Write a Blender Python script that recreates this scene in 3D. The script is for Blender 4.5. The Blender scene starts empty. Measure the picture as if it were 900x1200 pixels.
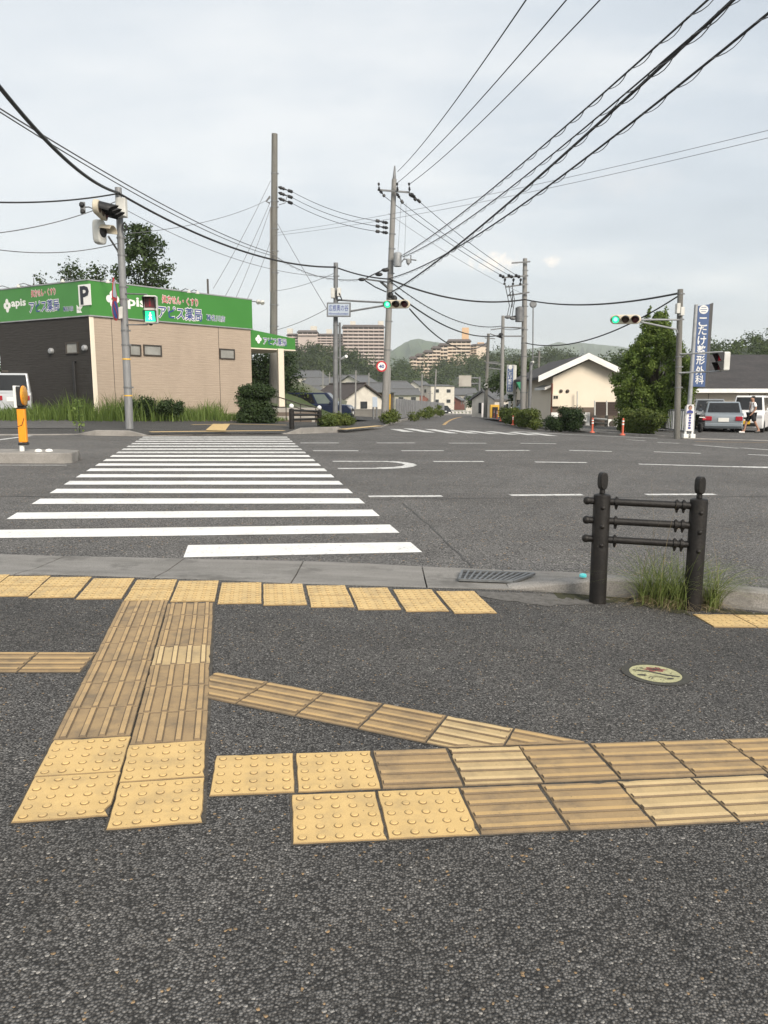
import bpy, bmesh, math, random
import numpy as np
from mathutils import Vector, Matrix
R = math.radians
random.seed(7); rng = np.random.default_rng(7)
sc = bpy.context.scene
col = sc.collection

# ---------------------------------------------------------------- camera
CAM_H = 1.37; F = 875.0; PITCH = math.atan(135/F)
cam = bpy.data.cameras.new("camera"); camo = bpy.data.objects.new("camera", cam); col.objects.link(camo)
camo.location = (0, 0, CAM_H); camo.rotation_euler = (math.pi/2-PITCH, 0, 0)
cam.sensor_fit = 'VERTICAL'; cam.sensor_height = 36; cam.sensor_width = 27; cam.lens = 36*F/1200
cam.clip_start = 0.05; cam.clip_end = 12000
sc.camera = camo

# ---------------------------------------------------------------- light
SUN_EL, SUN_AZ = 34, 152       # azimuth measured clockwise from +Y (the viewing direction)
sun = bpy.data.lights.new("sun", 'SUN'); suno = bpy.data.objects.new("sun", sun); col.objects.link(suno)
sun.energy = 2.3; sun.angle = R(26); sun.color = (1.0, .90, .77)
sd = Vector((math.sin(R(SUN_AZ))*math.cos(R(SUN_EL)), math.cos(R(SUN_AZ))*math.cos(R(SUN_EL)), math.sin(R(SUN_EL))))
suno.rotation_euler = sd.to_track_quat('Z', 'Y').to_euler()
sc.view_settings.view_transform = 'Standard'; sc.view_settings.look = 'None'
sc.view_settings.gamma = 1; sc.view_settings.exposure = 1.12; sc.view_settings.use_curve_mapping = False
try:
    sc.cycles.volume_bounces = 2; sc.cycles.max_bounces = 6; sc.cycles.transparent_max_bounces = 6
except Exception: pass

def px_dir(u, v):
    a = (u-450)/F; b = -(v-600)/F
    return Vector((a, math.cos(PITCH)+b*math.sin(PITCH), -math.sin(PITCH)+b*math.cos(PITCH)))

world = bpy.data.worlds.new("World"); sc.world = world; world.use_nodes = True
def build_world():
    nt = world.node_tree; N = nt.nodes; Lk = nt.links
    for n in list(N): N.remove(n)
    out = N.new('ShaderNodeOutputWorld'); bg = N.new('ShaderNodeBackground'); bg.inputs[1].default_value = .1
    Lk.new(bg.outputs[0], out.inputs[0])
    sky = N.new('ShaderNodeTexSky'); sky.sky_type = 'NISHITA'; sky.sun_disc = False
    sky.sun_elevation = R(SUN_EL); sky.sun_rotation = R(SUN_AZ); sky.air_density = 1.3; sky.dust_density = 2.5
    tc = N.new('ShaderNodeTexCoord'); sep = N.new('ShaderNodeSeparateXYZ'); Lk.new(tc.outputs['Generated'], sep.inputs[0])
    def m(op, a, b=None):
        n = N.new('ShaderNodeMath'); n.operation = op
        for i, x in enumerate((a, b)):
            if x is None: continue
            if isinstance(x, (int, float)): n.inputs[i].default_value = x
            else: Lk.new(x, n.inputs[i])
        return n.outputs[0]
    zz = m('ADD', m('MAXIMUM', sep.outputs[2], 0.0), .22)
    cx = m('DIVIDE', sep.outputs[0], zz); cy = m('DIVIDE', sep.outputs[1], zz)
    cmb = N.new('ShaderNodeCombineXYZ'); Lk.new(cx, cmb.inputs[0]); Lk.new(cy, cmb.inputs[1])
    def noise(scale, det, rough, vec, off=(0, 0, 0), st=(1, 1, 1)):
        mp = N.new('ShaderNodeMapping'); mp.inputs['Location'].default_value = off; mp.inputs['Scale'].default_value = st
        Lk.new(vec, mp.inputs[0])
        n = N.new('ShaderNodeTexNoise'); n.inputs['Scale'].default_value = scale; n.inputs['Detail'].default_value = det
        n.inputs['Roughness'].default_value = rough; Lk.new(mp.outputs[0], n.inputs[0]); return n.outputs[0]
    def ramp(x, pts):
        r = N.new('ShaderNodeValToRGB'); e = r.color_ramp.elements
        while len(e) < len(pts): e.new(.5)
        for k, (p, c) in enumerate(pts): e[k].position = p; e[k].color = tuple(c)+(1,) if len(c) == 3 else c
        Lk.new(x, r.inputs[0]); return r.outputs[0]
    def mix(f, a, b):
        n = N.new('ShaderNodeMix'); n.data_type = 'RGBA'; n.clamp_result = False
        if isinstance(f, (int, float)): n.inputs[0].default_value = f
        else: Lk.new(f, n.inputs[0])
        for i, x in ((6, a), (7, b)):
            if isinstance(x, tuple): n.inputs[i].default_value = x+(1,)
            else: Lk.new(x, n.inputs[i])
        return n.outputs[2]
    n1 = noise(1.15, 7, .55, cmb.outputs[0], (3.1, 1.7, 0), (.8, 1.25, 1))
    n2 = noise(.5, 4, .5, cmb.outputs[0], (7.0, 2.0, 0))
    n3 = noise(3.2, 6, .6, cmb.outputs[0], (1.0, 5.0, 0), (.55, 1.3, 1))
    s = m('ADD', m('ADD', m('MULTIPLY', n1, .5), m('MULTIPLY', n2, .32)), m('MULTIPLY', n3, .18))
    cloud = ramp(s, [(.39, CLOUD[0]), (.5, CLOUD[1]), (.60, CLOUD[2])])
    sca = N.new('ShaderNodeVectorMath'); sca.operation = 'SCALE'; sca.inputs[3].default_value = 10.0
    Lk.new(cloud, sca.inputs[0])
    # brighter, warmer toward the horizon; whiter on the -X side where the cloud is thin
    hz = m('POWER', m('SUBTRACT', 1.0, m('MAXIMUM', sep.outputs[2], 0.0)), 5.0)
    side = m('MULTIPLY', m('ADD', m('MULTIPLY', sep.outputs[0], -1.0), .55), .8)
    side = m('MINIMUM', m('MAXIMUM', side, 0.0), 1.0)
    c = mix(m('MULTIPLY', hz, .5), sca.outputs[0], (3.75, 3.9, 3.95))
    c = mix(m('MULTIPLY', side, .62), c, (4.65, 4.68, 4.65))
    fin = mix(.91, sky.outputs[0], c)
    # two small sunlit cumulus low over the far road
    for (u, v, sx, sy, st, gain) in ((578, 309, .028, .0125, 6.0, 1.0), (600, 308, .012, .007, 6.0, .5), (645, 307, .015, .008, 6.0, .7), (735, 215, .10, .02, 2.2, .25)):
        d = px_dir(u, v).normalized(); r = Vector((d.y, -d.x, 0)).normalized(); up = r.cross(d)
        def dot(vec):
            n = N.new('ShaderNodeVectorMath'); n.operation = 'DOT_PRODUCT'; Lk.new(tc.outputs['Generated'], n.inputs[0]); n.inputs[1].default_value = vec
            return n.outputs['Value']
        a = m('DIVIDE', dot(r), sx); b = m('DIVIDE', m('SUBTRACT', dot(up), 0.0), sy)
        rr = m('SQRT', m('ADD', m('MULTIPLY', a, a), m('MULTIPLY', b, b)))
        nz = noise(70 if sx < .05 else 18, 6, .62, tc.outputs['Generated'], (u*.01, 0, 0))
        k = m('SUBTRACT', m('ADD', 1.0, m('MULTIPLY', m('SUBTRACT', nz, .5), 3.8)), rr)
        front = m('GREATER_THAN', dot(d), 0.5)
        k = m('MULTIPLY', m('MULTIPLY', m('MINIMUM', m('MAXIMUM', m('MULTIPLY', k, .75), 0.0), 1.0), front), gain*.8)
        fin = mix(k, fin, (7.2, 6.1, 5.0) if gain > .3 else (4.9, 4.55, 4.35))
    Lk.new(fin, bg.inputs[0])
CLOUD = ((.235, .265, .30), (.305, .335, .367), (.42, .43, .435))
build_world()

# ---------------------------------------------------------------- ground surfaces
def sp(x, w=2.0):
    t = x/w
    return x if t > 30 else w*math.log1p(math.exp(t))
def road_z(x, y):
    ye = min(y, 120.0); s = min(1.0, max(0.0, (ye-20)/16)); s = s*s*(3-2*s); tx = 22*math.tanh(x/22)
    return -.15-.0201*tx+.0106*ye-.0185*sp(ye-24)-.011*tx*s
def ground_z(x, y):
    s = min(1.0, max(0.0, (y-94)/14)); s = s*s*(3-2*s)
    return road_z(x, y)-.06-s*1.9
def pave_z(x, y): return -.033*x-.0114*y
def walk_z(x, y): return road_z(x, y)+.12
CAMP = Vector((0, 0, CAM_H))
def P(u, v, Y):
    d = px_dir(u, v); return CAMP+d*(Y/d.y)
def on(u, v, fn=road_z, up=0.0):
    d = px_dir(u, v); d = d/d.y
    lo, hi = .3, 400.0
    g = lambda t: CAM_H+d.z*t-fn(d.x*t, t)-up
    t = lo; 
    while t < hi and g(t) > 0: t *= 1.04
    a, b = t/1.04, t
    for _ in range(50):
        c = (a+b)/2
        if g(c) > 0: a = c
        else: b = c
    return CAMP+d*b
def zat(v, Y): return CAM_H+Y*px_dir(450, v).z/px_dir(450, v).y
def xat(u, v, Y): return P(u, v, Y).x
def hit(u, v, o, n):
    d = px_dir(u, v); return CAMP+d*((o-CAMP).dot(n)/d.dot(n))

# ---------------------------------------------------------------- materials
def newmat(name):
    m = bpy.data.materials.new(name); m.use_nodes = True
    return m, m.node_tree.nodes, m.node_tree.links, m.node_tree.nodes['Principled BSDF']
def tcoord(N, L, kind='Object'):
    t = N.new('ShaderNodeTexCoord'); return t.outputs[kind]
def mixc(N, L, f, a, b, mode='MIX'):
    n = N.new('ShaderNodeMix'); n.data_type = 'RGBA'; n.blend_type = mode
    if isinstance(f, (int, float)): n.inputs[0].default_value = f
    else: L.new(f, n.inputs[0])
    for i, x in ((6, a), (7, b)):
        if isinstance(x, tuple): n.inputs[i].default_value = tuple(x)+(1,)
        else: L.new(x, n.inputs[i])
    return n.outputs[2]
def nz(N, L, vec, scale, det=4, rough=.55, lo=.35, hi=.65, stretch=None):
    if stretch:
        mp = N.new('ShaderNodeMapping'); mp.inputs['Scale'].default_value = stretch; L.new(vec, mp.inputs[0]); vec = mp.outputs[0]
    n = N.new('ShaderNodeTexNoise'); n.inputs['Scale'].default_value = scale; n.inputs['Detail'].default_value = det
    n.inputs['Roughness'].default_value = rough; L.new(vec, n.inputs[0])
    mr = N.new('ShaderNodeMapRange'); mr.inputs[1].default_value = lo; mr.inputs[2].default_value = hi; L.new(n.outputs[0], mr.inputs[0])
    return mr.outputs[0]
def bump(N, L, b, h, strength, dist=.01):
    n = N.new('ShaderNodeBump'); n.inputs['Strength'].default_value = strength; n.inputs['Distance'].default_value = dist
    L.new(h, n.inputs['Height']); L.new(n.outputs[0], b.inputs['Normal'])
def surf(name, c, c2=None, scale=3, rough=.6, metal=0, fine=0, bumpk=0, spots=None, stretch=None, coord='Object', emit=None, spec=.5, spread=(.35, .65)):
    m, N, L, b = newmat(name)
    v = tcoord(N, L, coord)
    c2 = c2 or tuple(x*.82 for x in c)
    out = mixc(N, L, nz(N, L, v, scale, 6, .6, spread[0], spread[1], stretch), tuple(c), tuple(c2))
    if fine:
        f = nz(N, L, v, fine, 3, .6, .3, .7)
        out = mixc(N, L, .25, out, mixc(N, L, f, (.0, .0, .0), (1, 1, 1)), 'OVERLAY')
        if bumpk: bump(N, L, b, f, bumpk)
    if spots:
        s = nz(N, L, v, spots[1], 5, .65, spots[2], spots[2]+.12)
        out = mixc(N, L, s, out, tuple(spots[0]))
    L.new(out, b.inputs['Base Color'])
    b.inputs['Roughness'].default_value = rough; b.inputs['Metallic'].default_value = metal
    b.inputs['Specular IOR Level'].default_value = spec
    if emit: b.inputs['Emission Color'].default_value = tuple(c)+(1,); b.inputs['Emission Strength'].default_value = emit
    return m
def asphalt(name, base, contrast, cell, bumpk, patches, chips=.0, tint=(1, .98, .95)):
    m, N, L, b = newmat(name)
    v = tcoord(N, L)
    vo = N.new('ShaderNodeTexVoronoi'); vo.inputs['Scale'].default_value = cell; L.new(v, vo.inputs[0])
    sepc = N.new('ShaderNodeSeparateColor'); L.new(vo.outputs['Color'], sepc.inputs[0])
    lo = tuple(base*(1-contrast)*t for t in tint); hi = tuple(base*(1+contrast)*t for t in tint)
    c = mixc(N, L, sepc.outputs[0], lo, hi)
    mr = N.new('ShaderNodeMapRange'); mr.inputs[1].default_value = .35; mr.inputs[2].default_value = .75; L.new(vo.outputs['Distance'], mr.inputs[0])
    c = mixc(N, L, mr.outputs[0], c, tuple(base*.22*t for t in tint))
    if chips:
        g = N.new('ShaderNodeMath'); g.operation = 'GREATER_THAN'; L.new(sepc.outputs[1], g.inputs[0]); g.inputs[1].default_value = 1-chips
        mu = N.new('ShaderNodeMath'); mu.operation = 'MULTIPLY'; L.new(g.outputs[0], mu.inputs[0]); mu.inputs[1].default_value = .85
        c = mixc(N, L, mu.outputs[0], c, (.36, .35, .33))
        g2 = N.new('ShaderNodeMath'); g2.operation = 'GREATER_THAN'; L.new(sepc.outputs[2], g2.inputs[0]); g2.inputs[1].default_value = .992
        c = mixc(N, L, g2.outputs[0], c, (.30, .21, .12))
    p = nz(N, L, v, .55, 6, .6, .38, .64)
    st_ = nz(N, L, v, 1.0, 5, .6, .40, .66, (.12, .9, 1)); c = mixc(N, L, st_, c, mixc(N, L, 1.0, c, (.90, .89, .88), 'MULTIPLY'))
    c = mixc(N, L, p, c, mixc(N, L, 1.0, c, (patches,)*3, 'MULTIPLY'))
    p2 = nz(N, L, v, 4.0, 5, .6, .3, .75)
    c = mixc(N, L, p2, c, mixc(N, L, 1.0, c, (1.22, 1.20, 1.17), 'MULTIPLY'))
    L.new(c, b.inputs['Base Color'])
    b.inputs['Roughness'].default_value = .88; b.inputs['Specular IOR Level'].default_value = .35
    inv = N.new('ShaderNodeMath'); inv.operation = 'SUBTRACT'; inv.inputs[0].default_value = 1; L.new(vo.outputs['Distance'], inv.inputs[1])
    ad = N.new('ShaderNodeMath'); ad.operation = 'MULTIPLY_ADD'; L.new(sepc.outputs[2], ad.inputs[0]); ad.inputs[1].default_value = .7; L.new(inv.outputs[0], ad.inputs[2])
    bump(N, L, b, ad.outputs[0], bumpk, .006)
    return m
def leafmat(name, a, b2, vivid=1.0, trans=.25):
    m, N, L, b = newmat(name)
    at = N.new('ShaderNodeAttribute'); at.attribute_name = 'shade'
    c = mixc(N, L, at.outputs['Fac'], tuple(a), tuple(b2))
    L.new(c, b.inputs['Base Color']); b.inputs['Roughness'].default_value = .62; b.inputs['Specular IOR Level'].default_value = .25
    tr = N.new('ShaderNodeBsdfTranslucent'); L.new(c, tr.inputs[0])
    ms = N.new('ShaderNodeMixShader'); ms.inputs[0].default_value = trans
    L.new(b.outputs[0], ms.inputs[1]); L.new(tr.outputs[0], ms.inputs[2])
    L.new(ms.outputs[0], N['Material Output'].inputs[0])
    return m
def siding(name, c, c2, course, scale=1.0):
    """clad wall: irregular stacked-stone relief courses along z"""
    m, N, L, b = newmat(name)
    v = tcoord(N, L)
    br = N.new('ShaderNodeTexNoise'); br.inputs['Scale'].default_value = 1.0; br.inputs['Detail'].default_value = 5
    mp = N.new('ShaderNodeMapping'); mp.inputs['Scale'].default_value = (2.2, 2.2, course); L.new(v, mp.inputs[0]); L.new(mp.outputs[0], br.inputs[0])
    sz = N.new('ShaderNodeSeparateXYZ'); L.new(v, sz.inputs[0])
    def m_(op, a, b_=None):
        n = N.new('ShaderNodeMath'); n.operation = op
        for i, x in enumerate((a, b_)):
            if x is None: continue
            if isinstance(x, (int, float)): n.inputs[i].default_value = x
            else: L.new(x, n.inputs[i])
        return n.outputs[0]
    fr = m_('FRACT', m_('MULTIPLY', m_('ADD', sz.outputs[2], m_('MULTIPLY', br.outputs[0], .07)), course/2))
    line = m_('LESS_THAN', fr, .16)
    mr = N.new('ShaderNodeMapRange'); mr.inputs[1].default_value = .3; mr.inputs[2].default_value = .7; L.new(br.outputs[0], mr.inputs[0])
    cc = mixc(N, L, mr.outputs[0], tuple(c), tuple(c2))
    cc = mixc(N, L, m_('MULTIPLY', line, .17), cc, tuple(x*.5 for x in c))
    st = nz(N, L, v, 1.2, 5, .6, .45, .8, (1, 1, .25))
    cc = mixc(N, L, m_('MULTIPLY', st, .22), cc, tuple(x*.55 for x in c))
    L.new(cc, b.inputs['Base Color']); b.inputs['Roughness'].default_value = .8
    h = m_('ADD', mr.outputs[0], m_('MULTIPLY', line, -1.0))
    bump(N, L, b, h, .28, .02)
    return m
M = {}
M['pave'] = asphalt('pavement_asphalt', .124, .76, 130, 1.0, .70, .010)
M['road'] = asphalt('road_asphalt', .160, .42, 70, .55, .80, .006, (1, .975, .945))
M['lot'] = asphalt('lot_asphalt', .15, .35, 60, .4, .85)
M['darkpave'] = asphalt('dark_footway_asphalt', .085, .4, 60, .4, .9)
M['conc'] = surf('kerb_concrete', (.29, .275, .255), (.20, .19, .175), 2.2, .85, 0, 90, .35, ((.10, .095, .085), 1.4, .58))
M['gutter'] = surf('gutter_concrete', (.235, .225, .21), (.17, .163, .15), 1.5, .85, 0, 110, .35, ((.12, .115, .105), 2.0, .55), (1, 4, 1))
M['pconc'] = surf('pole_concrete', (.25, .245, .235), (.19, .185, .175), .8, .8, 0, 40, .2, None, (6, 6, .6))
M['pconc_d'] = surf('weathered_pole_concrete', (.17, .165, .15), (.115, .112, .10), .8, .85, 0, 30, .2, None, (6, 6, .5))
M['galv'] = surf('galvanised_steel', (.36, .37, .38), (.28, .29, .295), 4, .55, .35)
M['galv_d'] = surf('dull_steel', (.20, .205, .21), (.14, .145, .15), 4, .6, .3)
M['polegrey'] = surf('grey_painted_pole', (.25, .255, .26), (.18, .185, .19), 3, .6, .2, 0, 0, None, (5, 5, .6))
M['white'] = surf('white_paint', (.78, .78, .76), (.66, .66, .63), 2, .5)
M['crack'] = surf('bitumen_seam', (.045, .044, .042), (.07, .068, .065), 6, .8)
M['paint'] = surf('road_paint', (.78, .78, .76), (.64, .64, .62), 2.2, .7, 0, 60, .2, ((.36, .35, .34), 22, .575))
M['paint_worn'] = surf('worn_road_paint', (.66, .66, .64), (.52, .52, .50), 5, .75, 0, 60, .2, ((.24, .235, .23), 14, .52))
M['paint_amber'] = surf('amber_road_paint', (.46, .29, .11), (.34, .23, .11), 5, .75)
M['black'] = surf('black_plastic', (.012, .012, .013), (.02, .02, .02), 6, .5)
M['wire'] = surf('cable_sheath', (.016, .016, .017), (.03, .03, .03), 2, .6)
M['wire_l'] = surf('weathered_wire', (.10, .10, .105), (.15, .15, .155), 2, .6)
M['cream'] = surf('cream_enamel', (.62, .56, .44), (.52, .46, .35), 2, .55)
M['lightgrey'] = surf('light_grey_enamel', (.58, .58, .55), (.46, .46, .43), 2, .6)
M['green'] = surf('green_sign_panel', (.042, .19, .032), (.047, .205, .036), .6, .38)
M['navy'] = surf('navy_lettering', (.03, .045, .22), (.035, .05, .24), 3, .5)
M['redtxt'] = surf('red_lettering', (.50, .035, .055), (.46, .04, .06), 3, .5)
M['blacktxt'] = surf('black_lettering', (.018, .02, .03), (.02, .022, .03), 3, .5)
M['signblue'] = surf('clinic_sign_blue', (.06, .10, .22), (.065, .11, .235), 1, .5)
M['noparkblue'] = surf('sign_blue_sheeting', (.02, .07, .30), (.025, .08, .32), 1, .4)
M['signred'] = surf('sign_red_sheeting', (.50, .02, .03), (.42, .02, .03), 1, .4)
M['darkwall'] = siding('charcoal_siding', (.024, .0215, .019), (.033, .030, .027), 19)
M['beigewall'] = siding('beige_siding', (.355, .287, .226), (.395, .32, .252), 19)
M['creamwall'] = surf('cream_siding', (.72, .645, .53), (.68, .605, .49), .8, .75)
M['brownwall'] = surf('brown_base_siding', (.135, .105, .085), (.11, .088, .07), 3, .8)
M['glass'] = surf('dark_glass', (.02, .022, .024), (.035, .037, .04), 1, .12)
M['frost'] = surf('frosted_glass', (.30, .30, .28), (.22, .22, .205), 2, .35)
M['bronze'] = surf('bronze_aluminium', (.055, .047, .04), (.07, .06, .05), 3, .5, .2)
M['rooft'] = surf('grey_roof_tile', (.12, .122, .126), (.075, .077, .08), 3, .6, 0, 9, .3, None, (1, 1, 3))
M['roofb'] = surf('dark_brown_roof', (.055, .043, .038), (.04, .032, .029), 1.5, .75, 0, 8, .2)
M['roofs'] = surf('charcoal_shingle', (.048, .043, .042), (.030, .028, .028), .6, .8, 0, 7, .3, None, (1, 1, 5))
M['roofred'] = surf('rust_red_roof', (.19, .075, .05), (.13, .055, .04), 2, .7)
M['roofg'] = surf('green_metal_roof', (.02, .19, .085), (.02, .16, .075), 2, .45)
M['wood'] = surf('weathered_timber_wall', (.085, .055, .035), (.055, .038, .027), 3, .85, stretch=(6, 6, 1))
M['plaster'] = surf('pale_plaster', (.58, .55, .49), (.48, .45, .40), 1.2, .85)
M['plaster2'] = surf('grey_plaster', (.38, .36, .32), (.31, .29, .26), 1.2, .85)
M['yelpl'] = surf('ochre_plaster', (.52, .36, .16), (.44, .30, .14), 1.2, .85)
M['apt'] = surf('apartment_pink_beige', (.47, .395, .36), (.42, .35, .32), .05, .8)
M['aptdark'] = surf('apartment_recess_shade', (.085, .07, .065), (.06, .05, .05), .3, .8)
M['apt2'] = surf('apartment_cream', (.62, .52, .42), (.56, .46, .37), .05, .8)
M['aptroof'] = surf('apartment_roof', (.10, .078, .07), (.08, .065, .06), .3, .8)
M['aptor'] = surf('orange_beige_render', (.60, .40, .24), (.55, .36, .21), .1, .8)
M['rail'] = surf('black_brown_rail', (.0095, .0085, .008), (.017, .015, .0135), 9, .52, 0, 60, .15, ((.05, .043, .035), 11, .64), None, 'Object', None, .32)
M['orange'] = surf('orange_reflective', (.80, .30, .012), (.74, .26, .010), 4, .45)
M['amberlens'] = surf('amber_lens', (.62, .30, .03), (.45, .2, .02), 30, .25)
M['cone'] = surf('red_orange_pole', (.58, .12, .065), (.50, .10, .055), 3, .5)
M['soil'] = surf('bare_soil', (.10, .085, .06), (.065, .055, .04), 3, .95, 0, 30, .5)
M['earth'] = surf('open_ground', (.13, .13, .10), (.09, .10, .06), .15, .95, 0, 6, .4, ((.06, .085, .03), .3, .48))
M['field'] = surf('rice_field', (.13, .20, .035), (.10, .165, .03), .35, .9, 0, 12, .4)
M['moss'] = surf('moss_and_dirt', (.055, .055, .022), (.03, .032, .015), 18, .95, 0, 90, .8, ((.11, .095, .06), 12, .55))
M['grit'] = surf('loose_grit', (.17, .162, .15), (.105, .10, .092), 25, .95, 0, 120, .8)
M['trunk'] = surf('bark', (.075, .06, .045), (.05, .04, .03), 5, .9, 0, 30, .4, None, (4, 4, 1))
M['mount'] = surf('mountain_forest', (.055, .085, .032), (.035, .06, .024), .008, .95, 0, .05, .3)
M['hill'] = surf('wooded_slope_soil', (.035, .05, .02), (.025, .035, .015), .05, .95)
M['skin'] = surf('skin', (.36, .20, .135), (.33, .18, .12), 8, .55)
M['tshirt'] = surf('white_cotton', (.78, .77, .76), (.70, .69, .68), 8, .85)
M['shorts'] = surf('black_cotton', (.012, .012, .014), (.02, .02, .022), 8, .85)
M['hair'] = surf('dark_hair', (.012, .010, .009), (.02, .017, .014), 20, .7)
M['tyre'] = surf('tyre_rubber', (.014, .014, .014), (.02, .02, .02), 10, .8)
M['rim'] = surf('alloy_rim', (.42, .42, .43), (.34, .34, .35), 5, .35, .7)
M['carwhite'] = surf('white_car_paint', (.74, .74, .74), (.71, .71, .71), .6, .22)
M['carlight'] = surf('light_silver_paint', (.50, .52, .54), (.47, .49, .51), .6, .22, .2)
M['carsilver'] = surf('silver_car_paint', (.27, .305, .335), (.25, .285, .315), .6, .22, .3)
M['cargrey'] = surf('grey_car_paint', (.26, .27, .275), (.24, .25, .255), .6, .25, .3)
M['carblue'] = surf('dark_blue_car_paint', (.014, .022, .05), (.016, .024, .055), .6, .2, .1)
M['carblack'] = surf('black_car_paint', (.012, .012, .013), (.014, .014, .015), .6, .18)
M['carglass'] = surf('car_glass', (.012, .013, .014), (.02, .021, .022), 1, .08)
M['carglass_l'] = surf('car_glass_lit_tint', (.16, .19, .18), (.12, .15, .14), 1, .1)  # paler green-grey puts the lit look of the front window into the colour
M['taillight'] = surf('tail_lamp_red', (.38, .012, .025), (.30, .01, .02), 4, .2)
M['headlight'] = surf('head_lamp_clear', (.55, .56, .58), (.42, .43, .45), 8, .12)
M['plate'] = surf('plate_white', (.75, .75, .72), (.70, .70, .67), 4, .5)
M['platey'] = surf('plate_yellow', (.78, .47, .03), (.72, .43, .03), 4, .5)
M['lamp_g'] = surf('green_lens_lit', (.02, .70, .30), (.03, .78, .36), 60, .3, emit=.8)
M['lamp_go'] = surf('green_lens_glow', (.25, 1.0, .60), (.3, 1, .65), 60, .3, emit=1.0)
M['lamp_man'] = surf('walking_figure_lit', (.95, 1.0, .45), (.9, 1, .5), 60, .3, emit=1.0)
M['lamp_r'] = surf('red_lens_unlit', (.10, .012, .016), (.075, .01, .013), 60, .3)
M['lamp_y'] = surf('amber_lens_unlit', (.075, .038, .02), (.06, .03, .016), 60, .3)
M['lamp_red_side'] = surf('red_lens_side', (.55, .02, .04), (.5, .02, .04), 60, .3)
M['cyan'] = surf('cyan_reflector', (.05, .55, .58), (.2, .75, .78), 40, .15)
M['coverc'] = surf('cream_cover_enamel', (.42, .405, .225), (.34, .33, .185), 14, .55, 0, 90, .3, ((.14, .13, .07), 30, .62))
M['coverr'] = surf('faded_red_enamel', (.27, .075, .06), (.20, .06, .05), 40, .6)
M['iron'] = surf('cast_iron', (.055, .052, .042), (.038, .036, .03), 14, .7, 0, 90, .3)
M['grate'] = surf('grate_steel', (.20, .21, .215), (.14, .145, .15), 20, .5, .5)
M['brickred'] = surf('red_brick', (.17, .06, .045), (.12, .045, .035), 8, .85)
M['brownpanel'] = surf('brown_panel', (.055, .035, .027), (.045, .03, .024), 3, .6, stretch=(1, 1, 9))
M['yellowv'] = surf('yellow_enamel', (.70, .42, .06), (.64, .38, .05), 3, .5)
M['signgrey'] = surf('sign_face_pale_blue', (.42, .48, .55), (.39, .45, .52), 1, .5)
M['poster'] = surf('poster_paper', (.72, .70, .70), (.66, .64, .65), 2, .7)
M['whitefence'] = surf('white_fence_steel', (.66, .64, .60), (.56, .54, .50), 2, .6)
M['greyfence'] = surf('corrugated_grey_steel', (.25, .255, .265), (.19, .195, .205), 2, .6, .1)
# foliage
M['lf_tree'] = leafmat('tree_leaves', (.018, .034, .010), (.058, .09, .026))
M['lf_cone'] = leafmat('bright_tree_leaves', (.055, .10, .018), (.18, .24, .052), trans=.35)
M['lf_dark'] = leafmat('dark_shrub_leaves', (.016, .032, .012), (.05, .08, .026))
M['lf_hedge'] = leafmat('hedge_leaves', (.045, .075, .015), (.13, .155, .035))
M['lf_wood'] = leafmat('wood_leaves', (.022, .038, .013), (.068, .092, .030))
M['lf_wood2'] = leafmat('wood_leaves_far', (.030, .050, .016), (.075, .105, .032))
M['gr_tall'] = leafmat('verge_grass', (.055, .095, .018), (.17, .235, .06), trans=.3)
M['gr_tuft'] = leafmat('tuft_grass', (.075, .115, .025), (.23, .27, .085), trans=.3)
M['gr_dry'] = leafmat('dry_grass', (.22, .17, .09), (.38, .31, .19), trans=.2)
def tilemat(name, c, c2, dirt, amt):
    m, N, L, b = newmat(name)
    v = tcoord(N, L, 'Object'); gp = N.new('ShaderNodeNewGeometry').outputs['Position']
    o = mixc(N, L, nz(N, L, gp, 9, 6, .65, .3, .7), tuple(c), tuple(c2))
    o = mixc(N, L, .18, o, mixc(N, L, nz(N, L, gp, 330, 3, .6, .25, .75), (0, 0, 0), (1, 1, 1)), 'OVERLAY')
    d = nz(N, L, gp, 6.5, 7, .7, .47, .68)
    mu = N.new('ShaderNodeMath'); mu.operation = 'MULTIPLY'; L.new(d, mu.inputs[0]); mu.inputs[1].default_value = amt
    o = mixc(N, L, mu.outputs[0], o, tuple(dirt))
    sp_ = nz(N, L, gp, 75, 3, .6, .70, .74)
    o = mixc(N, L, sp_, o, (.10, .075, .045))
    L.new(o, b.inputs['Base Color']); b.inputs['Roughness'].default_value = .72
    bump(N, L, b, nz(N, L, gp, 330, 3, .6, .25, .75), .25, .002)
    return m
M['t_dot'] = tilemat('dotted_tile_yellow', (.62, .435, .185), (.54, .375, .155), (.34, .25, .13), .6)
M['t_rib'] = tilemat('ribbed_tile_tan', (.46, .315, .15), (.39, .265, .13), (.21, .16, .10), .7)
M['t_rib2'] = tilemat('ribbed_tile_ochre', (.50, .335, .145), (.43, .29, .13), (.27, .20, .115), .6)
M['t_pale'] = tilemat('ribbed_tile_pale', (.60, .45, .235), (.53, .395, .205), (.36, .265, .14), .55)
M['t_edge'] = tilemat('edge_tile_yellow', (.61, .435, .195), (.53, .375, .165), (.31, .23, .125), .65)
M['t_dirt_shade'] = tilemat('tile_edge_dirt_shade', (.19, .135, .075), (.14, .10, .06), (.085, .065, .042), .6)  # dirt tone that also paints the shadow lines along ribs and edges
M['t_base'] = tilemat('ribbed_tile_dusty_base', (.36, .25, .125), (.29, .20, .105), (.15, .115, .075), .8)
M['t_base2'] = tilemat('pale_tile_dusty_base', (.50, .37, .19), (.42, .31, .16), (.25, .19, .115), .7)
M['t_dirt_shade2'] = tilemat('dot_edge_dark', (.27, .18, .078), (.22, .15, .068), (.15, .105, .055), .5)  # darker brown for the dot rims and dotted tile edges
M['joint'] = surf('joint_mortar', (.085, .076, .062), (.045, .041, .035), 14, .95, 0, 80, .5)

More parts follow.
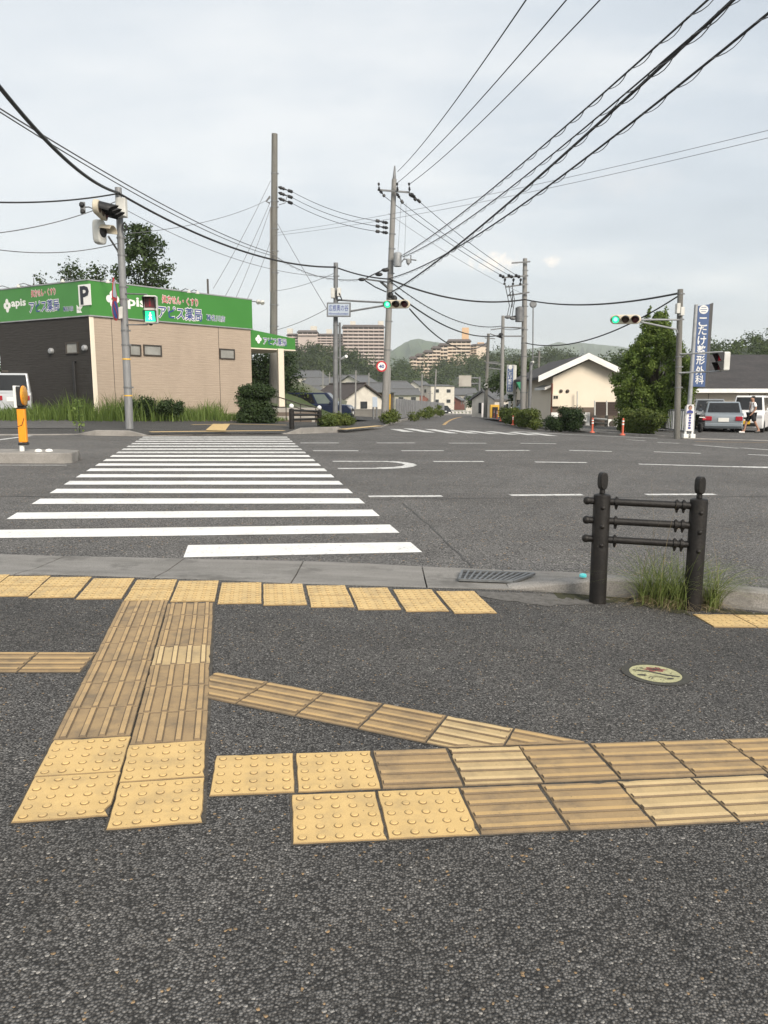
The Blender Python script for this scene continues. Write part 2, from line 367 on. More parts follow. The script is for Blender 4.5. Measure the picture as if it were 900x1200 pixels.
# ---------------------------------------------------------------- builders
def V(*a): return Vector(a)
class MB:
    def __init__(s): s.v = []; s.f = []; s.m = []; s.cur = 0
    def face(s, pts):
        i = len(s.v); s.v += [tuple(p) for p in pts]; s.f.append(tuple(range(i, i+len(pts)))); s.m.append(s.cur)
    def idx(s, pts, faces):
        i = len(s.v); s.v += [tuple(p) for p in pts]
        for f in faces: s.f.append(tuple(i+k for k in f)); s.m.append(s.cur)
    def box(s, c, size, rz=0, ax=None):
        c = Vector(c); hx, hy, hz = (k/2 for k in size)
        if ax is None:
            X = V(math.cos(rz), math.sin(rz), 0); Y = V(-math.sin(rz), math.cos(rz), 0); Z = V(0, 0, 1)
        else: X, Y, Z = ax
        pts = [c+X*sx*hx+Y*sy*hy+Z*sz*hz for sz in (-1, 1) for sy in (-1, 1) for sx in (-1, 1)]
        s.idx(pts, [(0, 2, 3, 1), (4, 5, 7, 6), (0, 1, 5, 4), (2, 6, 7, 3), (0, 4, 6, 2), (1, 3, 7, 5)])
    def cyl(s, p0, p1, r0, r1=None, n=12, caps=True):
        p0 = Vector(p0); p1 = Vector(p1); r1 = r0 if r1 is None else r1
        d = (p1-p0).normalized(); a = d.orthogonal().normalized(); b = d.cross(a)
        pts = []
        for p, r in ((p0, r0), (p1, r1)):
            for k in range(n):
                t = 2*math.pi*k/n; pts.append(p+a*math.cos(t)*r+b*math.sin(t)*r)
        fs = [(k, (k+1) % n, n+(k+1) % n, n+k) for k in range(n)]
        if caps: fs += [tuple(range(n-1, -1, -1)), tuple(range(n, 2*n))]
        s.idx(pts, fs)
    def tube(s, pts, r, n=6):
        pts = [Vector(p) for p in pts]; V_ = []; m = len(pts)
        rs = r if isinstance(r, (list, tuple)) else [r]*m
        a = None
        for i, p in enumerate(pts):
            d = (pts[min(i+1, m-1)]-pts[max(i-1, 0)]).normalized()
            if a is None: a = d.orthogonal().normalized()
            a = (a-d*a.dot(d)).normalized(); b = d.cross(a)
            for k in range(n):
                t = 2*math.pi*k/n; V_.append(p+(a*math.cos(t)+b*math.sin(t))*rs[i])
        fs = [(i*n+k, i*n+(k+1) % n, (i+1)*n+(k+1) % n, (i+1)*n+k) for i in range(m-1) for k in range(n)]
        fs += [tuple(range(n-1, -1, -1)), tuple(range((m-1)*n, m*n))]
        s.idx(V_, fs)
    def lathe(s, c, prof, n=16, axis=None, ref=None):
        """prof: (radius, along-axis) pairs"""
        c = Vector(c); d = Vector(axis or (0, 0, 1)).normalized(); a = d.orthogonal().normalized(); b = d.cross(a)
        pts = []; m = len(prof)
        for r, h in prof:
            for k in range(n):
                t = 2*math.pi*k/n; pts.append(c+d*h+(a*math.cos(t)+b*math.sin(t))*max(r, 1e-4))
        fs = [(i*n+k, i*n+(k+1) % n, (i+1)*n+(k+1) % n, (i+1)*n+k) for i in range(m-1) for k in range(n)]
        fs += [tuple(range(n-1, -1, -1)), tuple(range((m-1)*n, m*n))]
        s.idx(pts, fs)
    def prism(s, poly, off):
        """poly: 3-D points of a planar outline, extruded by vector off"""
        poly = [Vector(p) for p in poly]; off = Vector(off); n = len(poly)
        nrm = Vector((0, 0, 0))
        for i in range(n): nrm += poly[i].cross(poly[(i+1) % n])
        if nrm.dot(off) < 0: poly = poly[::-1]
        top = [p+off for p in poly]
        s.idx(poly+top, [tuple(range(n-1, -1, -1)), tuple(range(n, 2*n))]+[(k, (k+1) % n, n+(k+1) % n, n+k) for k in range(n)])
    def ball(s, c, r, n=10, sc=(1, 1, 1)):
        c = Vector(c); pts = []; m = n//2+1
        for i in range(1, m):
            t = math.pi*i/m
            for k in range(n):
                p = 2*math.pi*k/n; pts.append(c+V(r*sc[0]*math.sin(t)*math.cos(p), r*sc[1]*math.sin(t)*math.sin(p), r*sc[2]*math.cos(t)))
        top = len(pts); pts += [c+V(0, 0, r*sc[2]), c-V(0, 0, r*sc[2])]
        fs = [(i*n+k, (i+1)*n+k, (i+1)*n+(k+1) % n, i*n+(k+1) % n) for i in range(m-2) for k in range(n)]
        fs += [(top, k, (k+1) % n) for k in range(n)]+[(top+1, (m-2)*n+(k+1) % n, (m-2)*n+k) for k in range(n)]
        s.idx(pts, fs)
    def build(s, name, mats, parent=None, smooth=False, bevel=0, seg=2):
        off = Vector((0, 0, 0)) if parent is None else root_of(parent).location
        me = bpy.data.meshes.new(name)
        me.from_pydata([(p[0]-off[0], p[1]-off[1], p[2]-off[2]) for p in s.v], [], s.f)
        mats = mats if isinstance(mats, (list, tuple)) else [mats]
        for m in mats: me.materials.append(M[m] if isinstance(m, str) else m)
        if len(mats) > 1: me.polygons.foreach_set('material_index', s.m)
        if smooth:
            me.shade_smooth(); 
            try: me.set_sharp_from_angle(angle=R(40))
            except Exception: pass
        me.update()
        o = bpy.data.objects.new(name, me); col.objects.link(o)
        if parent is not None: o.parent = parent
        if bevel:
            b = o.modifiers.new('edge', 'BEVEL'); b.width = bevel; b.segments = seg; b.limit_method = 'ANGLE'; b.angle_limit = R(35)
        return o
def root_of(o):
    while o.parent: o = o.parent
    return o
def tag(o, label, cat, group=None, kind=None):
    if label: o['label'] = label
    if cat: o['category'] = cat
    if group: o['group'] = group
    if kind: o['kind'] = kind
    return o
def thing(name, label, cat, loc, group=None):
    o = bpy.data.objects.new(name, None); col.objects.link(o); o.location = Vector(loc); o.empty_display_size = .2
    return tag(o, label, cat, group)
def structure(o): o['kind'] = 'structure'; return o
def copy_thing(root, loc, label, rz=0):
    r = root.copy(); col.objects.link(r); r.location = loc; r.rotation_euler[2] += rz
    if label: r['label'] = label
    for ch in list(root.children):
        c = ch.copy(); col.objects.link(c); c.parent = r
        for g in list(ch.children):
            d = g.copy(); col.objects.link(d); d.parent = c
    return r
def ax_from(x, y):
    x = Vector(x).normalized(); y = Vector(y); y = (y-x*y.dot(x)).normalized(); return x, y, x.cross(y)

# text: bundled font, turned into mesh, fitted to a box on a plane
def text_mesh(body, weight=0.0, res=2):
    c = bpy.data.curves.new('lettering', 'FONT'); c.body = body; c.size = 1; c.offset = weight; c.resolution_u = res
    o = bpy.data.objects.new('lettering', c); col.objects.link(o)
    dg = bpy.context.evaluated_depsgraph_get()
    me = bpy.data.meshes.new_from_object(o.evaluated_get(dg))
    vs = [v.co.copy() for v in me.vertices]; fs = [tuple(p.vertices) for p in me.polygons]
    bpy.data.objects.remove(o); bpy.data.curves.remove(c); bpy.data.meshes.remove(me)
    return vs, fs
def text_into(mb, body, o, X, Y, w, h, weight=0.0, lift=.004, grow=0.0):
    """fit the string into the box with lower-left corner o, width w along X, height h along Y"""
    vs, fs = text_mesh(body, 0.0); x0 = min(v.x for v in vs); x1 = max(v.x for v in vs); y0 = min(v.y for v in vs); y1 = max(v.y for v in vs)
    if weight: vs, fs = text_mesh(body, weight)
    X = Vector(X).normalized(); Y = Vector(Y).normalized(); N_ = X.cross(Y); o = Vector(o)
    mb.idx([o+X*((v.x-x0)/(x1-x0)*w)+Y*((v.y-y0)/(y1-y0)*h)+N_*lift for v in vs], fs)
def lettering(parent, body, mat, o, X, Y, w, h, weight=0.02, halo=None, halo_w=.07, lift=.004, name='lettering'):
    mb = MB(); text_into(mb, body, o, X, Y, w, h, weight, lift+(.004 if halo else 0)); t = mb.build(name, mat, parent)
    if halo:
        mb = MB(); text_into(mb, body, o, X, Y, w, h, weight+halo_w, lift); mb.build('lettering_outline', halo, parent)
    return t

# foliage: cloud of leaf faces, one mesh, with a random shade per leaf
def leaves(name, centres, normals, sizes, mat, parent=None, shade=None, aspect=.6):
    n = len(centres); c = np.asarray(centres, float); nr = np.asarray(normals, float)
    nr /= np.linalg.norm(nr, axis=1, keepdims=True)+1e-9
    t = rng.normal(size=(n, 3)); a = np.cross(nr, t); a /= np.linalg.norm(a, axis=1, keepdims=True)+1e-9
    b = np.cross(nr, a); s = np.asarray(sizes, float).reshape(-1, 1)
    q = np.stack([c-a*s, c-b*s*aspect+a*s*.1, c+a*s, c+b*s*aspect+a*s*.1], 1).reshape(-1, 3)
    if parent is not None: q = q-np.array(root_of(parent).location)
    me = bpy.data.meshes.new(name); me.vertices.add(4*n); me.vertices.foreach_set('co', q.ravel().astype(np.float32))
    me.loops.add(4*n); me.loops.foreach_set('vertex_index', np.arange(4*n, dtype=np.int32))
    me.polygons.add(n); me.polygons.foreach_set('loop_start', np.arange(0, 4*n, 4, dtype=np.int32))
    try: me.polygons.foreach_set('loop_total', np.full(n, 4, dtype=np.int32))
    except Exception: pass
    at = me.attributes.new('shade', 'FLOAT', 'FACE')
    sh = rng.random(n) if shade is None else np.clip(np.asarray(shade), 0, 1)
    at.data.foreach_set('value', sh.astype(np.float32))
    me.materials.append(M[mat]); me.update(calc_edges=True)
    o = bpy.data.objects.new(name, me); col.objects.link(o)
    if parent is not None: o.parent = parent
    return o
def clump_points(c, r, n, squash=.8, inner=.55):
    d = rng.normal(size=(n, 3)); L_ = np.linalg.norm(d, axis=1, keepdims=True); u = d/L_
    rad = np.minimum(L_*.46, 1.15)*(1-inner*.35)+inner*.35
    return np.asarray(c)+u*rad*r*np.array([1, 1, squash]), u
def blades(name, bases, heights, lean, width, mat, parent=None, seg=3, shade=None, droop=1.0):
    """curved grass blades as tapering ribbons"""
    n = len(bases); bases = np.asarray(bases, float); h = np.asarray(heights, float); az = rng.random(n)*2*math.pi
    L_ = np.asarray(lean, float)*h; d = np.stack([np.cos(az), np.sin(az), np.zeros(n)], 1)
    return ribbons(name, bases, h, d, L_, width, mat, parent, seg, shade, droop)
def ribbons(name, bases, h, d, L_, width, mat, parent, seg=4, shade=None, droop=1.0):
    n = len(bases); w = np.broadcast_to(np.asarray(width, float), (n,)); perp = np.stack([-d[:, 1], d[:, 0], np.zeros(n)], 1)
    tw = rng.random(n)*2*math.pi; sidev = perp*np.cos(tw)[:, None]+np.stack([d[:, 0], d[:, 1], np.zeros(n)], 1)*np.sin(tw)[:, None]*.6
    pts = []
    for k in range(seg+1):
        t = k/seg
        c = bases+d*(L_*t**2)[:, None]; c[:, 2] += h*(t-.32*droop*t**3*np.clip(L_/np.maximum(h, .01), 0, 2))
        ww = (w*(1-t)**.7+.0006)[:, None]*.5
        pts += [c-sidev*ww, c+sidev*ww]
    q = np.stack(pts, 1)                       # n, 2(seg+1), 3
    if parent is not None: q = q-np.array(root_of(parent).location)
    m = 2*(seg+1); base = (np.arange(n)*m)[:, None, None]
    quad = np.array([[2*k, 2*k+1, 2*k+3, 2*k+2] for k in range(seg)])[None]
    idx = (base+quad).reshape(-1).astype(np.int32); nf = n*seg
    me = bpy.data.meshes.new(name); me.vertices.add(n*m); me.vertices.foreach_set('co', q.reshape(-1).astype(np.float32))
    me.loops.add(4*nf); me.loops.foreach_set('vertex_index', idx)
    me.polygons.add(nf); me.polygons.foreach_set('loop_start', np.arange(0, 4*nf, 4, dtype=np.int32))
    at = me.attributes.new('shade', 'FLOAT', 'FACE')
    sh = rng.random(n) if shade is None else np.asarray(shade)
    at.data.foreach_set('value', np.repeat(sh, seg).astype(np.float32))
    me.materials.append(M[mat]); me.update(calc_edges=True)
    o = bpy.data.objects.new(name, me); col.objects.link(o)
    if parent is not None: o.parent = parent
    return o

# ---------------------------------------------------------------- the ground
def grid_sheet(name, xs, ys, fz, mat):
    nx, ny = len(xs), len(ys); mb = MB()
    mb.v = [(x, y, fz(x, y)) for y in ys for x in xs]
    mb.f = [(j*nx+i, j*nx+i+1, (j+1)*nx+i+1, (j+1)*nx+i) for j in range(ny-1) for i in range(nx-1)]
    mb.m = [0]*len(mb.f)
    return structure(mb.build(name, mat, smooth=True))
axx = lambda lo, hi, n: [lo+(hi-lo)*i/(n-1) for i in range(n)]
gx = [-4500, -3000, -1500, -800, -400, -200, -120]+axx(-80, 80, 41)+[120, 200, 400, 800, 1500, 3000, 4500]
gy = [-60, -30, -15, -8]+axx(-4, 60, 33)+axx(65, 140, 16)+[170, 220, 300, 450, 700, 1200, 2500, 4600]
grid_sheet('ground', gx, gy, lambda x, y: min(ground_z(x, y), pave_z(x, y)-.06 if y < 9 else 99), 'earth')
# near pavement, its front edge following the kerb
def polyx(pts, x):
    if x <= pts[0][0]: k = 0
    elif x >= pts[-1][0]: k = len(pts)-2
    else: k = max(i for i in range(len(pts)-1) if pts[i][0] <= x)
    (x0, y0), (x1, y1) = pts[k], pts[k+1]; t = (x-x0)/(x1-x0); return y0+(y1-y0)*t
KIN = [on(u, v, pave_z) for u, v in ((0, 674), (58, 673.3), (144, 676), (260, 680), (355, 684.2), (497, 688.5), (604, 691.5), (691, 697), (775, 705), (900, 717))]
KOUT = [on(u, v, road_z) for u, v in ((0, 650), (76, 652.5), (162, 654), (260, 656.3), (355, 658.2), (419, 660.5), (497, 664.6), (561, 667.5), (668, 671), (770, 678), (900, 690))]
kin = [(p.x, p.y) for p in KIN]; kout = [(p.x, p.y) for p in KOUT]
xs = axx(-9, 7, 65)
mb = MB(); rows = 30; nx = len(xs)
for j in range(rows):
    t = j/(rows-1)
    for x in xs:
        y = -4+(polyx(kin, x)+4)*t; mb.v.append((x, y, pave_z(x, y)))
mb.f = [(j*nx+i, j*nx+i+1, (j+1)*nx+i+1, (j+1)*nx+i) for j in range(rows-1) for i in range(nx-1)]; mb.m = [0]*len(mb.f)
structure(mb.build('pavement', 'pave', smooth=True))
# carriageway
rx = axx(-90, 90, 61); ry = [i for i in axx(0, 1, 50)]
mb = MB(); nx = len(rx)
for t in ry:
    for x in rx:
        y0 = polyx(kout, min(max(x, -9), 7))-.35; y = y0+(97-y0)*t**1.5; mb.v.append((x, y, road_z(x, y)))
mb.f = [(j*nx+i, j*nx+i+1, (j+1)*nx+i+1, (j+1)*nx+i) for j in range(len(ry)-1) for i in range(nx-1)]; mb.m = [0]*len(mb.f)
structure(mb.build('road', 'road', smooth=True))
# concrete gutter / dropped kerb between the two, cast in lengths
def gutter_run():
    mb = MB(); joints = [on((a+c)/2, (b_+d)/2, road_z).x for a, b_, c, d in ((76, 652, 40, 672), (217, 655, 190, 677), (355, 657, 345, 683), (497, 664.6, 497, 688))]
    cuts = [-9, joints[0]-1.82, joints[0]-.91]+joints+[polyx([(p[0], p[0]) for p in kin], on(604, 690, pave_z).x), on(720, 690, pave_z).x, on(830, 690, pave_z).x, 4.6, 6.9]
    cuts = sorted(set(round(c, 3) for c in cuts))
    for a, b in zip(cuts[:-1], cuts[1:]):
        g = .006; n = max(2, int((b-a)/.15))
        xs_ = axx(a+g, b-g, n+1)
        rows_ = []
        for x in xs_:
            yo, yi = polyx(kout, x), polyx(kin, x)
            zo, zi = road_z(x, yo)+.006, pave_z(x, yi)
            lip = max(zi+.003, zo+.012)
            rows_.append([(x, yo, zo-.1), (x, yo, zo), (x, yo+(yi-yo)*.62, zo+.004+(lip-.012-zo)*.35), (x, yo+(yi-yo)*.80, zo+.006+(lip-.010-zo)*.75), (x, yi+.03, lip), (x, yi, lip-.002), (x, yi, lip-.12)])
        m_ = 7
        mb.idx([p for r in rows_ for p in r], [(i*m_+k, i*m_+k+1, (i+1)*m_+k+1, (i+1)*m_+k) for i in range(len(rows_)-1) for k in range(m_-1)])
        mb.face(rows_[0][::-1]); mb.face(rows_[-1])
    o = mb.build('gutter', 'gutter', smooth=True); return structure(o)
gutter_run()
# raised kerb that grows out of the gutter behind the guardrail
mb = MB(); A = on(597, 691, pave_z).x; B = on(905, 717, pave_z).x+1.2
rows_ = []
for i in range(33):
    t = i/32; x = A+(B-A)*t; h = min(1, t*3.9)*.125*(1-.0*t)
    y = polyx(kin, x)+.0; z0 = pave_z(x, y)
    rows_.append([(x, y, z0-.1), (x, y+.004, z0+h-.012+.012), (x, y+.02, z0+h+.012), (x, y+.15, z0+h+.012), (x, y+.175, z0+h-.005), (x, y+.18, z0-.1)])
mb.idx([p for r in rows_ for p in r], [(i*6+k, (i+1)*6+k, (i+1)*6+k+1, i*6+k+1) for i in range(32) for k in range(5)])
mb.face(rows_[-1]); structure(mb.build('raised_kerb', 'conc', smooth=True))
mb = MB()
for (u0, v0, u1, v1, n, w) in ((650, 697, 742, 704, 26, .10), (735, 704, 800, 715, 22, .14), (800, 712, 900, 722, 26, .06)):
    pts = []
    for i in range(n+1):
        p = on(u0+(u1-u0)*i/n, v0+(v1-v0)*i/n, pave_z); ww = w*(.5+rng.random()*.9)
        pts.append((p, ww))
    for (p, a), (q, b) in zip(pts[:-1], pts[1:]):
        f = lambda p, dy: (p.x, p.y+dy, pave_z(p.x, p.y+dy)+.004)
        mb.face([f(p, -a), f(q, -b), f(q, .06), f(p, .06)])
tag(mb.build('moss_patch', 'moss'), 'moss and dirt along the foot of the guardrail kerb', 'moss', None, 'stuff')
mb = MB(); pts = []
for i in range(90):
    t = i/89; p = on(560+150*t, 697+6*t, pave_z); w = .02+.20*math.sin(math.pi*t)**.8*(1+.10*math.sin(t*17)+.06*math.sin(t*41)+.05*rng.random()); pts.append((p, w))
for (p, a), (q, b) in zip(pts[:-1], pts[1:]):
    f = lambda p, y: (p.x, y, pave_z(p.x, y)+.003)
    mb.face([f(p, p.y-a), f(q, q.y-b), f(q, min(q.y+.1, polyx(kin, q.x)-.004)), f(p, min(p.y+.1, polyx(kin, p.x)-.004))])
tag(mb.build('grit_patch', 'grit'), 'pale loose grit washed against the kerb by the drain', 'grit', None, 'stuff')
# scattered stone chips on the pavement
mb = MB()
for i in range(420):
    u, v = rng.uniform(0, 900), rng.uniform(705, 1195) ** 1
    p = on(u, v, pave_z); r = rng.uniform(.0022, .0055)
    mb.ball(p+V(0, 0, r*.4), r, 6, (1, rng.uniform(.6, 1), .7))
for i in range(60):
    p = on(rng.uniform(600, 890), rng.uniform(698, 722), pave_z); r = rng.uniform(.004, .014)
    mb.ball(p+V(0, 0, r*.4), r, 6, (1, rng.uniform(.6, 1), .7))
tag(mb.build('loose_stones', 'grit'), 'small pale stone chips lying loose on the pavement', 'stones', None, 'stuff')

# ---------------------------------------------------------------- painted markings
def paint(mb, quad, fn=road_z, n=8, up=.004, worn=0):
    """quad in pixels a,b (near edge) c,d (far edge): a->b and d->c run along the length"""
    a, b, c, d = [on(*q, fn) for q in quad]
    for i in range(n):
        t0, t1 = i/n, (i+1)/n
        p = [a.lerp(b, t0), a.lerp(b, t1), d.lerp(c, t1), d.lerp(c, t0)]
        mb.face([(q.x, q.y, fn(q.x, q.y)+up) for q in p])
mb = MB()
for n_ in range(18):
    vb = 458+1/(.00528+.00076*n_); vt = 458+1/(.00528+.00076*n_+.00037)
    if n_ == 0: vb, vt = 647.5, 635.7
    if n_ == 1: vb, vt = 624.7, 615.0
    ur = lambda v: 494.8-(647.5-v)*1.1696
    dl = [9, 6.5, 3.6, .6][n_] if n_ < 4 else 0
    ul = lambda v: 5.8+(609.7-v)*1.657
    if n_ == 0: q = ((215, 653.6), (ur(vb), vb), (ur(vt), vt), (220.4, 639.2))
    else: q = ((ul(vb+dl), vb+dl), (ur(vb), vb), (ur(vt), vt), (ul(vt+dl), vt+dl))
    mb.cur = 0 if n_ < 11 else 1
    paint(mb, q, n=10)
structure(mb.build('zebra_crossing', ['paint', 'paint_worn']))
def seg(mb, u0, v0, u1, v1, w, fn=road_z, n=6):
    """a line in pixels with a real width w in metres"""
    a, b = on(u0, v0, fn), on(u1, v1, fn); d = (b-a); d.z = 0; d.normalize(); s = V(-d.y, d.x, 0)*w/2
    for i in range(n):
        p, q = a.lerp(b, i/n), a.lerp(b, (i+1)/n)
        mb.face([(k.x, k.y, fn(k.x, k.y)+.0045) for k in (p-s, q-s, q+s, p+s)])
mb = MB()
for s_ in ((432, 582, 518, 581.5), (598, 580.6, 683, 580), (757, 579.8, 838, 579.5), (508, 541, 567, 541), (627, 541.6, 687.5, 542.2), (748.5, 544, 820, 546), (820, 546, 900, 548.4), (860, 547, 960, 548.5),
           (367, 528.4, 420, 528.4), (470.5, 528.4, 520, 528.3), (569, 528.3, 620, 528), (667, 527.9, 717, 529.2), (766, 529.6, 821, 531.4), (876, 532.7, 940, 535.4),
           (352, 519.2, 397, 519.2), (441.5, 519.2, 486, 519.2), (526, 519.4, 570, 519.5), (610, 519.6, 652, 520.2), (390, 540.8, 456, 541), (396, 549.2, 444, 549),
           (813, 521.4, 865, 525.5), (868, 525, 920, 528.6), (770, 518.5, 796, 519.7), (734, 515.3, 756, 516.8), (-20, 518, 36, 510.8)):
    seg(mb, *s_, .15)
seg(mb, 600, 505.4, 655, 508.6, .3); seg(mb, 655, 508.6, 770, 513.6, .22)
arc = [(456, 541), (468, 541.9), (477, 543.2), (482, 545), (477, 546.8), (466, 548.2), (444, 549)]
for a, b in zip(arc[:-1], arc[1:]): seg(mb, *a, *b, .24, n=2)
seg(mb, -40, 545.2, 78, 545.4, .06)
structure(mb.build('lane_markings', 'paint_worn'))
mb = MB()
for (u0, v0, u1, v1) in ((462, 503, 480, 506.2), (477, 502.3, 505, 506.8), (502, 503, 532, 507.8), (525, 503.8, 556, 508), (547, 504.8, 580, 508.6), (572, 505.6, 603, 509.3), (598, 506.5, 626, 510), (622, 507.6, 648, 510.8)):
    seg(mb, u0+1, v0, u1-1, v1, .45)
structure(mb.build('far_zebra_crossing', 'paint_worn'))
mb = MB()
for a, b in zip([(520, 498), (524, 494.6), (529, 491.8), (535, 489.8), (541, 488.6)][:-1], [(524, 494.6), (529, 491.8), (535, 489.8), (541, 488.6)]): seg(mb, *a, *b, .18, n=2)
seg(mb, 815, 517.6, 900, 518.8, .12)
structure(mb.build('amber_centre_line', 'paint_amber'))

def crack(mb, pts, w):
    P_ = []
    for (u0, v0), (u1, v1) in zip(pts[:-1], pts[1:]):
        a, b = on(u0, v0, road_z), on(u1, v1, road_z); k = max(3, int((b-a).length/.25))
        for i in range(k): q = a.lerp(b, i/k); P_.append(q+V(rng.normal()*.012, rng.normal()*.02, 0))
    P_.append(on(*pts[-1], road_z))
    for p, q in zip(P_[:-1], P_[1:]):
        d = (q-p); d.z = 0; d.normalize(); n_ = V(-d.y, d.x, 0); a, b = w*rng.uniform(.4, 1.2), w*rng.uniform(.4, 1.2)
        mb.face([(k.x, k.y, road_z(k.x, k.y)+.003) for k in (p-n_*a, q-n_*b, q+n_*b, p+n_*a)])
mb = MB()
for pts, w in ((((470, 590), (492, 606), (510, 622), (540, 650), (552, 666)), .012), (((432, 585.5), (560, 584), (700, 583.2), (900, 582)), .016), (((0, 582), (60, 581.5)), .014), (((497, 519.4), (640, 520.6)), .02), (((640, 543.4), (748, 544.6)), .03),
               (((420, 522.5), (560, 523.5), (700, 525)), .016), (((0, 545), (90, 546), (130, 546)), .012), (((300, 530), (560, 535)), .01), (((840, 537), (900, 539)), .02), (((0, 560), (110, 553)), .008)): crack(mb, pts, w)
structure(mb.build('road_cracks', 'crack'))
# ---------------------------------------------------------------- far footways
def footway(name, front, depth_pts, mat, kmat='conc', hs=None, sub=6):
    """front: pixel polyline on the road; depth_pts: distance back at each point; hs: kerb height there"""
    mb = MB(); F_ = [on(u, v, road_z) for u, v in front]; hs = hs or [.12]*len(front)
    pts = []
    for i in range(len(F_)-1):
        for k in range(sub):
            t = k/sub; pts.append((F_[i].lerp(F_[i+1], t), hs[i]+(hs[i+1]-hs[i])*t, depth_pts[i].lerp(depth_pts[i+1], t)))
    pts.append((F_[-1], hs[-1], depth_pts[-1])); nb = 8; rows_ = []
    for p, h, q in pts:
        d = V(q.x-p.x, q.y-p.y, 0); L_ = d.length; d = d/max(L_, .01)
        r = [(p.x, p.y, road_z(p.x, p.y)-.08), (p.x, p.y, road_z(p.x, p.y)+h-.01), (p.x+d.x*.015, p.y+d.y*.015, road_z(p.x, p.y)+h), (p.x+d.x*.16, p.y+d.y*.16, road_z(p.x, p.y)+h)]
        for k in range(1, nb+1):
            s = .16+(L_-.16)*k/nb; x, y = p.x+d.x*s, p.y+d.y*s
            r.append((x, y, road_z(x, y)+h+(.12-h)*min(1, s/1.2)))
        rows_.append(r)
    m_ = len(rows_[0]); mb.v = [p for r in rows_ for p in r]
    for i in range(len(rows_)-1):
        for k in range(m_-1):
            mb.f.append((i*m_+k, (i+1)*m_+k, (i+1)*m_+k+1, i*m_+k+1)); mb.m.append(0 if k < 3 else 1)
    return structure(mb.build(name, [kmat, mat]))
def back(front, dy, dx=0): return [on(u, v, road_z)+V(dx, dy, 0) for u, v in front]
fl = [(-260, 511), (-60, 510.5), (60, 510), (90, 509.6), (112, 510.5), (150, 511), (172, 511.2), (335, 508.6), (352, 508.6), (396, 506.8), (404, 506), (446, 501.2), (462, 496.5), (480, 492), (500, 488.6), (520, 486.6), (531, 485.6)]
hl = [.03, .03, .03, .03, .16, .16, .03, .03, .2, .2, .03, .03, .12, .12, .12, .12, .12]
footway('far_pavement', fl, back(fl[:12], 9)+back(fl[12:], 6, -5), 'darkpave', hs=hl)
fr = [(576, 485.5), (579, 488), (584, 491.5), (596, 496), (612, 499.5), (640, 503.6), (693, 508.3), (730, 510.6), (780, 513.2), (801, 514.3), (860, 515.6), (960, 518), (1200, 524)]
hr = [.10]*8+[.10, .04, .02, .02, .02]
footway('clinic_pavement', fr, back(fr[:5], 10, 8)+back(fr[5:], 26), 'lot', hs=hr)
mb = MB(); k0 = [on(-260+33.6*i, 510, road_z) for i in range(11)]; nx = 11; nyy = 14
for j in range(nyy):
    for i, p in enumerate(k0): x, y = p.x, p.y+1.35+j*.62; mb.v.append((x-.03*j*i, y, walk_z(x-.03*j*i, y)+.012))
mb.f = [(j*nx+i, j*nx+i+1, (j+1)*nx+i+1, (j+1)*nx+i) for j in range(nyy-1) for i in range(nx-1)]; mb.m = [0]*len(mb.f)
structure(mb.build('driveway', 'lot'))
mb = MB()
seg(mb, 176, 506.2, 333, 504.6, .34, walk_z, 10); seg(mb, 401, 503.2, 445, 499.0, .34, walk_z, 6); seg(mb, 262, 496.8, 336, 498.2, .25, walk_z, 6); seg(mb, 225, 497.8, 262, 497.2, .2, walk_z, 4)
a_, b_ = on(241, 504.2, walk_z), on(250, 496.8, walk_z); d_ = (b_-a_); n_ = V(d_.y, -d_.x, 0).normalized()*.62
for i in range(6):
    p, q = a_.lerp(b_, i/6), a_.lerp(b_, (i+1)/6); mb.face([(k.x, k.y, walk_z(k.x, k.y)+.006) for k in (p, p+n_, q+n_, q)])
structure(mb.build('far_tactile_paving', 't_edge'))
mb = MB(); xs = axx(-60, 90, 12); ys = axx(112, 215, 10)
mb.v = [(x, y, ground_z(x, y)+.05) for y in ys for x in xs]; mb.f = [(j*12+i, j*12+i+1, (j+1)*12+i+1, (j+1)*12+i) for j in range(9) for i in range(11)]; mb.m = [0]*len(mb.f)
structure(mb.build('rice_field', 'field'))

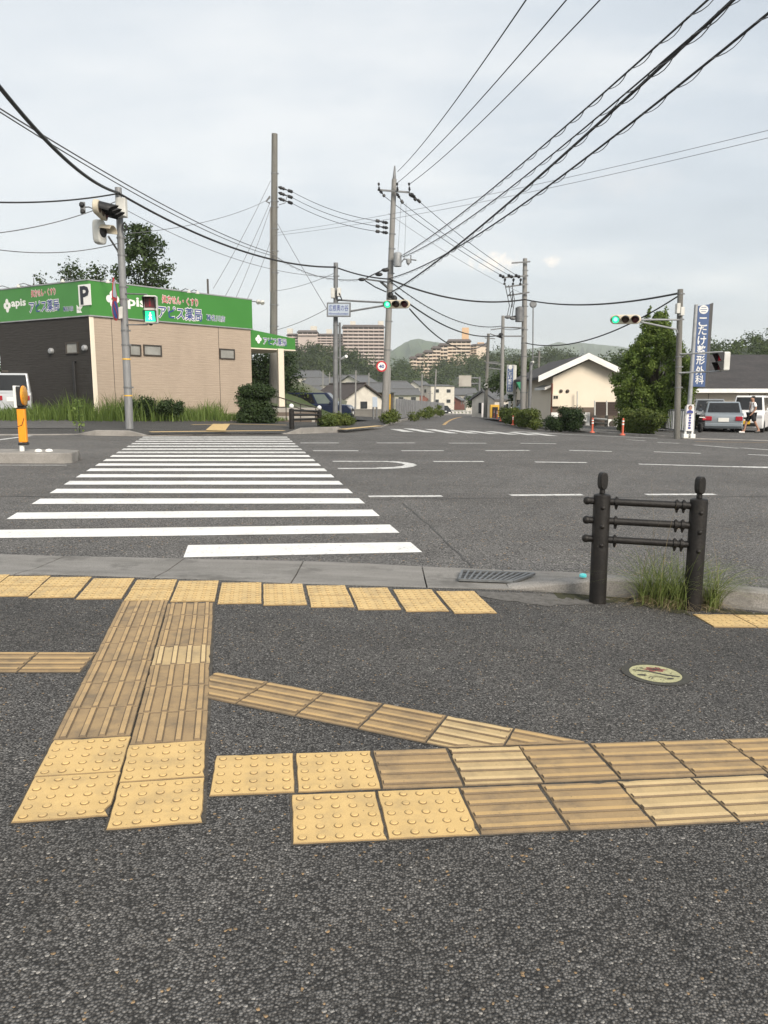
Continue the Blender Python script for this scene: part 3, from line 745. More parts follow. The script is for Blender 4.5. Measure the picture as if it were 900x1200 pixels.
# ---------------------------------------------------------------- tactile tiles
G = .303; T = .2975
def clip(poly, inset=0.0):
    """half-planes of a convex ccw polygon, moved inward"""
    hs = []
    for i in range(len(poly)):
        a, b = Vector(poly[i]), Vector(poly[(i+1) % len(poly)]); d = (b-a).normalized(); n = Vector((-d.y, d.x)); hs.append((n, n.dot(a)+inset))
    return hs
def cut(poly, hs):
    for n, k in hs:
        out = []
        for i in range(len(poly)):
            a, b = Vector(poly[i]), Vector(poly[(i+1) % len(poly)]); da, db = n.dot(a)-k, n.dot(b)-k
            if da >= 0: out.append(a)
            if (da < 0) != (db < 0): out.append(a.lerp(b, da/(da-db)))
        poly = out
        if len(poly) < 3: return []
    return poly
def tile_mesh(name, mat, kind, poly=None, flip=False, wear=1.0, nd=5):
    """a paving tile: slab 6 mm proud, with dots, or ribs along local x (flip: along local y)"""
    mb = MB(); poly = poly or [(0, 0), (T, 0), (T, T), (0, T)]
    top = .005; hs = clip(poly, .004); inner = cut([Vector(p) for p in poly], hs)
    ring = []; cx_ = sum(p[0] for p in poly)/len(poly); cy_ = sum(p[1] for p in poly)/len(poly)
    for i in range(len(poly)):
        p, q = Vector(poly[i]), Vector(poly[(i+1) % len(poly)]); k = max(1, int((q-p).length/.035)); e = (q-p).normalized(); nn = Vector((-e.y, e.x))
        for j in range(k):
            amp = .0012 if rng.random() > .08 else .006
            ring.append(p.lerp(q, j/k)+nn*abs(rng.normal())*amp*(1 if j else .3)+(nn*.003 if j == 0 else nn*0)*rng.random())
    n = len(ring); cc_ = Vector((cx_, cy_)); inn = [p+(cc_-p).normalized()*.003 for p in ring]
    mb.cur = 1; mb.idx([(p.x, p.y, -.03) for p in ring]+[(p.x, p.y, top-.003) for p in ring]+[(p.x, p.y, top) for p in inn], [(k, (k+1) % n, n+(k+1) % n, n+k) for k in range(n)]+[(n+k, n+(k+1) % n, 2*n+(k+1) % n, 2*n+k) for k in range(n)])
    mb.cur = 2; mb.face([(p.x, p.y, top) for p in inn]); mb.cur = 0
    if kind == 'dot':
        st = T/nd; h = .0065*wear; h_0 = h
        for i in range(nd):
            for j in range(nd):
                x, y = (i+.5)*st, (j+.5)*st
                if not all(n.dot(Vector((x, y))) >= k+.012 for n, k in hs): continue
                r = .0135; h = h_0*rng.uniform(.6, 1.0)
                mb.lathe((x, y, top-.0008), [(r, 0), (r*.93, h*.62), (r*.70, h), (.001, h*1.04)], 14)
                fs0 = len(mb.f)-(3*14+2)
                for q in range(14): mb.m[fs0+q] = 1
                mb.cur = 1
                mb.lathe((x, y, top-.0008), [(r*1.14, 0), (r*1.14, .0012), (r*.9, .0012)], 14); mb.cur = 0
    else:
        x0, x1, y0, y1 = min(p[0] for p in poly), max(p[0] for p in poly), min(p[1] for p in poly), max(p[1] for p in poly)
        for i in range(4):
            c = (i+.5)*T/4; w = .0135; h = .0070*wear
            pr = [(c-w, y0+.005), (c+w, y0+.005), (c+w, y1-.005), (c-w, y1-.005)] if flip else [(x0+.005, c-w), (x1-.005, c-w), (x1-.005, c+w), (x0+.005, c+w)]
            b = cut([Vector(p) for p in pr], clip(poly, .004))
            if len(b) < 3: continue
            t_ = cut([Vector(p) for p in pr], clip([tuple(p) for p in b], .0035)) if len(b) > 2 else []
            n = len(b)
            if len(t_) == n:
                mb.cur = 1; mb.idx([(p.x, p.y, top-.001) for p in b]+[(p.x, p.y, top+h) for p in t_], [(k, (k+1) % n, n+(k+1) % n, n+k) for k in range(n)])  # flanks darkened in colour to draw the rib's shadow line
                mb.cur = 0; mb.face([(p.x, p.y, top+h) for p in t_])
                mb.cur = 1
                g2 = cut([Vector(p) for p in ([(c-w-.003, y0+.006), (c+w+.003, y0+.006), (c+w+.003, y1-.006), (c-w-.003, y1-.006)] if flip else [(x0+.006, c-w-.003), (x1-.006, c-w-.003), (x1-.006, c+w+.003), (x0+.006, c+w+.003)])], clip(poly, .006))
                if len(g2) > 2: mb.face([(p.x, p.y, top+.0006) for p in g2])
                mb.cur = 0
            else: mb.prism([(p.x, p.y, top-.001) for p in b], (0, 0, h))
    me = bpy.data.meshes.new(name); me.from_pydata(mb.v, [], mb.f); me.materials.append(M[mat]); me.materials.append(M['t_dirt_shade2' if kind == 'dot' else 't_dirt_shade']); me.materials.append(M[mat if kind == 'dot' else ('t_base2' if mat == 't_pale' else 't_base')]); me.polygons.foreach_set('material_index', mb.m); me.update(); return me
TM = {}
def tile(kind, mat, o, ang, label, group, poly=None, flip=False, key=None, wear=1.0, nd=5):
    if poly is None:
        k = (kind, mat, flip, nd, int(rng.integers(5))); me = TM.get(k) or tile_mesh('tactile_tile', mat, kind, None, flip, wear, nd); TM[k] = me
    else: me = tile_mesh('tactile_tile', mat, kind, poly, flip, wear, nd)
    t = bpy.data.objects.new('tactile_tile', me); col.objects.link(t)
    c, s = math.cos(ang), math.sin(ang); X = V(c, s, -.033*c-.0114*s); Y = V(-s, c, .033*s-.0114*c)
    X, Y, Z = ax_from(X, Y); j = rng.normal(size=3)
    o = V(o.x, o.y, pave_z(o.x, o.y)+.001+abs(j[0])*.0008)
    Mx = Matrix((X, Y, Z)).transposed().to_4x4(); Mx.translation = o
    t.matrix_world = Mx @ Matrix.Rotation(j[1]*.006, 4, 'Z'); tag(t, label, 'tactile tile', group)
    return t
E2 = lambda a: (V(math.cos(a), math.sin(a), 0), V(-math.sin(a), math.cos(a), 0))
ordn = ['first', 'second', 'third', 'fourth', 'fifth', 'sixth', 'seventh', 'eighth', 'ninth', 'tenth', 'eleventh', 'twelfth', 'thirteenth']
# the paired strip that leads to the crossing
ta = R(12.0); ex, ey = E2(ta)
oA, oB = on(11.6, 966.2, pave_z), on(125.4, 974.0, pave_z); gap_ = (oB-oA).dot(ex)-.302; oA = oA+ex*gap_*.5; oB = oA+ex*.302+ey*(oB-oA).dot(ey)
for cx_, o0 in enumerate((oA, oB)):
    cn = 'outer' if cx_ == 0 else 'inner'
    for j in range(9):
        p = o0+ey*G*j
        if j < 2:
            tile('dot', 't_dot', p, ta, f'dotted yellow tile ending the paired strip, {"nearer" if j == 0 else "farther"} tile of its {cn} column', 'dotted tiles ending the paired strip')
        else:
            pale = cx_ == 1 and j == 5
            tile('rib', 't_pale' if pale else 't_rib', p, ta, 'pale ribbed tile, the lightest one of the paired strip' if pale else f'tan ribbed tile of the paired strip, {cn} column, {ordn[j-2]} beyond the dotted tiles', 'ribbed tiles of the paired strip', flip=True)
# the strip running across to the other footway
tb = R(8.0); fx, fy = E2(tb)
oD, oC = on(343.3, 990.7, pave_z), on(349.3, 930, pave_z)
for i in range(-1, 9):
    p = oC+fx*G*i
    if i < 1: tile('dot', 't_dot', p-fx*(.0 if i == 0 else .004), tb, 'dotted yellow tile set alone beside the paired strip' if i < 0 else 'dotted yellow tile in the far row, touching the first ribbed tile of the cross strip', 'dotted tiles of the cross strip')
    else: tile('rib', 't_pale' if i == 2 else ('t_rib' if i == 1 else 't_rib2'), p, tb, f'{"pale" if i == 2 else "ochre"} ribbed tile in the far row of the cross strip, {ordn[i-1]} from the dotted tiles', 'ribbed tiles of the cross strip', wear=.9)
for i in range(0, 8):
    p = oD+fx*G*i
    if i < 2: tile('dot', 't_dot', p, tb, f'dotted yellow tile in the near row of the cross strip, {"at its outer end" if i == 0 else "next to the ribbed tiles"}', 'dotted tiles of the cross strip')
    else: tile('rib', 't_pale' if i in (4, 5) else 't_rib2', p, tb, f'{"pale" if i in (4, 5) else "ochre"} ribbed tile in the near row of the cross strip, {ordn[i-2]} from the dotted tiles', 'ribbed tiles of the cross strip', wear=.9)
# the diagonal single strip
a0, a1 = on(316, 800.7, pave_z), on(612.7, 856.7, pave_z); d = a1-a0; td = math.atan2(d.y, d.x); dx, dy = E2(td); a0 = a0-dy*T
loc = lambda p, o: ((p-o).dot(dx), (p-o).dot(dy))
edge_c = [oC+fx*G*1+fy*(T+.012), oC+fx*G*9+fy*(T+.012)]
for k in range(-1, 5):
    o = a0+dx*G*k; poly = [Vector((0, 0)), Vector((T, 0)), Vector((T, T)), Vector((0, T))]
    e0, e1 = [Vector(loc(q, o)) for q in edge_c]; n_ = Vector((-(e1-e0).y, (e1-e0).x)).normalized(); poly = cut(poly, [(n_, n_.dot(e0))])
    b0, b1 = [Vector(loc(q, o)) for q in (on(247.5, 830, pave_z), on(250.7, 785, pave_z))]; n_ = Vector(((b1-b0).y, -(b1-b0).x)).normalized(); poly = cut(poly, [(n_, n_.dot(b0)-.022)])
    if len(poly) < 3: continue
    full = len(poly) == 4 and abs(poly[0].x)+abs(poly[0].y) < 1e-6 and all(min((p-q).length for q in map(Vector, ((0, 0), (T, 0), (T, T), (0, T)))) < 1e-4 for p in poly)
    tile('rib', 't_pale' if k == 3 else 't_rib2', o, td, 'cut wedge of ribbed tile ending the diagonal strip at the cross strip' if k == 4 else (f'ribbed tile of the diagonal strip, {ordn[k+1]} from the paired strip' if k < 3 else 'pale ribbed tile of the diagonal strip, clipped at one corner'), 'ribbed tiles of the diagonal strip', None if full else [tuple(p) for p in poly], wear=.9)
# the short single strip on the other side
q0, q1 = on(20.8, 788.5, pave_z), on(97, 788, pave_z); d = q1-q0; te = math.atan2(d.y, d.x)-.02; hx_, hy_ = E2(te)
for k in range(-3, 1):
    tile('rib', 't_rib2', q0+hx_*G*k, te, f'ribbed tile of the short side strip, {"touching" if k == 0 else ordn[-k]+" away from"} the paired strip', 'ribbed tiles of the short side strip', wear=.9)
# the double row of warning tiles behind the kerb
eb = [(-75, 698.5), (-22, 699.8), (32, 701.3), (88, 702.9), (144, 704.8), (198.7, 706), (254, 708.3), (308, 710), (363.6, 712.3), (419, 715.3), (475.5, 717.4), (532, 719.6), (590, 721.7)]
eb = [(-185, 696.5), (-130, 697.3)]+eb
for k in range(len(eb)-1):
    o = on(*eb[k], pave_z); q = on(*eb[k+1], pave_z); a = R(9.0-14.5*max(0, (k-5))/8)
    c_, s_ = E2(R(10.5) if k < 8 else R(10.5-2*(k-7)))
    an = R(11.5-.25*k)
    w_ = q-o; 
    for r_ in range(2):
        tile('dot', 't_edge', o+E2(an)[1]*G*r_+V(.004, 0, 0), an, f'dotted warning tile behind the kerb, {"kerb side" if r_ else "pavement side"}, {"by the paired strip, " if k in (6, 7) else ""}{ordn[min(12, k)]}' if k < 13 else f'last dotted warning tile of the kerb row by the drain, {"kerb side" if r_ else "pavement side"}', 'dotted warning tiles along the kerb')
g0 = on(836.5, 735.5, pave_z); g1 = on(905, 736.2, pave_z); d = g1-g0; tg = math.atan2(d.y, d.x); kx, ky = E2(tg)
for k in range(-1, 4):
    o = g0+kx*G*k; b0, b1 = [((q-o).dot(kx), (q-o).dot(ky)) for q in (on(837, 735.5, pave_z), on(811, 720, pave_z))]
    b0, b1 = Vector(b0), Vector(b1); n_ = Vector(((b1-b0).y, -(b1-b0).x)).normalized()
    poly = cut([Vector(p) for p in ((0, 0), (T, 0), (T, T), (0, T))], [(n_, n_.dot(b0))])
    if len(poly) < 3: continue
    tile('dot', 't_edge', o, tg, f'worn warning tile by the foot of the guardrail, {ordn[k+1]} from the corner cut', 'worn warning tiles beyond the guardrail', [tuple(p) for p in poly] if k <= 0 else None, wear=.7)
# mortar showing between tiles, laid as one thin bed per strip
def bed(pts, name='tile_bedding'):
    mb = MB(); n = 14
    a, b, c, d = pts
    for i in range(n):
        for t0, t1 in ((i/n, (i+1)/n),):
            q = [a.lerp(b, t0), a.lerp(b, t1), d.lerp(c, t1), d.lerp(c, t0)]; mb.face([(k.x, k.y, pave_z(k.x, k.y)+.0022) for k in q])
    return mb
mb = MB()
o1, o2 = oA, oB
for oo, w, hgt, X, Y in ((o1, G, 9*G, ex, ey), (o2, G, 9*G, ex, ey), (oC-fx*G*1, 10*G, G, fx, fy), (oD, 8*G, G, fx, fy), (a0-dx*.0, 4.6*G, G, dx, dy), (q0-hx_*3*G, 4*G, G, hx_, hy_)):
    e = .006; b_ = bed([oo-X*e-Y*e, oo+X*(w+e)-Y*e, oo+X*(w+e)+Y*(hgt+e), oo-X*e+Y*(hgt+e)]); 
    for f in b_.f: mb.face([b_.v[k] for k in f])
    for p in range(len(mb.v)-len(b_.v), len(mb.v)): mb.v[p] = (mb.v[p][0], mb.v[p][1], mb.v[p][2]+.0001*(len(mb.f) % 7))
structure(mb.build('tile_bedding', 'joint'))

# ---------------------------------------------------------------- manhole
mc = on(768, 790, pave_z); rad = (on(806, 792, pave_z)-on(728, 788, pave_z)).length/2
mh = thing('manhole_cover', 'small round manhole cover, cream with a faded red flower', 'manhole cover', mc)
PX, PY, PZ = ax_from((1, 0, -.033), (0, 1, -.0114))
def disc(mb, r0, r1, up, n=40, wob=0):
    for k in range(n):
        a, b = 2*math.pi*k/n, 2*math.pi*(k+1)/n
        f = lambda r, t: mc+(PX*math.cos(t)+PY*math.sin(t))*r+PZ*up
        if r0 <= 0: mb.face([f(0, 0), f(r1, a), f(r1, b)])
        else: mb.face([f(r0, a), f(r1, a), f(r1, b), f(r0, b)])
mb = MB(); disc(mb, rad*.80, rad, .004); mb.build('frame', 'iron', mh)
mb = MB(); disc(mb, 0, rad*.80, .0028); disc(mb, rad*.76, rad*.80, .003); mb.build('seat_ring', 'iron', mh)
mb = MB(); disc(mb, 0, rad*.765, .0042); cov = mb.build('cover', 'coverc', mh)
def mpoly(pts, up, mb): mb.face([mc+PX*x*rad+PY*y*rad+PZ*up for x, y in pts])
rot = -.35
def rp(pts): return [(x*math.cos(rot)-y*math.sin(rot), x*math.sin(rot)+y*math.cos(rot)) for x, y in pts]
mb = MB(); mpoly(rp([(-.66, .06), (-.2, .14), (.3, .04), (.7, .04), (.69, -.05), (.3, -.08), (-.2, .03), (-.67, -.02)]), .0052, mb)
mpoly(rp([(-.5, .30), (-.42, .38), (-.33, .32), (-.4, .26)]), .0052, mb)
for (cx_, cy_, a, b) in ((-.47, -.18, .15, .075), (.30, -.42, .11, .07)):
    mpoly([(cx_+a*math.cos(t), cy_+b*math.sin(t)) for t in np.linspace(0, 2*math.pi, 15)[:-1]], .0054, mb)
for i in range(34):
    x, y = rng.uniform(-.6, .6, 2)
    if x*x+y*y < .45: mpoly([(x+.022*math.cos(t), y+.022*math.sin(t)) for t in np.linspace(0, 2*math.pi, 6)[:-1]], .0050, mb)
for r0 in (.22, .30):
    for k in range(9):
        t0, t1 = math.pi*(.1+.09*k), math.pi*(.1+.09*(k+1)); mpoly([(-.06+r0*math.cos(t0), -.55+r0*math.sin(t0)), (-.06+r0*math.cos(t1), -.55+r0*math.sin(t1)), (-.06+(r0+.03)*math.cos(t1), -.55+(r0+.03)*math.sin(t1)), (-.06+(r0+.03)*math.cos(t0), -.55+(r0+.03)*math.sin(t0))], .0051, mb)
mb.build('relief', 'iron', cov)
mb = MB()
fl_ = []
for k in range(24):
    t = 2*math.pi*k/24; r_ = .25*(1+.22*math.cos(t*6)); fl_.append((.10+r_*1.25*math.cos(t), .34+r_*.75*math.sin(t)))
mpoly(fl_, .0050, mb); mb.build('flower', 'coverr', cov)
mb = MB()
for k in range(6):
    t = math.pi*k/6; c, s = math.cos(t), math.sin(t)
    mpoly([(.10+.24*c-.012*s, .34+.15*s+.012*c), (.10+.24*c+.012*s, .34+.15*s-.012*c), (.10-.24*c+.012*s, .34-.15*s-.012*c), (.10-.24*c-.012*s, .34-.15*s+.012*c)], .0056, mb)
mb.build('petal_line', 'iron', cov)

# ---------------------------------------------------------------- drain grate
ga, gb, gc, gd = on(538, 684.5, road_z), on(601, 686.8, road_z), on(626, 677.4, road_z), on(542, 673.8, road_z)
gr = thing('drain_grate', 'steel drain grate set in the gutter by the raised kerb', 'drain grate', (ga+gc)/2)
mb = MB(); mb.face([p+V(0, 0, .030) for p in (ga, gb, gc, gd)]); mb.build('pit_shade', 'black', gr)  # flat black sheet paints the shade of the pit below the bars
mb = MB()
for k in range(12):
    t = k/11; a, b = ga.lerp(gb, t)+V(0, 0, .036), gd.lerp(gc, t)+V(0, 0, .036); mb.tube([a, b], .011 if k not in (0, 11) else .014, 4)
mb.build('bars', 'grate', gr)
mb = MB()
for a, b in ((ga, gb), (gb, gc), (gc, gd), (gd, ga)): mb.tube([a+V(0, 0, .037), b+V(0, 0, .037)], .013, 4)
for t in (.33, .66): mb.tube([ga.lerp(gd, t)+V(0, 0, .031), gb.lerp(gc, t)+V(0, 0, .031)], .005, 4)
mb.build('frame', 'grate', gr)
# ---------------------------------------------------------------- guardrail
b1, b2 = on(700, 706, pave_z), on(811, 714.5, pave_z)
gu = thing('guardrail', 'black post and rail guardrail with upright oval finials at the pavement corner', 'guardrail', b1)
h1 = P(704.5, 579, b1.y).z-b1.z; h2 = P(817, 584.5, b2.y).z-b2.z
ld = (b2-b1).normalized(); vw = V(b1.x, b1.y, 0).normalized()
for b, h in ((b1, h1), (b2, h2)):
    r = .060; mb = MB()
    mb.lathe(b, [(r*1.0, -.25), (r, h-.02), (r*.97, h-.006), (r*.85, h), (.001, h+.006)], 28)
    po = mb.build('post', 'rail', gu, smooth=True)
    mb = MB(); side = V(ld.x, ld.y, 0).normalized(); fw = V(-side.y, side.x, 0)
    mb.cyl(b+V(0, 0, h), b+V(0, 0, h+.055), .021, .018, 12)
    # finial: an upright rounded slab, seen nearly edge on
    ax_ = (side*.45-fw*.89).normalized(); wd = V(-ax_.y, ax_.x, 0)
    out = []
    for k in range(20):
        t = 2*math.pi*k/20; out.append(b+V(0, 0, h+.095)+wd*.030*abs(math.cos(t))**.7*math.copysign(1, math.cos(t))+V(0, 0, .062)*abs(math.sin(t))**.7*math.copysign(1, math.sin(t)))
    mb.prism([p-ax_*.027 for p in out], ax_*.054)
    mb.build('finial', 'rail', po, smooth=True, bevel=.008)
    mb = MB()
    for zf in (.885, .715, .545):
        mb = MB(); pt = b-vw*(r-.002)+V(.0, 0, h*zf)+V(.012, 0, 0); mb.lathe(pt, [(.017, 0), (.016, .008), (.010, .014), (.001, .016)], 12, axis=-vw); mb.build('bolt', 'rail', po, smooth=True)
for zf in (.935, .76, .59):
    a, b = b1+V(0, 0, h1*zf), b2+V(0, 0, h2*zf); d = (b-a).normalized()
    mb = MB(); mb.cyl(a-d*.10, b+d*.03, .0255, None, 16); mb.ball(a-d*.10, .030, 14)
    rl = mb.build('rail', 'rail', gu, smooth=True)
    mb = MB()
    for q, s in ((a+d*.10, 1), (b-d*.10, -1), (b-d*.145, -1)):
        mb = MB(); mb.cyl(q-d*.011, q+d*.011, .034, None, 14); mb.lathe(q-V(0, 0, .030), [(.009, .004), (.011, -.008), (.007, -.022), (.001, -.026)], 8)
        mb.lathe(q+V(0, 0, .030), [(.008, -.004), (.006, .008), (.001, .010)], 8); mb.build('clamp', 'rail', rl, smooth=True)

# ---------------------------------------------------------------- grass tufts at the guardrail
def tuft(pts, n, hmax, lab, spread):
    bs = []; hh = []; dd = []; ll = []
    c0 = on(*pts[0], pave_z)
    t = thing('grass_tuft', lab, 'grass tuft', c0, 'grass tufts at the guardrail')
    for i in range(n):
        q = pts[int(rng.integers(len(pts)))]; p = on(q[0]+rng.normal()*spread, q[1]+rng.normal()*2.2, pave_z)
        bs.append(p); h = hmax*(.35+.65*rng.random()**.7); hh.append(h); a = rng.normal()*1.2+(math.pi if q[0] < 770 else 0)*(.65 if rng.random() < .55 else rng.random()*2); a = a if rng.random() < .7 else rng.random()*6.28
        dd.append((math.cos(a), math.sin(a)*.8, 0)); ll.append(h*(.2+rng.random()*1.5))
    bs, hh, dd, ll = np.array(bs), np.array(hh), np.array(dd), np.array(ll)
    ribbons('blades', bs, hh, dd, ll, rng.uniform(.004, .008, n), 'gr_tuft', t, 6)
    m = n//2; k = rng.integers(0, n, m); a = rng.random(m)*6.28
    ribbons('dry_blades', bs[k]+rng.normal(size=(m, 3))*[.03, .03, 0], hh[k]*rng.uniform(.15, .5, m), np.stack([np.cos(a), np.sin(a)*.7, 0*a], 1), hh[k]*rng.uniform(.5, 1.1, m), .0045, 'gr_dry', t, 5, None, 1.5)
    k = rng.integers(0, n, 5); a = rng.random(5)*6.28
    ribbons('seed_stalks', bs[k], hmax*rng.uniform(1.15, 1.7, 5), np.stack([np.cos(a), np.sin(a), 0*a], 1), hmax*rng.uniform(.2, .7, 5), .003, 'gr_dry', t, 6, None, .4)
tuft([(754, 704), (764, 706), (775, 708), (785, 709), (793, 711), (799, 712)], 470, .53, 'broad tuft of green grass between the two guardrail posts', 5)
tuft([(826, 709), (832, 712), (838, 713)], 190, .44, 'narrow tuft of green grass on the outer side of the guardrail', 4)
mb = MB()
kb = on(684, 675, lambda x, y: pave_z(x, y)+.128)
mb.lathe(kb+V(0, 0.02, 0), [(.028, -.01), (.028, .005), (.021, .013), (.001, .017)], 14); tag(mb.build('kerb_reflector', 'cyan', smooth=True), 'small cyan glass reflector on the raised kerb', 'reflector')

# ---------------------------------------------------------------- median island with keep-left post
e1 = on(83, 543.2, road_z); e0 = on(-160, 542.5, road_z)
iz = .20; dpt = .85; d = (e0-e1).normalized(); n_ = V(-d.y, d.x, 0).normalized(); n_ = n_ if n_.y > 0 else -n_
out = [e1+n_*.12, e1+d*.12, e0, e0+n_*dpt, e1+n_*dpt+d*.12, e1+n_*(dpt-.12)]
mb = MB(); mb.prism([V(p.x, p.y, road_z(p.x, p.y)-.1) for p in out], (0, 0, .1+iz))
tag(mb.build('median_island', 'conc', bevel=.025), 'stained concrete median island at the end of the crossing', 'traffic island')
for u, dd_ in ((39, .3), (51, .35)):
    p = e1.lerp(e0, (83-u)/243.0)+n_*dd_+V(0, 0, iz); mb = MB(); mb.lathe(p, [(.07, -.01), (.068, .02), (.05, .045), (.001, .055)], 14)
    tag(mb.build('road_stud', 'white', smooth=True), 'white domed road stud on the median, ' + ('nearer the yellow post' if u == 39 else 'nearer the rounded end'), 'road stud', 'road studs on the median')
kp = e1.lerp(e0, (83-26)/243.0)+n_*.35+V(0, 0, iz); ky_ = kp.y; Z = lambda v: zat(v, ky_)
kpo = thing('warning_bollard', 'orange warning bollard with a round amber lamp on the median', 'bollard', kp)
kp.x = xat(25.3, 522, ky_); kx0 = kp.x; kpo.location.x = kx0
mb = MB(); mb.cyl(kp-V(0, 0, .02), V(kx0+.01, ky_, Z(518)), .045, None, 14); mb.build('post', 'white', kpo, smooth=True)
w = xat(31.8, 500, ky_)-xat(20.3, 500, ky_); xm = xat(26.3, 500, ky_)
mb = MB(); mb.box((xm, ky_, (Z(478)+Z(518.5))/2), (w*.80, .10, Z(478)-Z(518.5)), rz=.12); pn = mb.build('panel', 'orange', kpo, bevel=.02)
mb = MB(); mb.box((xm, ky_, Z(520)), (w*.9, .13, .05), rz=.12); mb.box((xm, ky_, Z(477.5)), (w*.86, .13, .05), rz=.12); mb.build('collar', 'black', kpo, bevel=.01)
mb = MB(); mb.tube([(xm-w*.36, ky_-.056, Z(500)), (xm+w*.1, ky_-.058, Z(498)), (xm+w*.34, ky_-.05, Z(490))], .006, 5); mb.build('crack', 'black', pn)
mb = MB(); mb.box((xat(24.8, 464, ky_), ky_+.02, (Z(453)+Z(476))/2), (.13, .26, Z(453)-Z(476)), rz=.17); mb.build('lamp_box', 'black', kpo, bevel=.015)
mb = MB(); mb.box((xat(18.3, 464, ky_), ky_+.05, (Z(452)+Z(478))/2), (.06, .26, Z(452)-Z(478)), rz=.17); mb.build('back_plate', 'white', kpo, bevel=.01)
la = V(.985, .17, 0); lc = V(xat(29.3, 464, ky_), ky_-.02, Z(463.7)); rl = (Z(452.5)-Z(475))/2
mb = MB(); mb.lathe(lc, [(rl, 0), (rl, .01), (rl*.85, .022), (rl*.4, .03), (.001, .034)], 24, axis=la); ln = mb.build('lamp_lens', 'amberlens', kpo, smooth=True)
mb = MB(); mb.lathe(lc, [(rl*1.04, -.025), (rl*1.04, .0), (rl*.98, .004)], 24, axis=la); mb.build('lamp_rim', 'orange', ln, smooth=True)

# ================================================================ pharmacy block
Zt = lambda v, Y: zat(v, Y)
C_ = V(xat(110, 430, 31), 31, 0); Rr = V(xat(295, 440, 37.1), 37.1, 0); Ll = V(xat(3, 440, 34), 34, 0); Bk = Ll+Rr-C_
zTop, zBand, zG = Zt(328.8, 31), Zt(369.3, 31), -.1
ph = thing('pharmacy_building', 'single-storey pharmacy with green sign band over charcoal and beige walls', 'building', C_)
fp = [C_, Rr, Bk, Ll]
up = V(0, 0, 1)
nR = V((Rr-C_).y, -(Rr-C_).x, 0).normalized(); nR = nR if nR.dot(C_) < 0 else -nR
nL = V((Ll-C_).y, -(Ll-C_).x, 0).normalized(); nL = nL if nL.dot(C_) < 0 else -nL
mb = MB(); mb.prism([p+V(0, 0, zG) for p in fp], (0, 0, zBand+.1-zG)); bw = mb.build('wall', 'beigewall', ph)
dL = (Ll-C_).normalized(); dR = (Rr-C_).normalized()
mb = MB(); mb.prism([C_+dL*.02+V(0, 0, zG), Ll+V(0, 0, zG), Ll+nL*.05+V(0, 0, zG), C_+nL*.05+dL*.02+V(0, 0, zG)], (0, 0, zBand-zG)); dw = mb.build('wall', 'darkwall', ph); dw['label'] = 'charcoal side wall'
mb = MB(); mb.prism([C_-dR*.03-dL*.0+nR*.03+V(0, 0, zG), C_+dR*.09+nR*.03+V(0, 0, zG), C_+dR*.09+nL*.08+V(0, 0, zG), C_-dR*.02+nL*.08+V(0, 0, zG)], (0, 0, zBand-zG)); mb.build('corner_trim', 'creamwall', ph)
cen = (C_+Bk)/2
grow = lambda k: [p+(p-cen).normalized()*k for p in fp]
mb = MB(); mb.prism([p+V(0, 0, zBand) for p in grow(.10)], (0, 0, zTop-zBand)); band = mb.build('sign_band', 'green', ph)
mb = MB(); mb.prism([p+V(0, 0, zTop) for p in grow(.13)], (0, 0, .05)); mb.build('coping', 'galv', ph)
mb = MB(); mb.prism([p+V(0, 0, zBand-.045) for p in grow(.13)], (0, 0, .045)); mb.build('band_trim', 'galv', ph)
gf = grow(.10)
oR, oL = gf[0], gf[0]
nR2 = (gf[1]-gf[0]).cross(up).normalized(); nR2 = nR2 if nR2.dot(gf[0]) < 0 else -nR2
nL2 = (gf[3]-gf[0]).cross(up).normalized(); nL2 = nL2 if nL2.dot(gf[0]) < 0 else -nL2
XR = V(-nR2.y, nR2.x, 0); XL = V(-nL2.y, nL2.x, 0)     # viewer's left-to-right along each face
def sign_text(parent, face, body, u0, u1, vb, vt, mat, weight, halo=None, hw=.07, name='lettering', lift=.005):
    o, n, X = (gf[0], nR2, XR) if face == 'R' else (gf[0], nL2, XL)
    a, b = hit(u0, vb, o, n), hit(u1, vb, o, n); t = hit(u0, vt, o, n)
    w = (b-a).dot(X); h = t.z-a.z
    lettering(parent, body, mat, a, X, up, w, h, weight, halo, hw, lift, name)
def clover(parent, face, u, v, r):
    o, n, X = (gf[0], nR2, XR) if face == 'R' else (gf[0], nL2, XL)
    c = hit(u, v, o, n); mb = MB()
    for (dx_, dy_) in ((0, .62), (0, -.62), (.55, 0), (-.55, 0)):
        k = [(c+X*r*(dx_+.42*math.cos(t))+up*r*(dy_+.5*math.sin(t))+n*(.007+.0004*abs(dx_))) for t in np.linspace(0, 2*math.pi, 15)[:-1]]
        mb.face(k)
    lo = mb.build('emblem', 'white', parent)
    mb = MB(); mb.face([c+X*r*.22*math.cos(t)+up*r*.22*math.sin(t)+n*.012 for t in np.linspace(0, 2*math.pi, 11)[:-1]]); mb.build('emblem_centre', 'green', lo)
sign_text(band, 'L', '処方せん・くすり', 37, 65.5, 347.5+.8, 340, 'redtxt', .014, 'white', .05)
sign_text(band, 'L', 'アピス薬局', 35, 70, 367, 353.5, 'navy', .011, 'white', .048)
sign_text(band, 'L', '猪名川店', 74.5, 86, 365, 359.5, 'navy', .012, 'white', .045)
sign_text(band, 'L', 'apis', 14, 30.5, 362, 351.5, 'white', .03)
clover(band, 'L', 8.6, 358.3, .26)
sign_text(band, 'R', '処方せん・くすり', 190, 232, 354.8, 345.5, 'redtxt', .014, 'white', .05)
sign_text(band, 'R', 'アピス薬局', 186, 236.5, 372.3, 357.5, 'navy', .011, 'white', .048)
sign_text(band, 'R', '猪名川店', 242, 263.5, 375.3, 368.5, 'navy', .012, 'white', .045)
sign_text(band, 'R', 'apis', 141, 170.5, 360.5, 347.0, 'white', .03)
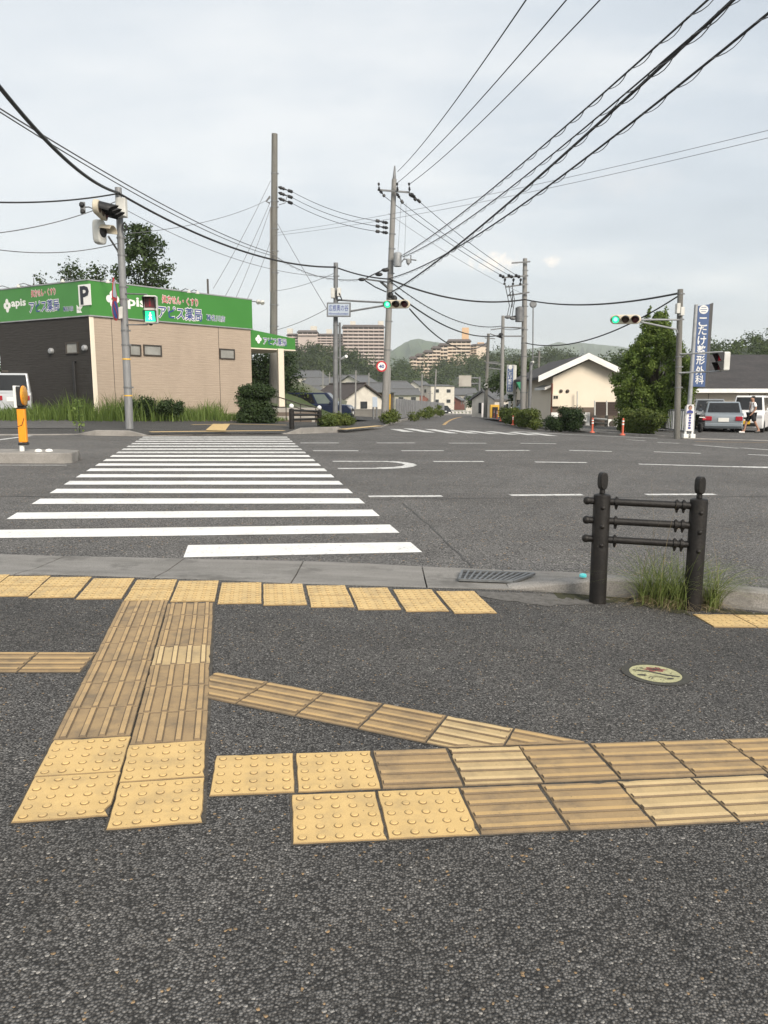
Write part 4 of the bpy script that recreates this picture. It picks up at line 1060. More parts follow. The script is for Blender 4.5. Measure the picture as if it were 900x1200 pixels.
clover(band, 'R', 132, 350.5, .30)
# parking plate with its arrow
a, b, t = hit(93.5, 358.5, gf[0], nL2), hit(107.3, 357, gf[0], nL2), hit(93.5, 334, gf[0], nL2)
w = (b-a).dot(XL); mb = MB(); mb.prism([a, a+XL*w, a+XL*w+up*(t.z-a.z), a+up*(t.z-a.z)], nL2*.03); pp = mb.build('parking_plate', 'white', band)
sign_text(pp, 'L', 'P', 96.0, 105, 356.3, 336.5, 'blacktxt', .035, lift=.036)
mb = MB(); h_ = lambda u, v: hit(u, v, gf[0], nL2)
for pl in ([(97.2, 359), (93.6, 358.2), (90.5, 362.5), (93.5, 364.5)], [(90.0, 357.5), (90.3, 366.9), (96.2, 366.4), (93.6, 362.4)]): mb.prism([h_(*p) for p in pl], nL2*.012)
mb.build('arrow', 'white', pp)
def wall_window(parent, o, n, u0, u1, v0, v1, pane='frost', fr='bronze'):
    a, b, t = hit(u0, v1, o, n), hit(u1, v1, o, n), hit(u0, v0, o, n); X = V(-n.y, n.x, 0); w = (b-a).dot(X); h = t.z-a.z
    mb = MB(); e = .05
    for (x0, x1, z0, z1) in ((0, w, 0, e), (0, w, h-e, h), (0, e, e, h-e), (w-e, w, e, h-e)): mb.prism([a+X*x0+up*z0, a+X*x1+up*z0, a+X*x1+up*z1, a+X*x0+up*z1], n*.06)
    f = mb.build('window', fr, parent)
    mb = MB(); mb.prism([a+X*e+up*e+n*.004, a+X*(w-e)+up*e+n*.004, a+X*(w-e)+up*(h-e)+n*.004, a+X*e+up*(h-e)+n*.004], n*.016); mb.build('pane', pane, f)
for u0, u1, v0, v1 in ((151.5, 165.2, 403.2, 416.8), (168, 189.3, 403.6, 416.6), (257.2, 274.8, 408.3, 420.5)): wall_window(ph, C_, nR, u0, u1, v0, v1)
wall_window(ph, C_+nL*.05, nL, 78.3, 92.5, 401.5, 415)
for u, v in ((61, 411.5), (100.3, 408)):
    p = hit(u, v, C_+nL*.05, nL); mb = MB(); mb.lathe(p, [(.13, 0), (.13, .08), (.10, .13), (.001, .15)], 14, axis=nL); mb.build('vent_hood', 'galv', ph, smooth=True)
p0, p1 = hit(88.5, 424, C_+nL*.05, nL), hit(91.5, 466, C_+nL*.05, nL); mb = MB(); mb.tube([p0+nL*.0, p0+nL*.10, V(p0.x, p0.y, 0)+nL*.10+V(0, 0, zG)], .06, 8); mb.build('downpipe', 'black', ph, smooth=True)
for u in (130.5, 142, 255.5): # panel joints
    p = hit(u, 380, C_, nR); mb = MB(); mb.box((p.x, p.y, (zBand+zG)/2), (.018, .018, zBand-zG-.1), rz=math.atan2(XR.y, XR.x)); mb.build('wall_joint', 'bronze', bw)
# sign lamps on short arms along the parapet
for f, u in (('L', 12), ('L', 37), ('L', 89), ('R', 118), ('R', 212), ('R', 222)):
    n = nL2 if f == 'L' else nR2; p = hit(u, 340, gf[0], n); p.z = zTop+.03
    mb = MB(); mb.tube([p, p+n*.35+V(0, 0, .06), p+n*.6-V(0, 0, .02)], .018, 5); lm = mb.build('sign_lamp_arm', 'galv_d', ph)
    mb = MB(); mb.lathe(p+n*.6-V(0, 0, .14), [(.09, 0), (.08, .05), (.03, .13), (.001, .14)], 10); mb.build('sign_lamp', 'lightgrey', lm, smooth=True)
p = gf[1]+V(0, 0, zTop-.05); mb = MB(); mb.tube([p, p+dR*.55-nR2*.0], .025, 5); mb.tube([p+dR*.3, p+dR*.3+V(0, 0, .0)+nR2*.2], .02, 5); lm = mb.build('sign_lamp_arm', 'galv_d', ph)
for q in (.3, .55): mb = MB(); mb.lathe(p+dR*q+nR2*.1, [(.10, -.1), (.12, 0), (.03, .12), (.001, .13)], 10, axis=(-.3, .5, .6)); mb.build('sign_lamp', 'lightgrey', lm, smooth=True)
p = hit(248.5, 345, gf[0], nR2); mb = MB(); mb.cyl(p-nR2*.3+V(0, 0, zTop-p.z), p-nR2*.3+V(0, 0, zTop-p.z+.75), .045, None, 8); mb.build('roof_vent_pipe', 'bronze', ph, smooth=True)
# entrance canopy
cy0 = 37.3; cx0, cx1 = xat(291.5, 400, cy0), xat(346, 400, 39.2); A_ = V(cx0, cy0, Zt(407.3, cy0)); B_ = V(cx1, 39.2, Zt(409.8, 39.2))
zt0, zt1 = Zt(385.5, cy0), Zt(397.0, 39.2)
dC = V(B_.x-A_.x, B_.y-A_.y, 0); nC = dC.cross(up).normalized(); nC = nC if nC.y < 0 else -nC
zb = (A_.z+B_.z)/2
mb = MB(); mb.prism([V(A_.x, A_.y, zb), V(B_.x, B_.y, zb), V(B_.x, B_.y, zt1), V(A_.x, A_.y, zt0)], -nC*3.2); cn = mb.build('entrance_canopy', 'green', ph)
mb = MB(); mb.prism([V(A_.x, A_.y, zb-.06)+nC*.02, V(B_.x, B_.y, zb-.06)+nC*.02, V(B_.x, B_.y, zb-.002)+nC*.02, V(A_.x, A_.y, zb-.002)+nC*.02], -nC*3.2); mb.build('soffit', 'creamwall', cn)
lx = xat(284.3, 400, cy0+.1); mb = MB(); mb.prism([V(lx, cy0+.12, zb), V(A_.x-.01, cy0+.0, zb), V(A_.x-.01, cy0, zt0), V(lx, cy0+.12, zt0)], (0, 1.2, 0)); mb.build('canopy_cheek', 'beigewall', cn)
Xc = dC.normalized(); wC = dC.length
lettering(cn, 'アピス薬局', 'navy', V(A_.x, A_.y, zb+.18)+Xc*wC*.30+nC*.0, Xc+V(0, 0, -.02), up, wC*.50, .36, .008, 'white', .045, .012)
mb = MB(); c = V(A_.x, A_.y, zb+.42)+Xc*wC*.20
for (dx_, dy_) in ((0, .5), (0, -.5), (.5, 0), (-.5, 0)): mb.face([c+Xc*.19*(dx_+.45*math.cos(t))+up*.19*(dy_*1.2+.5*math.sin(t))+nC*(.012+.0006*abs(dx_)) for t in np.linspace(0, 2*math.pi, 13)[:-1]])
mb.build('emblem', 'white', cn)
py = 38.4; px = xat(329.0, 440, py); mb = MB(); mb.box((px, py, (Zt(479, py)+zb)/2-.1), (.30, .30, zb-Zt(479, py)+.2), rz=.4); mb.build('canopy_post', 'creamwall', ph, bevel=.02)
mb = MB(); mb.box((px, py, Zt(480, py)-.1), (.36, .36, .5), rz=.4); mb.build('post_base', 'bronze', ph)
# entrance steps and handrail
st = thing('entrance_steps', 'brown tiled entrance steps under the pharmacy canopy', 'steps', V(-5.2, 36, .2))
for k in range(5):
    mb = MB(); z1 = Zt(497-4.6*k, 35.5+.32*k); mb.box((-5.0+.12*k, 35.5+.32*k+1.2, z1/2-.4), (2.3, 2.4, z1+.8), rz=.25); mb.build('step', 'brownwall' if k % 2 else 'plaster2', st, bevel=.01)
hr_ = thing('handrail', 'sloping dark handrail beside the pharmacy steps', 'handrail', V(-4.4, 34, .2))
pts = [P(313, 461.5, 36.5), P(335, 468, 35.3), P(352, 473.5, 34.2), P(370, 477.5, 33.5)]
mb = MB(); mb.tube(pts, .03, 6); mb.tube([p-V(0, 0, .22) for p in pts[1:]], .02, 6); mb.build('rail', 'bronze', hr_, smooth=True)
for p in pts[1:]: mb = MB(); mb.cyl(p-V(0, 0, 1.0), p, .025, None, 6); mb.build('baluster', 'bronze', hr_)
# sloping planted bank behind, and dark evergreen screen beside the pharmacy
mb = MB(); 
for i in range(12):
    for j in range(6):
        f = lambda i, j: (-7.5+i*.42, 41+j*1.6, .35+.26*j+.7*math.exp(-((i-2)/5)**2)-.10*max(0, i-6)-.02*i)
        mb.face([f(i, j), f(i+1, j), f(i+1, j+1), f(i, j+1)])
structure(mb.build('grass_bank', 'earth', smooth=True))

# ================================================================ vegetation helpers
def ramp_shade(base, n, spread=.5): return np.clip(base+(rng.random(n)-.5)*spread, 0, 1)
def bushy(name, label, cat, c, clumps, n, size, mat, group=None, trunk=None, squash=.8, inner=.5, stem='trunk', crown='crown'):
    """clumps: (x,y,z,r) offsets from c; n leaves per unit of r^2"""
    t = thing(name, label, cat, c, group); cs, ns, ss, sh = [], [], [], []
    for (x, y, z, r) in clumps:
        k = max(12, int(n*r*r)); p, d = clump_points((c[0]+x, c[1]+y, c[2]+z), r, k, squash, inner)
        d = d+rng.normal(size=d.shape)*.7+np.array([0, 0, .35]); cs.append(p); ns.append(d); ss.append(size*(.6+.8*rng.random(k))); sh.append(ramp_shade(.25+.5*rng.random(), k, .55))
    leaves(crown, np.concatenate(cs), np.concatenate(ns), np.concatenate(ss), mat, t, np.concatenate(sh))
    if trunk:
        mb = MB()
        for pts, r in trunk: mb.tube([Vector(c)+Vector(p) for p in pts], r, 7)
        mb.build(stem, 'trunk', t, smooth=True)
    return t
def crown_clumps(h0, h1, fr, k, r0, r1):
    """clumps spread through a crown whose radius at height fraction t is fr(t)"""
    out = []
    for i in range(k):
        t = rng.random(); a = rng.random()*6.283; R_ = fr(t)*math.sqrt(rng.random()); out.append((R_*math.cos(a), R_*math.sin(a), h0+(h1-h0)*t, rng.uniform(r0, r1)))
    return out
def limbs(h, cl, r, n=9):
    tr = [([(0, 0, -.3), (.05, 0, h*.35), (0, .05, h*.7), (0, 0, h*.95)], [r, r*.75, r*.45, r*.1])]
    for i in rng.choice(len(cl), min(n, len(cl)), replace=False):
        x, y, z, q = cl[i]; tr.append(([(0, 0, max(.5, z*.45)), (x*.5, y*.5, z*.72), (x, y, z)], [r*.4, r*.22, r*.06]))
    return tr

# verge grass in front of the pharmacy, and its bush
n = 9500; bs = []; hh = []
while len(bs) < n:
    u = rng.uniform(-60, 330); v = rng.uniform(489.5, 494.5); p = on(u, v, walk_z); p.y += rng.random()*3.2
    k = .55+.75*max(0, math.sin(u*.045+1.0))*.5+.35*max(0, math.sin(u*.11))+.15*rng.random()
    if 45 < u < 100: k += .25
    if 100 <= u < 245: k *= 1.12
    if u > 250: k *= .55
    if u > 300: k *= .5
    p.z = walk_z(p.x, p.y); bs.append(p); k *= .58+.42*min(1, max(0, (u-38)/30)); hh.append(max(.2, k*.86)*rng.uniform(.4, 1.0)*(1.25 if rng.random() < .06 else 1))
a = rng.random(n)*6.283; hh = np.array(hh)
tag(ribbons('verge_grass', np.array(bs), hh*1.15, np.stack([np.cos(a), np.sin(a), 0*a], 1), hh*rng.uniform(.1, .6, n), .042, 'gr_tall', None, 4), 'tall unmown grass along the foot of the pharmacy', 'grass', None, 'stuff')
cl = [((lambda a, q, z: (q*math.cos(a)*.70, q*math.sin(a)*.7, z, rng.uniform(.22, .38)))(rng.random()*6.28, (.95-.28*abs(i/34-1))*math.sqrt(rng.random()), .12+1.25*rng.random())) for i in range(70)]
b = on(300, 495.5, walk_z); bushy('bush', 'round dark green bush beside the pharmacy entrance', 'bush', b, cl, 3400, .045, 'lf_dark', None, [([(0, 0, 0), (0, 0, .9)], .05)], stem='stem', crown='foliage')
b = on(182, 493.5, walk_z); cl = [(rng.uniform(-1.0, 1.0), rng.normal()*.2, rng.uniform(.25, .85), rng.uniform(.16, .27)) for _ in range(30)]
bushy('bush', 'small dark bush growing out of the verge grass by the signal pole', 'bush', b, cl, 3000, .04, 'lf_dark', None, [([(0, 0, 0), (0, 0, .9)], .03)], stem='stem', crown='foliage')
b = on(93.5, 507, walk_z); t = thing('tall_weed', 'single upright weed at the kerb before the pharmacy', 'weed', b)
mb = MB(); mb.tube([b, b+V(.01, 0, .5), b+V(0, 0, .95)], [.012, .01, .004], 5); mb.build('stem', 'lf_dark', t)
pts = np.array([b+V(rng.normal()*.09, rng.normal()*.09, rng.uniform(.05, .95)) for _ in range(90)]); leaves('leaf_sprays', pts, rng.normal(size=(90, 3)), .05*(.6+.6*rng.random(90)), 'gr_tall', t)
# trees standing behind the pharmacy
Yt = 47.0
def tree_px(u, vtop, vbase, Y, fr_, k, r0, r1, lab, group, dens=210, size=.14, mat='lf_tree', tr=.16, name='tree', hfrac=.25):
    b = V(xat(u, vbase, Y), Y, zat(vbase, Y)); h = zat(vtop, Y)-b.z
    cl = crown_clumps(h*hfrac, h-r0*.7, lambda t: fr_(t)*h, k, r0, r1)
    return bushy(name, lab, 'tree', b, cl, dens, size, mat, group, limbs(h, cl, tr), .85, .25)
tree_px(177, 263, 480, Yt, lambda t: .235*(1-.62*t), 120, .30, .62, 'tall loose-crowned tree rising highest behind the pharmacy', 'trees behind the pharmacy', 360, .092, hfrac=.42)
tree_px(122, 307, 480, Yt, lambda t: .13*(1-.5*t), 22, .4, .75, 'shorter tree just clear of the pharmacy parapet beside the tall one', 'trees behind the pharmacy', 260, .085, hfrac=.5)
tree_px(96, 308, 480, Yt+1, lambda t: .15*(1-.4*t), 24, .4, .75, 'spreading tree over the parapet beside the parking plate', 'trees behind the pharmacy', 260, .085, hfrac=.5)
tree_px(50, 317, 480, Yt, lambda t: .10*(1-.5*t), 12, .4, .65, 'small treetop over the charcoal side of the pharmacy', 'trees behind the pharmacy', 260, .085, hfrac=.55)
tree_px(-18, 395, 495, 40, lambda t: .35*(1-.3*t), 26, .5, .9, 'dark tree beside the charcoal wall at the frame edge', 'trees behind the pharmacy', 260, .09, hfrac=.2)
for u, vt, lab in ((312, 398, 'dark evergreen under the canopy, next to the wall'), (333, 405, 'dark evergreen just past the cream canopy post'), (300, 402, 'dark evergreen hard against the beige wall end'), (353, 455, 'low ivy mound on the bank behind the handrail')):
    tree_px(u, vt, 484 if vt < 440 else 480, 46, lambda t: .26*(1-.3*t), 30 if vt < 440 else 14, .45, .8, lab, 'evergreens beyond the canopy', 420, .07, 'lf_dark' if vt < 440 else 'lf_hedge', .1, 'evergreen_tree' if vt < 440 else 'shrub', .08)

# ================================================================ poles and signals
def step_bolts(parent, a, b, r, z0=2.2, dz=.45):
    pass
def pole(name, label, u0, v0, u1, v1, Y, r0, r1, mat, group=None, sink=.6, n=14, nm='shaft', cat='pole'):
    a, b = P(u0, v0, Y), P(u1, v1, Y); t = thing(name, label, cat, a, group)
    d = (b-a).normalized(); mb = MB(); mb.cyl(a-d*sink, b, r0, r1, n); mb.build(nm, mat, t, smooth=True)
    return t, a, b
def band_rings(parent, a, b, fr, r0, r1, mat='galv_d', w=.05):
    d = (b-a).normalized()
    for f in fr:
        p = a.lerp(b, f); r = r0+(r1-r0)*f; mb = MB(); mb.cyl(p-d*w/2, p+d*w/2, r+.012, None, 12); mb.box(p+V(r+.03, 0, 0), (.06, .04, w)); mb.build('pole_band', mat, parent)
def vehicle_signal(label, c, X, N_, L=1.25, lit=0, vis=.30):
    """horizontal three-lens signal: X = viewer's left-to-right, N_ = facing"""
    X = Vector(X).normalized(); N_ = Vector(N_).normalized(); Z_ = X.cross(-N_).normalized() if False else N_.cross(X).normalized()
    if Z_.z < 0: Z_ = -Z_
    t = thing('traffic_light', label, 'traffic light', c); c = Vector(c); h = L*.30
    mb = MB(); out = []
    for k in range(9): a = math.pi/2+math.pi*k/8; out.append((-L/2+h/2+h/2*math.cos(a), h/2*math.sin(a)))
    for k in range(9): a = -math.pi/2+math.pi*k/8; out.append((L/2-h/2+h/2*math.cos(a), h/2*math.sin(a)))
    mb.prism([c+X*x+Z_*z-N_*.10 for x, z in out], N_*.16); hs = mb.build('housing', 'cream', t, smooth=True, bevel=.03)
    rl = h*.40
    for k, m in enumerate((('lamp_g' if lit else 'lamp_y'), 'lamp_y', 'lamp_r')):
        cc = c+X*(k-1)*L*.315+N_*.062; mb = MB(); mb.lathe(cc, [(rl, 0), (rl, .012), (rl*.7, .03), (.001, .04)], 20, axis=N_); ln = mb.build('lens', m, t, smooth=True)
        if lit and k == 0:
            mb = MB(); mb.lathe(cc+N_*.034, [(rl*.55, 0), (rl*.4, .008), (.001, .012)], 16, axis=N_); mb.build('lamp_glow', 'lamp_go', ln, smooth=True)
        mb = MB(); m_ = 18; pts = []
        for s in range(m_+1):
            a = -.35+(math.pi+.7)*s/m_; e = X*math.cos(a)+Z_*math.sin(a); ln_ = vis*(.55+.45*max(0, math.sin(a)))
            for rr, dd in ((rl*1.10, 0), (rl*1.10, ln_), (rl*1.06, ln_), (rl*1.06, 0)): pts.append(cc+e*rr+N_*dd-Z_*dd*.14)
        mb.idx(pts, [(4*s+q, 4*s+(q+1) % 4, 4*s+4+(q+1) % 4, 4*s+4+q) for s in range(m_) for q in range(4)]); mb.build('visor', ['black'], t, smooth=True)
    return t, Z_
def arms(name, label, pairs, mat='galv', r=.035):
    t = thing(name, label, 'bracket', pairs[0][0])
    for pts in pairs: mb = MB(); mb.tube(pts, r, 8); mb.build('arm', mat, t, smooth=True)
    return t
# --- pharmacy corner signal pole
spL, a, b = pole('signal_pole', 'grey concrete signal pole on the pharmacy corner with yellow bands', 152, 503, 138.5, 220, 23.9, .125, .10, 'polegrey', None)
band_rings(spL, a, b, (.18, .36, .42, .55, .60, .73, .80, .93), .125, .10)
dP = (b-a).normalized()
for f in (.055+.02, .23):
    p = a.lerp(b, f+.07); mb = MB(); mb.cyl(p-dP*.02, p+dP*.02, .128, None, 14); mb.build('yellow_band', 'yellowv', spL)
mb = MB(); mb.box(P(142.5, 243.5, 23.72), (.30, .22, .55)); mb.build('junction_box', 'lightgrey', spL, bevel=.02)
mb = MB(); pts = [P(146+2.6*math.cos(t), 266+4.3*math.sin(t), 23.75) for t in np.linspace(0, 6.283, 17)]; mb.tube(pts, .022, 6); mb.build('cable_loop', 'wire', spL)
mb = MB(); mb.tube([P(127, 277, 23.2), P(137.5, 293, 23.8), P(141, 302, 23.85)], .03, 6); mb.build('brace', 'galv_d', spL, smooth=True)
mb = MB(); mb.tube([P(112, 245, 23.2), P(126, 252, 23.5), P(139, 256, 23.85)], .035, 6); mb.build('arm', 'galv_d', spL, smooth=True)
# signal for the side road, seen end on
c = P(118.5, 246.5, 23.0); Xs = V(.12, -.99, .0).normalized(); Ns = V(.99, .12, -.08).normalized()
vehicle_signal('cream signal head seen end on with three black visors on the pharmacy pole', c, -Xs, Ns, 1.3, 0, .52)
mb = MB(); 
t = thing('flow_sensor', 'small black sensor bracket hanging behind the end-on signal head', 'sensor', P(97, 243, 23.0))
mb.box(P(97, 243.5, 23.0), (.14, .2, .3), rz=.4); mb.tube([P(97, 243, 23.0), P(104, 242.5, 23.0), P(112, 246, 23.0)], .022, 6); mb.build('bracket', 'galv_d', t, bevel=.02)
mb = MB(); mb.ball(P(95.7, 240, 22.9), .08, 8); mb.ball(P(96.8, 248, 22.9), .075, 8); mb.build('camera_pair', 'black', t)
# second pod below
c = P(117.5, 272, 23.3); t = thing('traffic_light', 'small weathered grey signal pod under the end-on signal head', 'traffic light', c)
mb = MB(); out = []
hz_, hw_ = .36, .19
for k in range(16):
    a_ = 2*math.pi*k/16; out.append((hw_*abs(math.cos(a_))**.6*math.copysign(1, math.cos(a_)), hz_*abs(math.sin(a_))**.6*math.copysign(1, math.sin(a_))))
D_ = V(.93, -.30, -.08).normalized(); S_ = V(.30, .93, 0)
mb.prism([c+S_*x+V(0, 0, z)-D_*.16 for x, z in out], D_*.26); mb.build('housing', 'lightgrey', t, smooth=True, bevel=.05)
mb = MB(); pts = []
for s in range(13):
    a_ = math.pi*s/12-.3+.6*0; e = S_*math.cos(a_)+up*math.sin(a_)
    for rr, dd in ((.18, .05), (.18, .05+.42), (.165, .47), (.165, .05)): pts.append(c+V(0, 0, .05)+e*rr+D_*dd-V(0, 0, dd*.06))
mb.idx(pts, [(4*s+q, 4*s+(q+1) % 4, 4*s+4+(q+1) % 4, 4*s+4+q) for s in range(12) for q in range(4)]); mb.build('visor', 'cream', t, smooth=True)
mb = MB(); mb.lathe(c+D_*.10, [(.16, 0), (.15, .02), (.001, .05)], 14, axis=D_); mb.build('lens', 'black', t, smooth=True)
# no-parking disc and triangle seen at a slant
def disc_sign(name, label, cat, c, N_, r, faces, group=None):
    N_ = Vector(N_).normalized(); X = V(-N_.y, N_.x, 0).normalized() if abs(N_.z) < .9 else V(1, 0, 0); Z_ = N_.cross(X); Z_ = Z_ if Z_.z > 0 else -Z_
    t = thing(name, label, cat, c); mb = MB(); ring = lambda q, up_: [Vector(c)+X*q*math.cos(a_)+Z_*q*math.sin(a_)+N_*up_ for a_ in np.linspace(0, 2*math.pi, 33)[:-1]]
    mb.prism(ring(r, -.012), N_*.012); mb.build('plate', 'galv', t); 
    for k, (q, m, nm) in enumerate(faces): mb = MB(); mb.face(ring(r*q, .003+.004*k)); mb.build(nm, m, t)
    return t, X, Z_
np_n = V(.62, -.78, 0)
sx = 23.65
t, X, Z_ = disc_sign('no_parking_sign', 'round blue no-parking sign with red ring, turned aside on the signal pole', 'road sign', P(135.2, 363, sx), V(1, .04, 0), .33, ((1, 'signred', 'rim'), (.80, 'noparkblue', 'face')))
cc = P(135.2, 363, sx); mb = MB(); e = (X-Z_).normalized(); s = (X+Z_).normalized(); N_ = V(1, .04, 0).normalized()
mb.face([cc+e*.26*k+s*.035*j+N_*.012 for k, j in ((-1, -1), (1, -1), (1, 1), (-1, 1))]); mb.build('slash', 'signred', t)
c = P(134, 339.5, sx); N_ = V(1, .0, 0).normalized(); X = V(-N_.y, N_.x, 0)
t = thing('warning_sign', 'slender red-bordered triangular sign above the no-parking disc', 'road sign', c)
mb = MB(); tri = lambda k, up_: [c+X*.36*k*x+V(0, 0, z*.36*k)+N_*up_ for x, z in ((-.55, -.85), (.55, -.85), (.62, -.5), (.1, 1.0), (-.1, 1.0), (-.62, -.5))]
mb.prism(tri(1, -.012), N_*.012); mb.build('plate', 'signred', t); mb = MB(); mb.face(tri(.74, .003)); mb.build('face', 'signgrey', t)
mb = MB(); mb.prism([P(138.5, 360, sx), P(142.2, 359, sx), P(142.2, 373, sx), P(139, 374, sx)], (.03, .05, 0)); tag(mb.build('speaker_box', 'lightgrey', bevel=.01), 'pale slim box strapped behind the no-parking disc', 'box')
# pedestrian signal facing the crossing
def ped_signal(label, c, N_, w=.44, h=1.0, lit=True):
    N_ = Vector(N_).normalized(); X = V(-N_.y, N_.x, 0).normalized(); t = thing('pedestrian_signal', label, 'pedestrian signal', c); c = Vector(c)
    mb = MB(); mb.box(c, (w, .26, h), ax=(X, -N_, up)); mb.build('housing', 'lightgrey', t, bevel=.05)
    for k, s in ((0, 1), (1, -1)):
        cc = c+up*s*h*.24+N_*.135; q = w*.38
        mb = MB(); mb.prism([cc-X*q-up*q, cc+X*q-up*q, cc+X*q+up*q, cc-X*q+up*q], N_*.01); ln = mb.build('lens', ('lamp_r' if k == 0 else 'lamp_g') if lit else ('lamp_red_side' if k == 0 else 'lamp_r'), t, bevel=.02)
        mb = MB()
        fig = [(0, .62, .15)], [(-.13, .42), (.13, .42), (.30, .10), (.22, .05), (.10, .22), (.10, 0), (.30, -.62), (.16, -.66), (0, -.2), (-.20, -.66), (-.34, -.58), (-.10, 0), (-.10, .22), (-.26, .05), (-.32, .12)]
        if k == 0: fig = [(0, .62, .15)], [(-.2, .42), (.2, .42), (.22, -.05), (.12, -.05), (.12, -.7), (-.12, -.7), (-.12, -.05), (-.22, -.05)]
        for x, z, r in fig[0]: mb.face([cc+X*q*(x+r*math.cos(a_))+up*q*(z+r*math.sin(a_))+N_*.014 for a_ in np.linspace(0, 6.283, 11)[:-1]])
        mb.face([cc+X*q*x+up*q*z+N_*.014 for x, z in fig[1]]); mb.build('figure', ('taillight' if k == 0 else ('lamp_man' if lit else 'black')), ln)
        mb = MB(); dd = .26
        v_ = [(-1.12, -1.0), (-1.12, 1.12), (1.12, 1.12), (1.12, -1.0)]
        for (x0, z0), (x1, z1) in zip(v_[:-1], v_[1:]):
            p, r_ = cc+X*q*x0+up*q*z0-N_*.01, cc+X*q*x1+up*q*z1-N_*.01; f0 = dd*(1 if z0 > 0 else .35); f1 = dd*(1 if z1 > 0 else .35)
            mb.face([p, r_, r_+N_*f1-up*.03, p+N_*f0-up*.03])
        v2 = mb.build('visor', 'black', t); so = v2.modifiers.new('thick', 'SOLIDIFY'); so.thickness = .012
    return t
ped_signal('pedestrian signal showing the green walking figure on the pharmacy pole', P(177, 363, 23.5), V(.10, -1, -.02), .40, .84)
arms('signal_bracket', 'pair of thin arms holding the lit pedestrian signal', [[P(146, 344, 23.85), P(172, 345, 23.6), P(175.5, 349, 23.55)], [P(147, 380.5, 23.85), P(172, 380.5, 23.6), P(176.5, 377, 23.55)]], 'galv_d', .022)
mb = MB(); mb.lathe(P(176.5, 379, 23.5), [(.06, -.05), (.06, .05), (.001, .06)], 12, axis=(0, 1, 0)); tag(mb.build('sound_unit', 'black'), 'small round black buzzer under the lit pedestrian signal', 'buzzer')

# --- tall bare concrete pole beside the pharmacy
tp, a, b = pole('utility_pole', 'tallest concrete utility pole, bare-topped, beside the pharmacy canopy', 320.3, 474, 321.8, 157, 41.8, .23, .157, 'pconc_d', 'utility poles')
band_rings(tp, a, b, (.30, .38, .50, .58, .66, .74, .76, .86), .23, .157)
mb = MB(); mb.tube([P(317.0, 342, 41.6), P(317.0, 243, 41.65)], .038, 6); mb.build('conduit', 'pconc', tp)
def hv_insulator(parent, a, b, r=.06):
    a, b = Vector(a), Vector(b); d = (b-a); L_ = d.length; d.normalize(); mb = MB()
    mb.lathe(a, [(r*.3, 0), (r, L_*.12), (r*1.25, L_*.22), (r*.7, L_*.30), (r*1.25, L_*.36), (r*.6, L_*.45), (r*.35, L_*.58), (r*.35, L_*.66), (r*1.1, L_*.7), (r*1.1, L_*.96), (r*.4, L_)], 9, axis=d)
    mb.build('insulator', 'black', parent, smooth=True)
for k in range(3):
    hv_insulator(tp, P(326, 219+6.6*k, 41.7), P(343, 225+6.8*k, 41.5), .075)
mb = MB(); mb.tube([P(316, 238, 41.5), P(312, 236, 41.5), P(316.5, 230, 41.5)], .05, 5); mb.tube([P(327, 240, 41.5), P(334, 238, 41.5), P(337, 228, 41.5)], .02, 5); mb.build('clamp', 'galv_d', tp)
# --- place-name pole
npn, a, b = pole('signal_pole', 'grey signal pole carrying the blue-lettered place-name sign', 393, 497, 393.5, 308, 33.5, .12, .095, 'galv_d', None)
band_rings(npn, a, b, (.30, .42, .62, .70, .80, .92), .12, .095)
mb = MB(); mb.box(P(390, 343.5, 33.3), (.16, .2, .42)); mb.box(P(397.2, 342.5, 33.3), (.16, .2, .36)); mb.build('junction_box', 'lightgrey', npn, bevel=.02)
mb = MB(); mb.tube([P(395, 338, 33.3), P(398, 345, 33.2), P(400.5, 351, 33.3), P(396, 352.5, 33.3)], .03, 6); mb.build('cable_loop', 'wire', npn)
qa, qb = P(382.8, 371, 33.2), P(411.2, 372.2, 33.2); qt = P(382.8, 354.2, 33.2); Xn = V(qb.x-qa.x, -.18, qb.z-qa.z+.02).normalized(); Nn = V(-Xn.y*-1, -1, 0).normalized(); Nn = V(0, -1, 0)-Xn*V(0, -1, 0).dot(Xn); Nn.normalize(); Un = Nn.cross(Xn) if Nn.cross(Xn).z > 0 else -Nn.cross(Xn)
w = (qb-qa).length; h = (qt-qa).length
ns = thing('place_name_sign', 'wide place-name sign with blue lettering on a grey frame', 'road sign', qa)
qa = qa+V(0, 0, -.01)
mb = MB(); mb.prism([qa, qa+Xn*w, qa+Xn*w+Un*h, qa+Un*h], -Nn*.06); mb.build('frame', 'galv_d', ns)
e = .055; mb = MB(); mb.prism([qa+Xn*e+Un*e+Nn*.001, qa+Xn*(w-e)+Un*e+Nn*.001, qa+Xn*(w-e)+Un*(h-e)+Nn*.001, qa+Xn*e+Un*(h-e)+Nn*.001], Nn*.008); fc = mb.build('face', 'signgrey', ns)
lettering(fc, '広根奥の谷', 'navy', qa+Xn*w*.09+Un*h*.40+Nn*.009, Xn, Un, w*.82, h*.44, .004)
lettering(fc, 'Hironeokunotani', 'navy', qa+Xn*w*.09+Un*h*.15+Nn*.009, Xn, Un, w*.82, h*.16, .008)
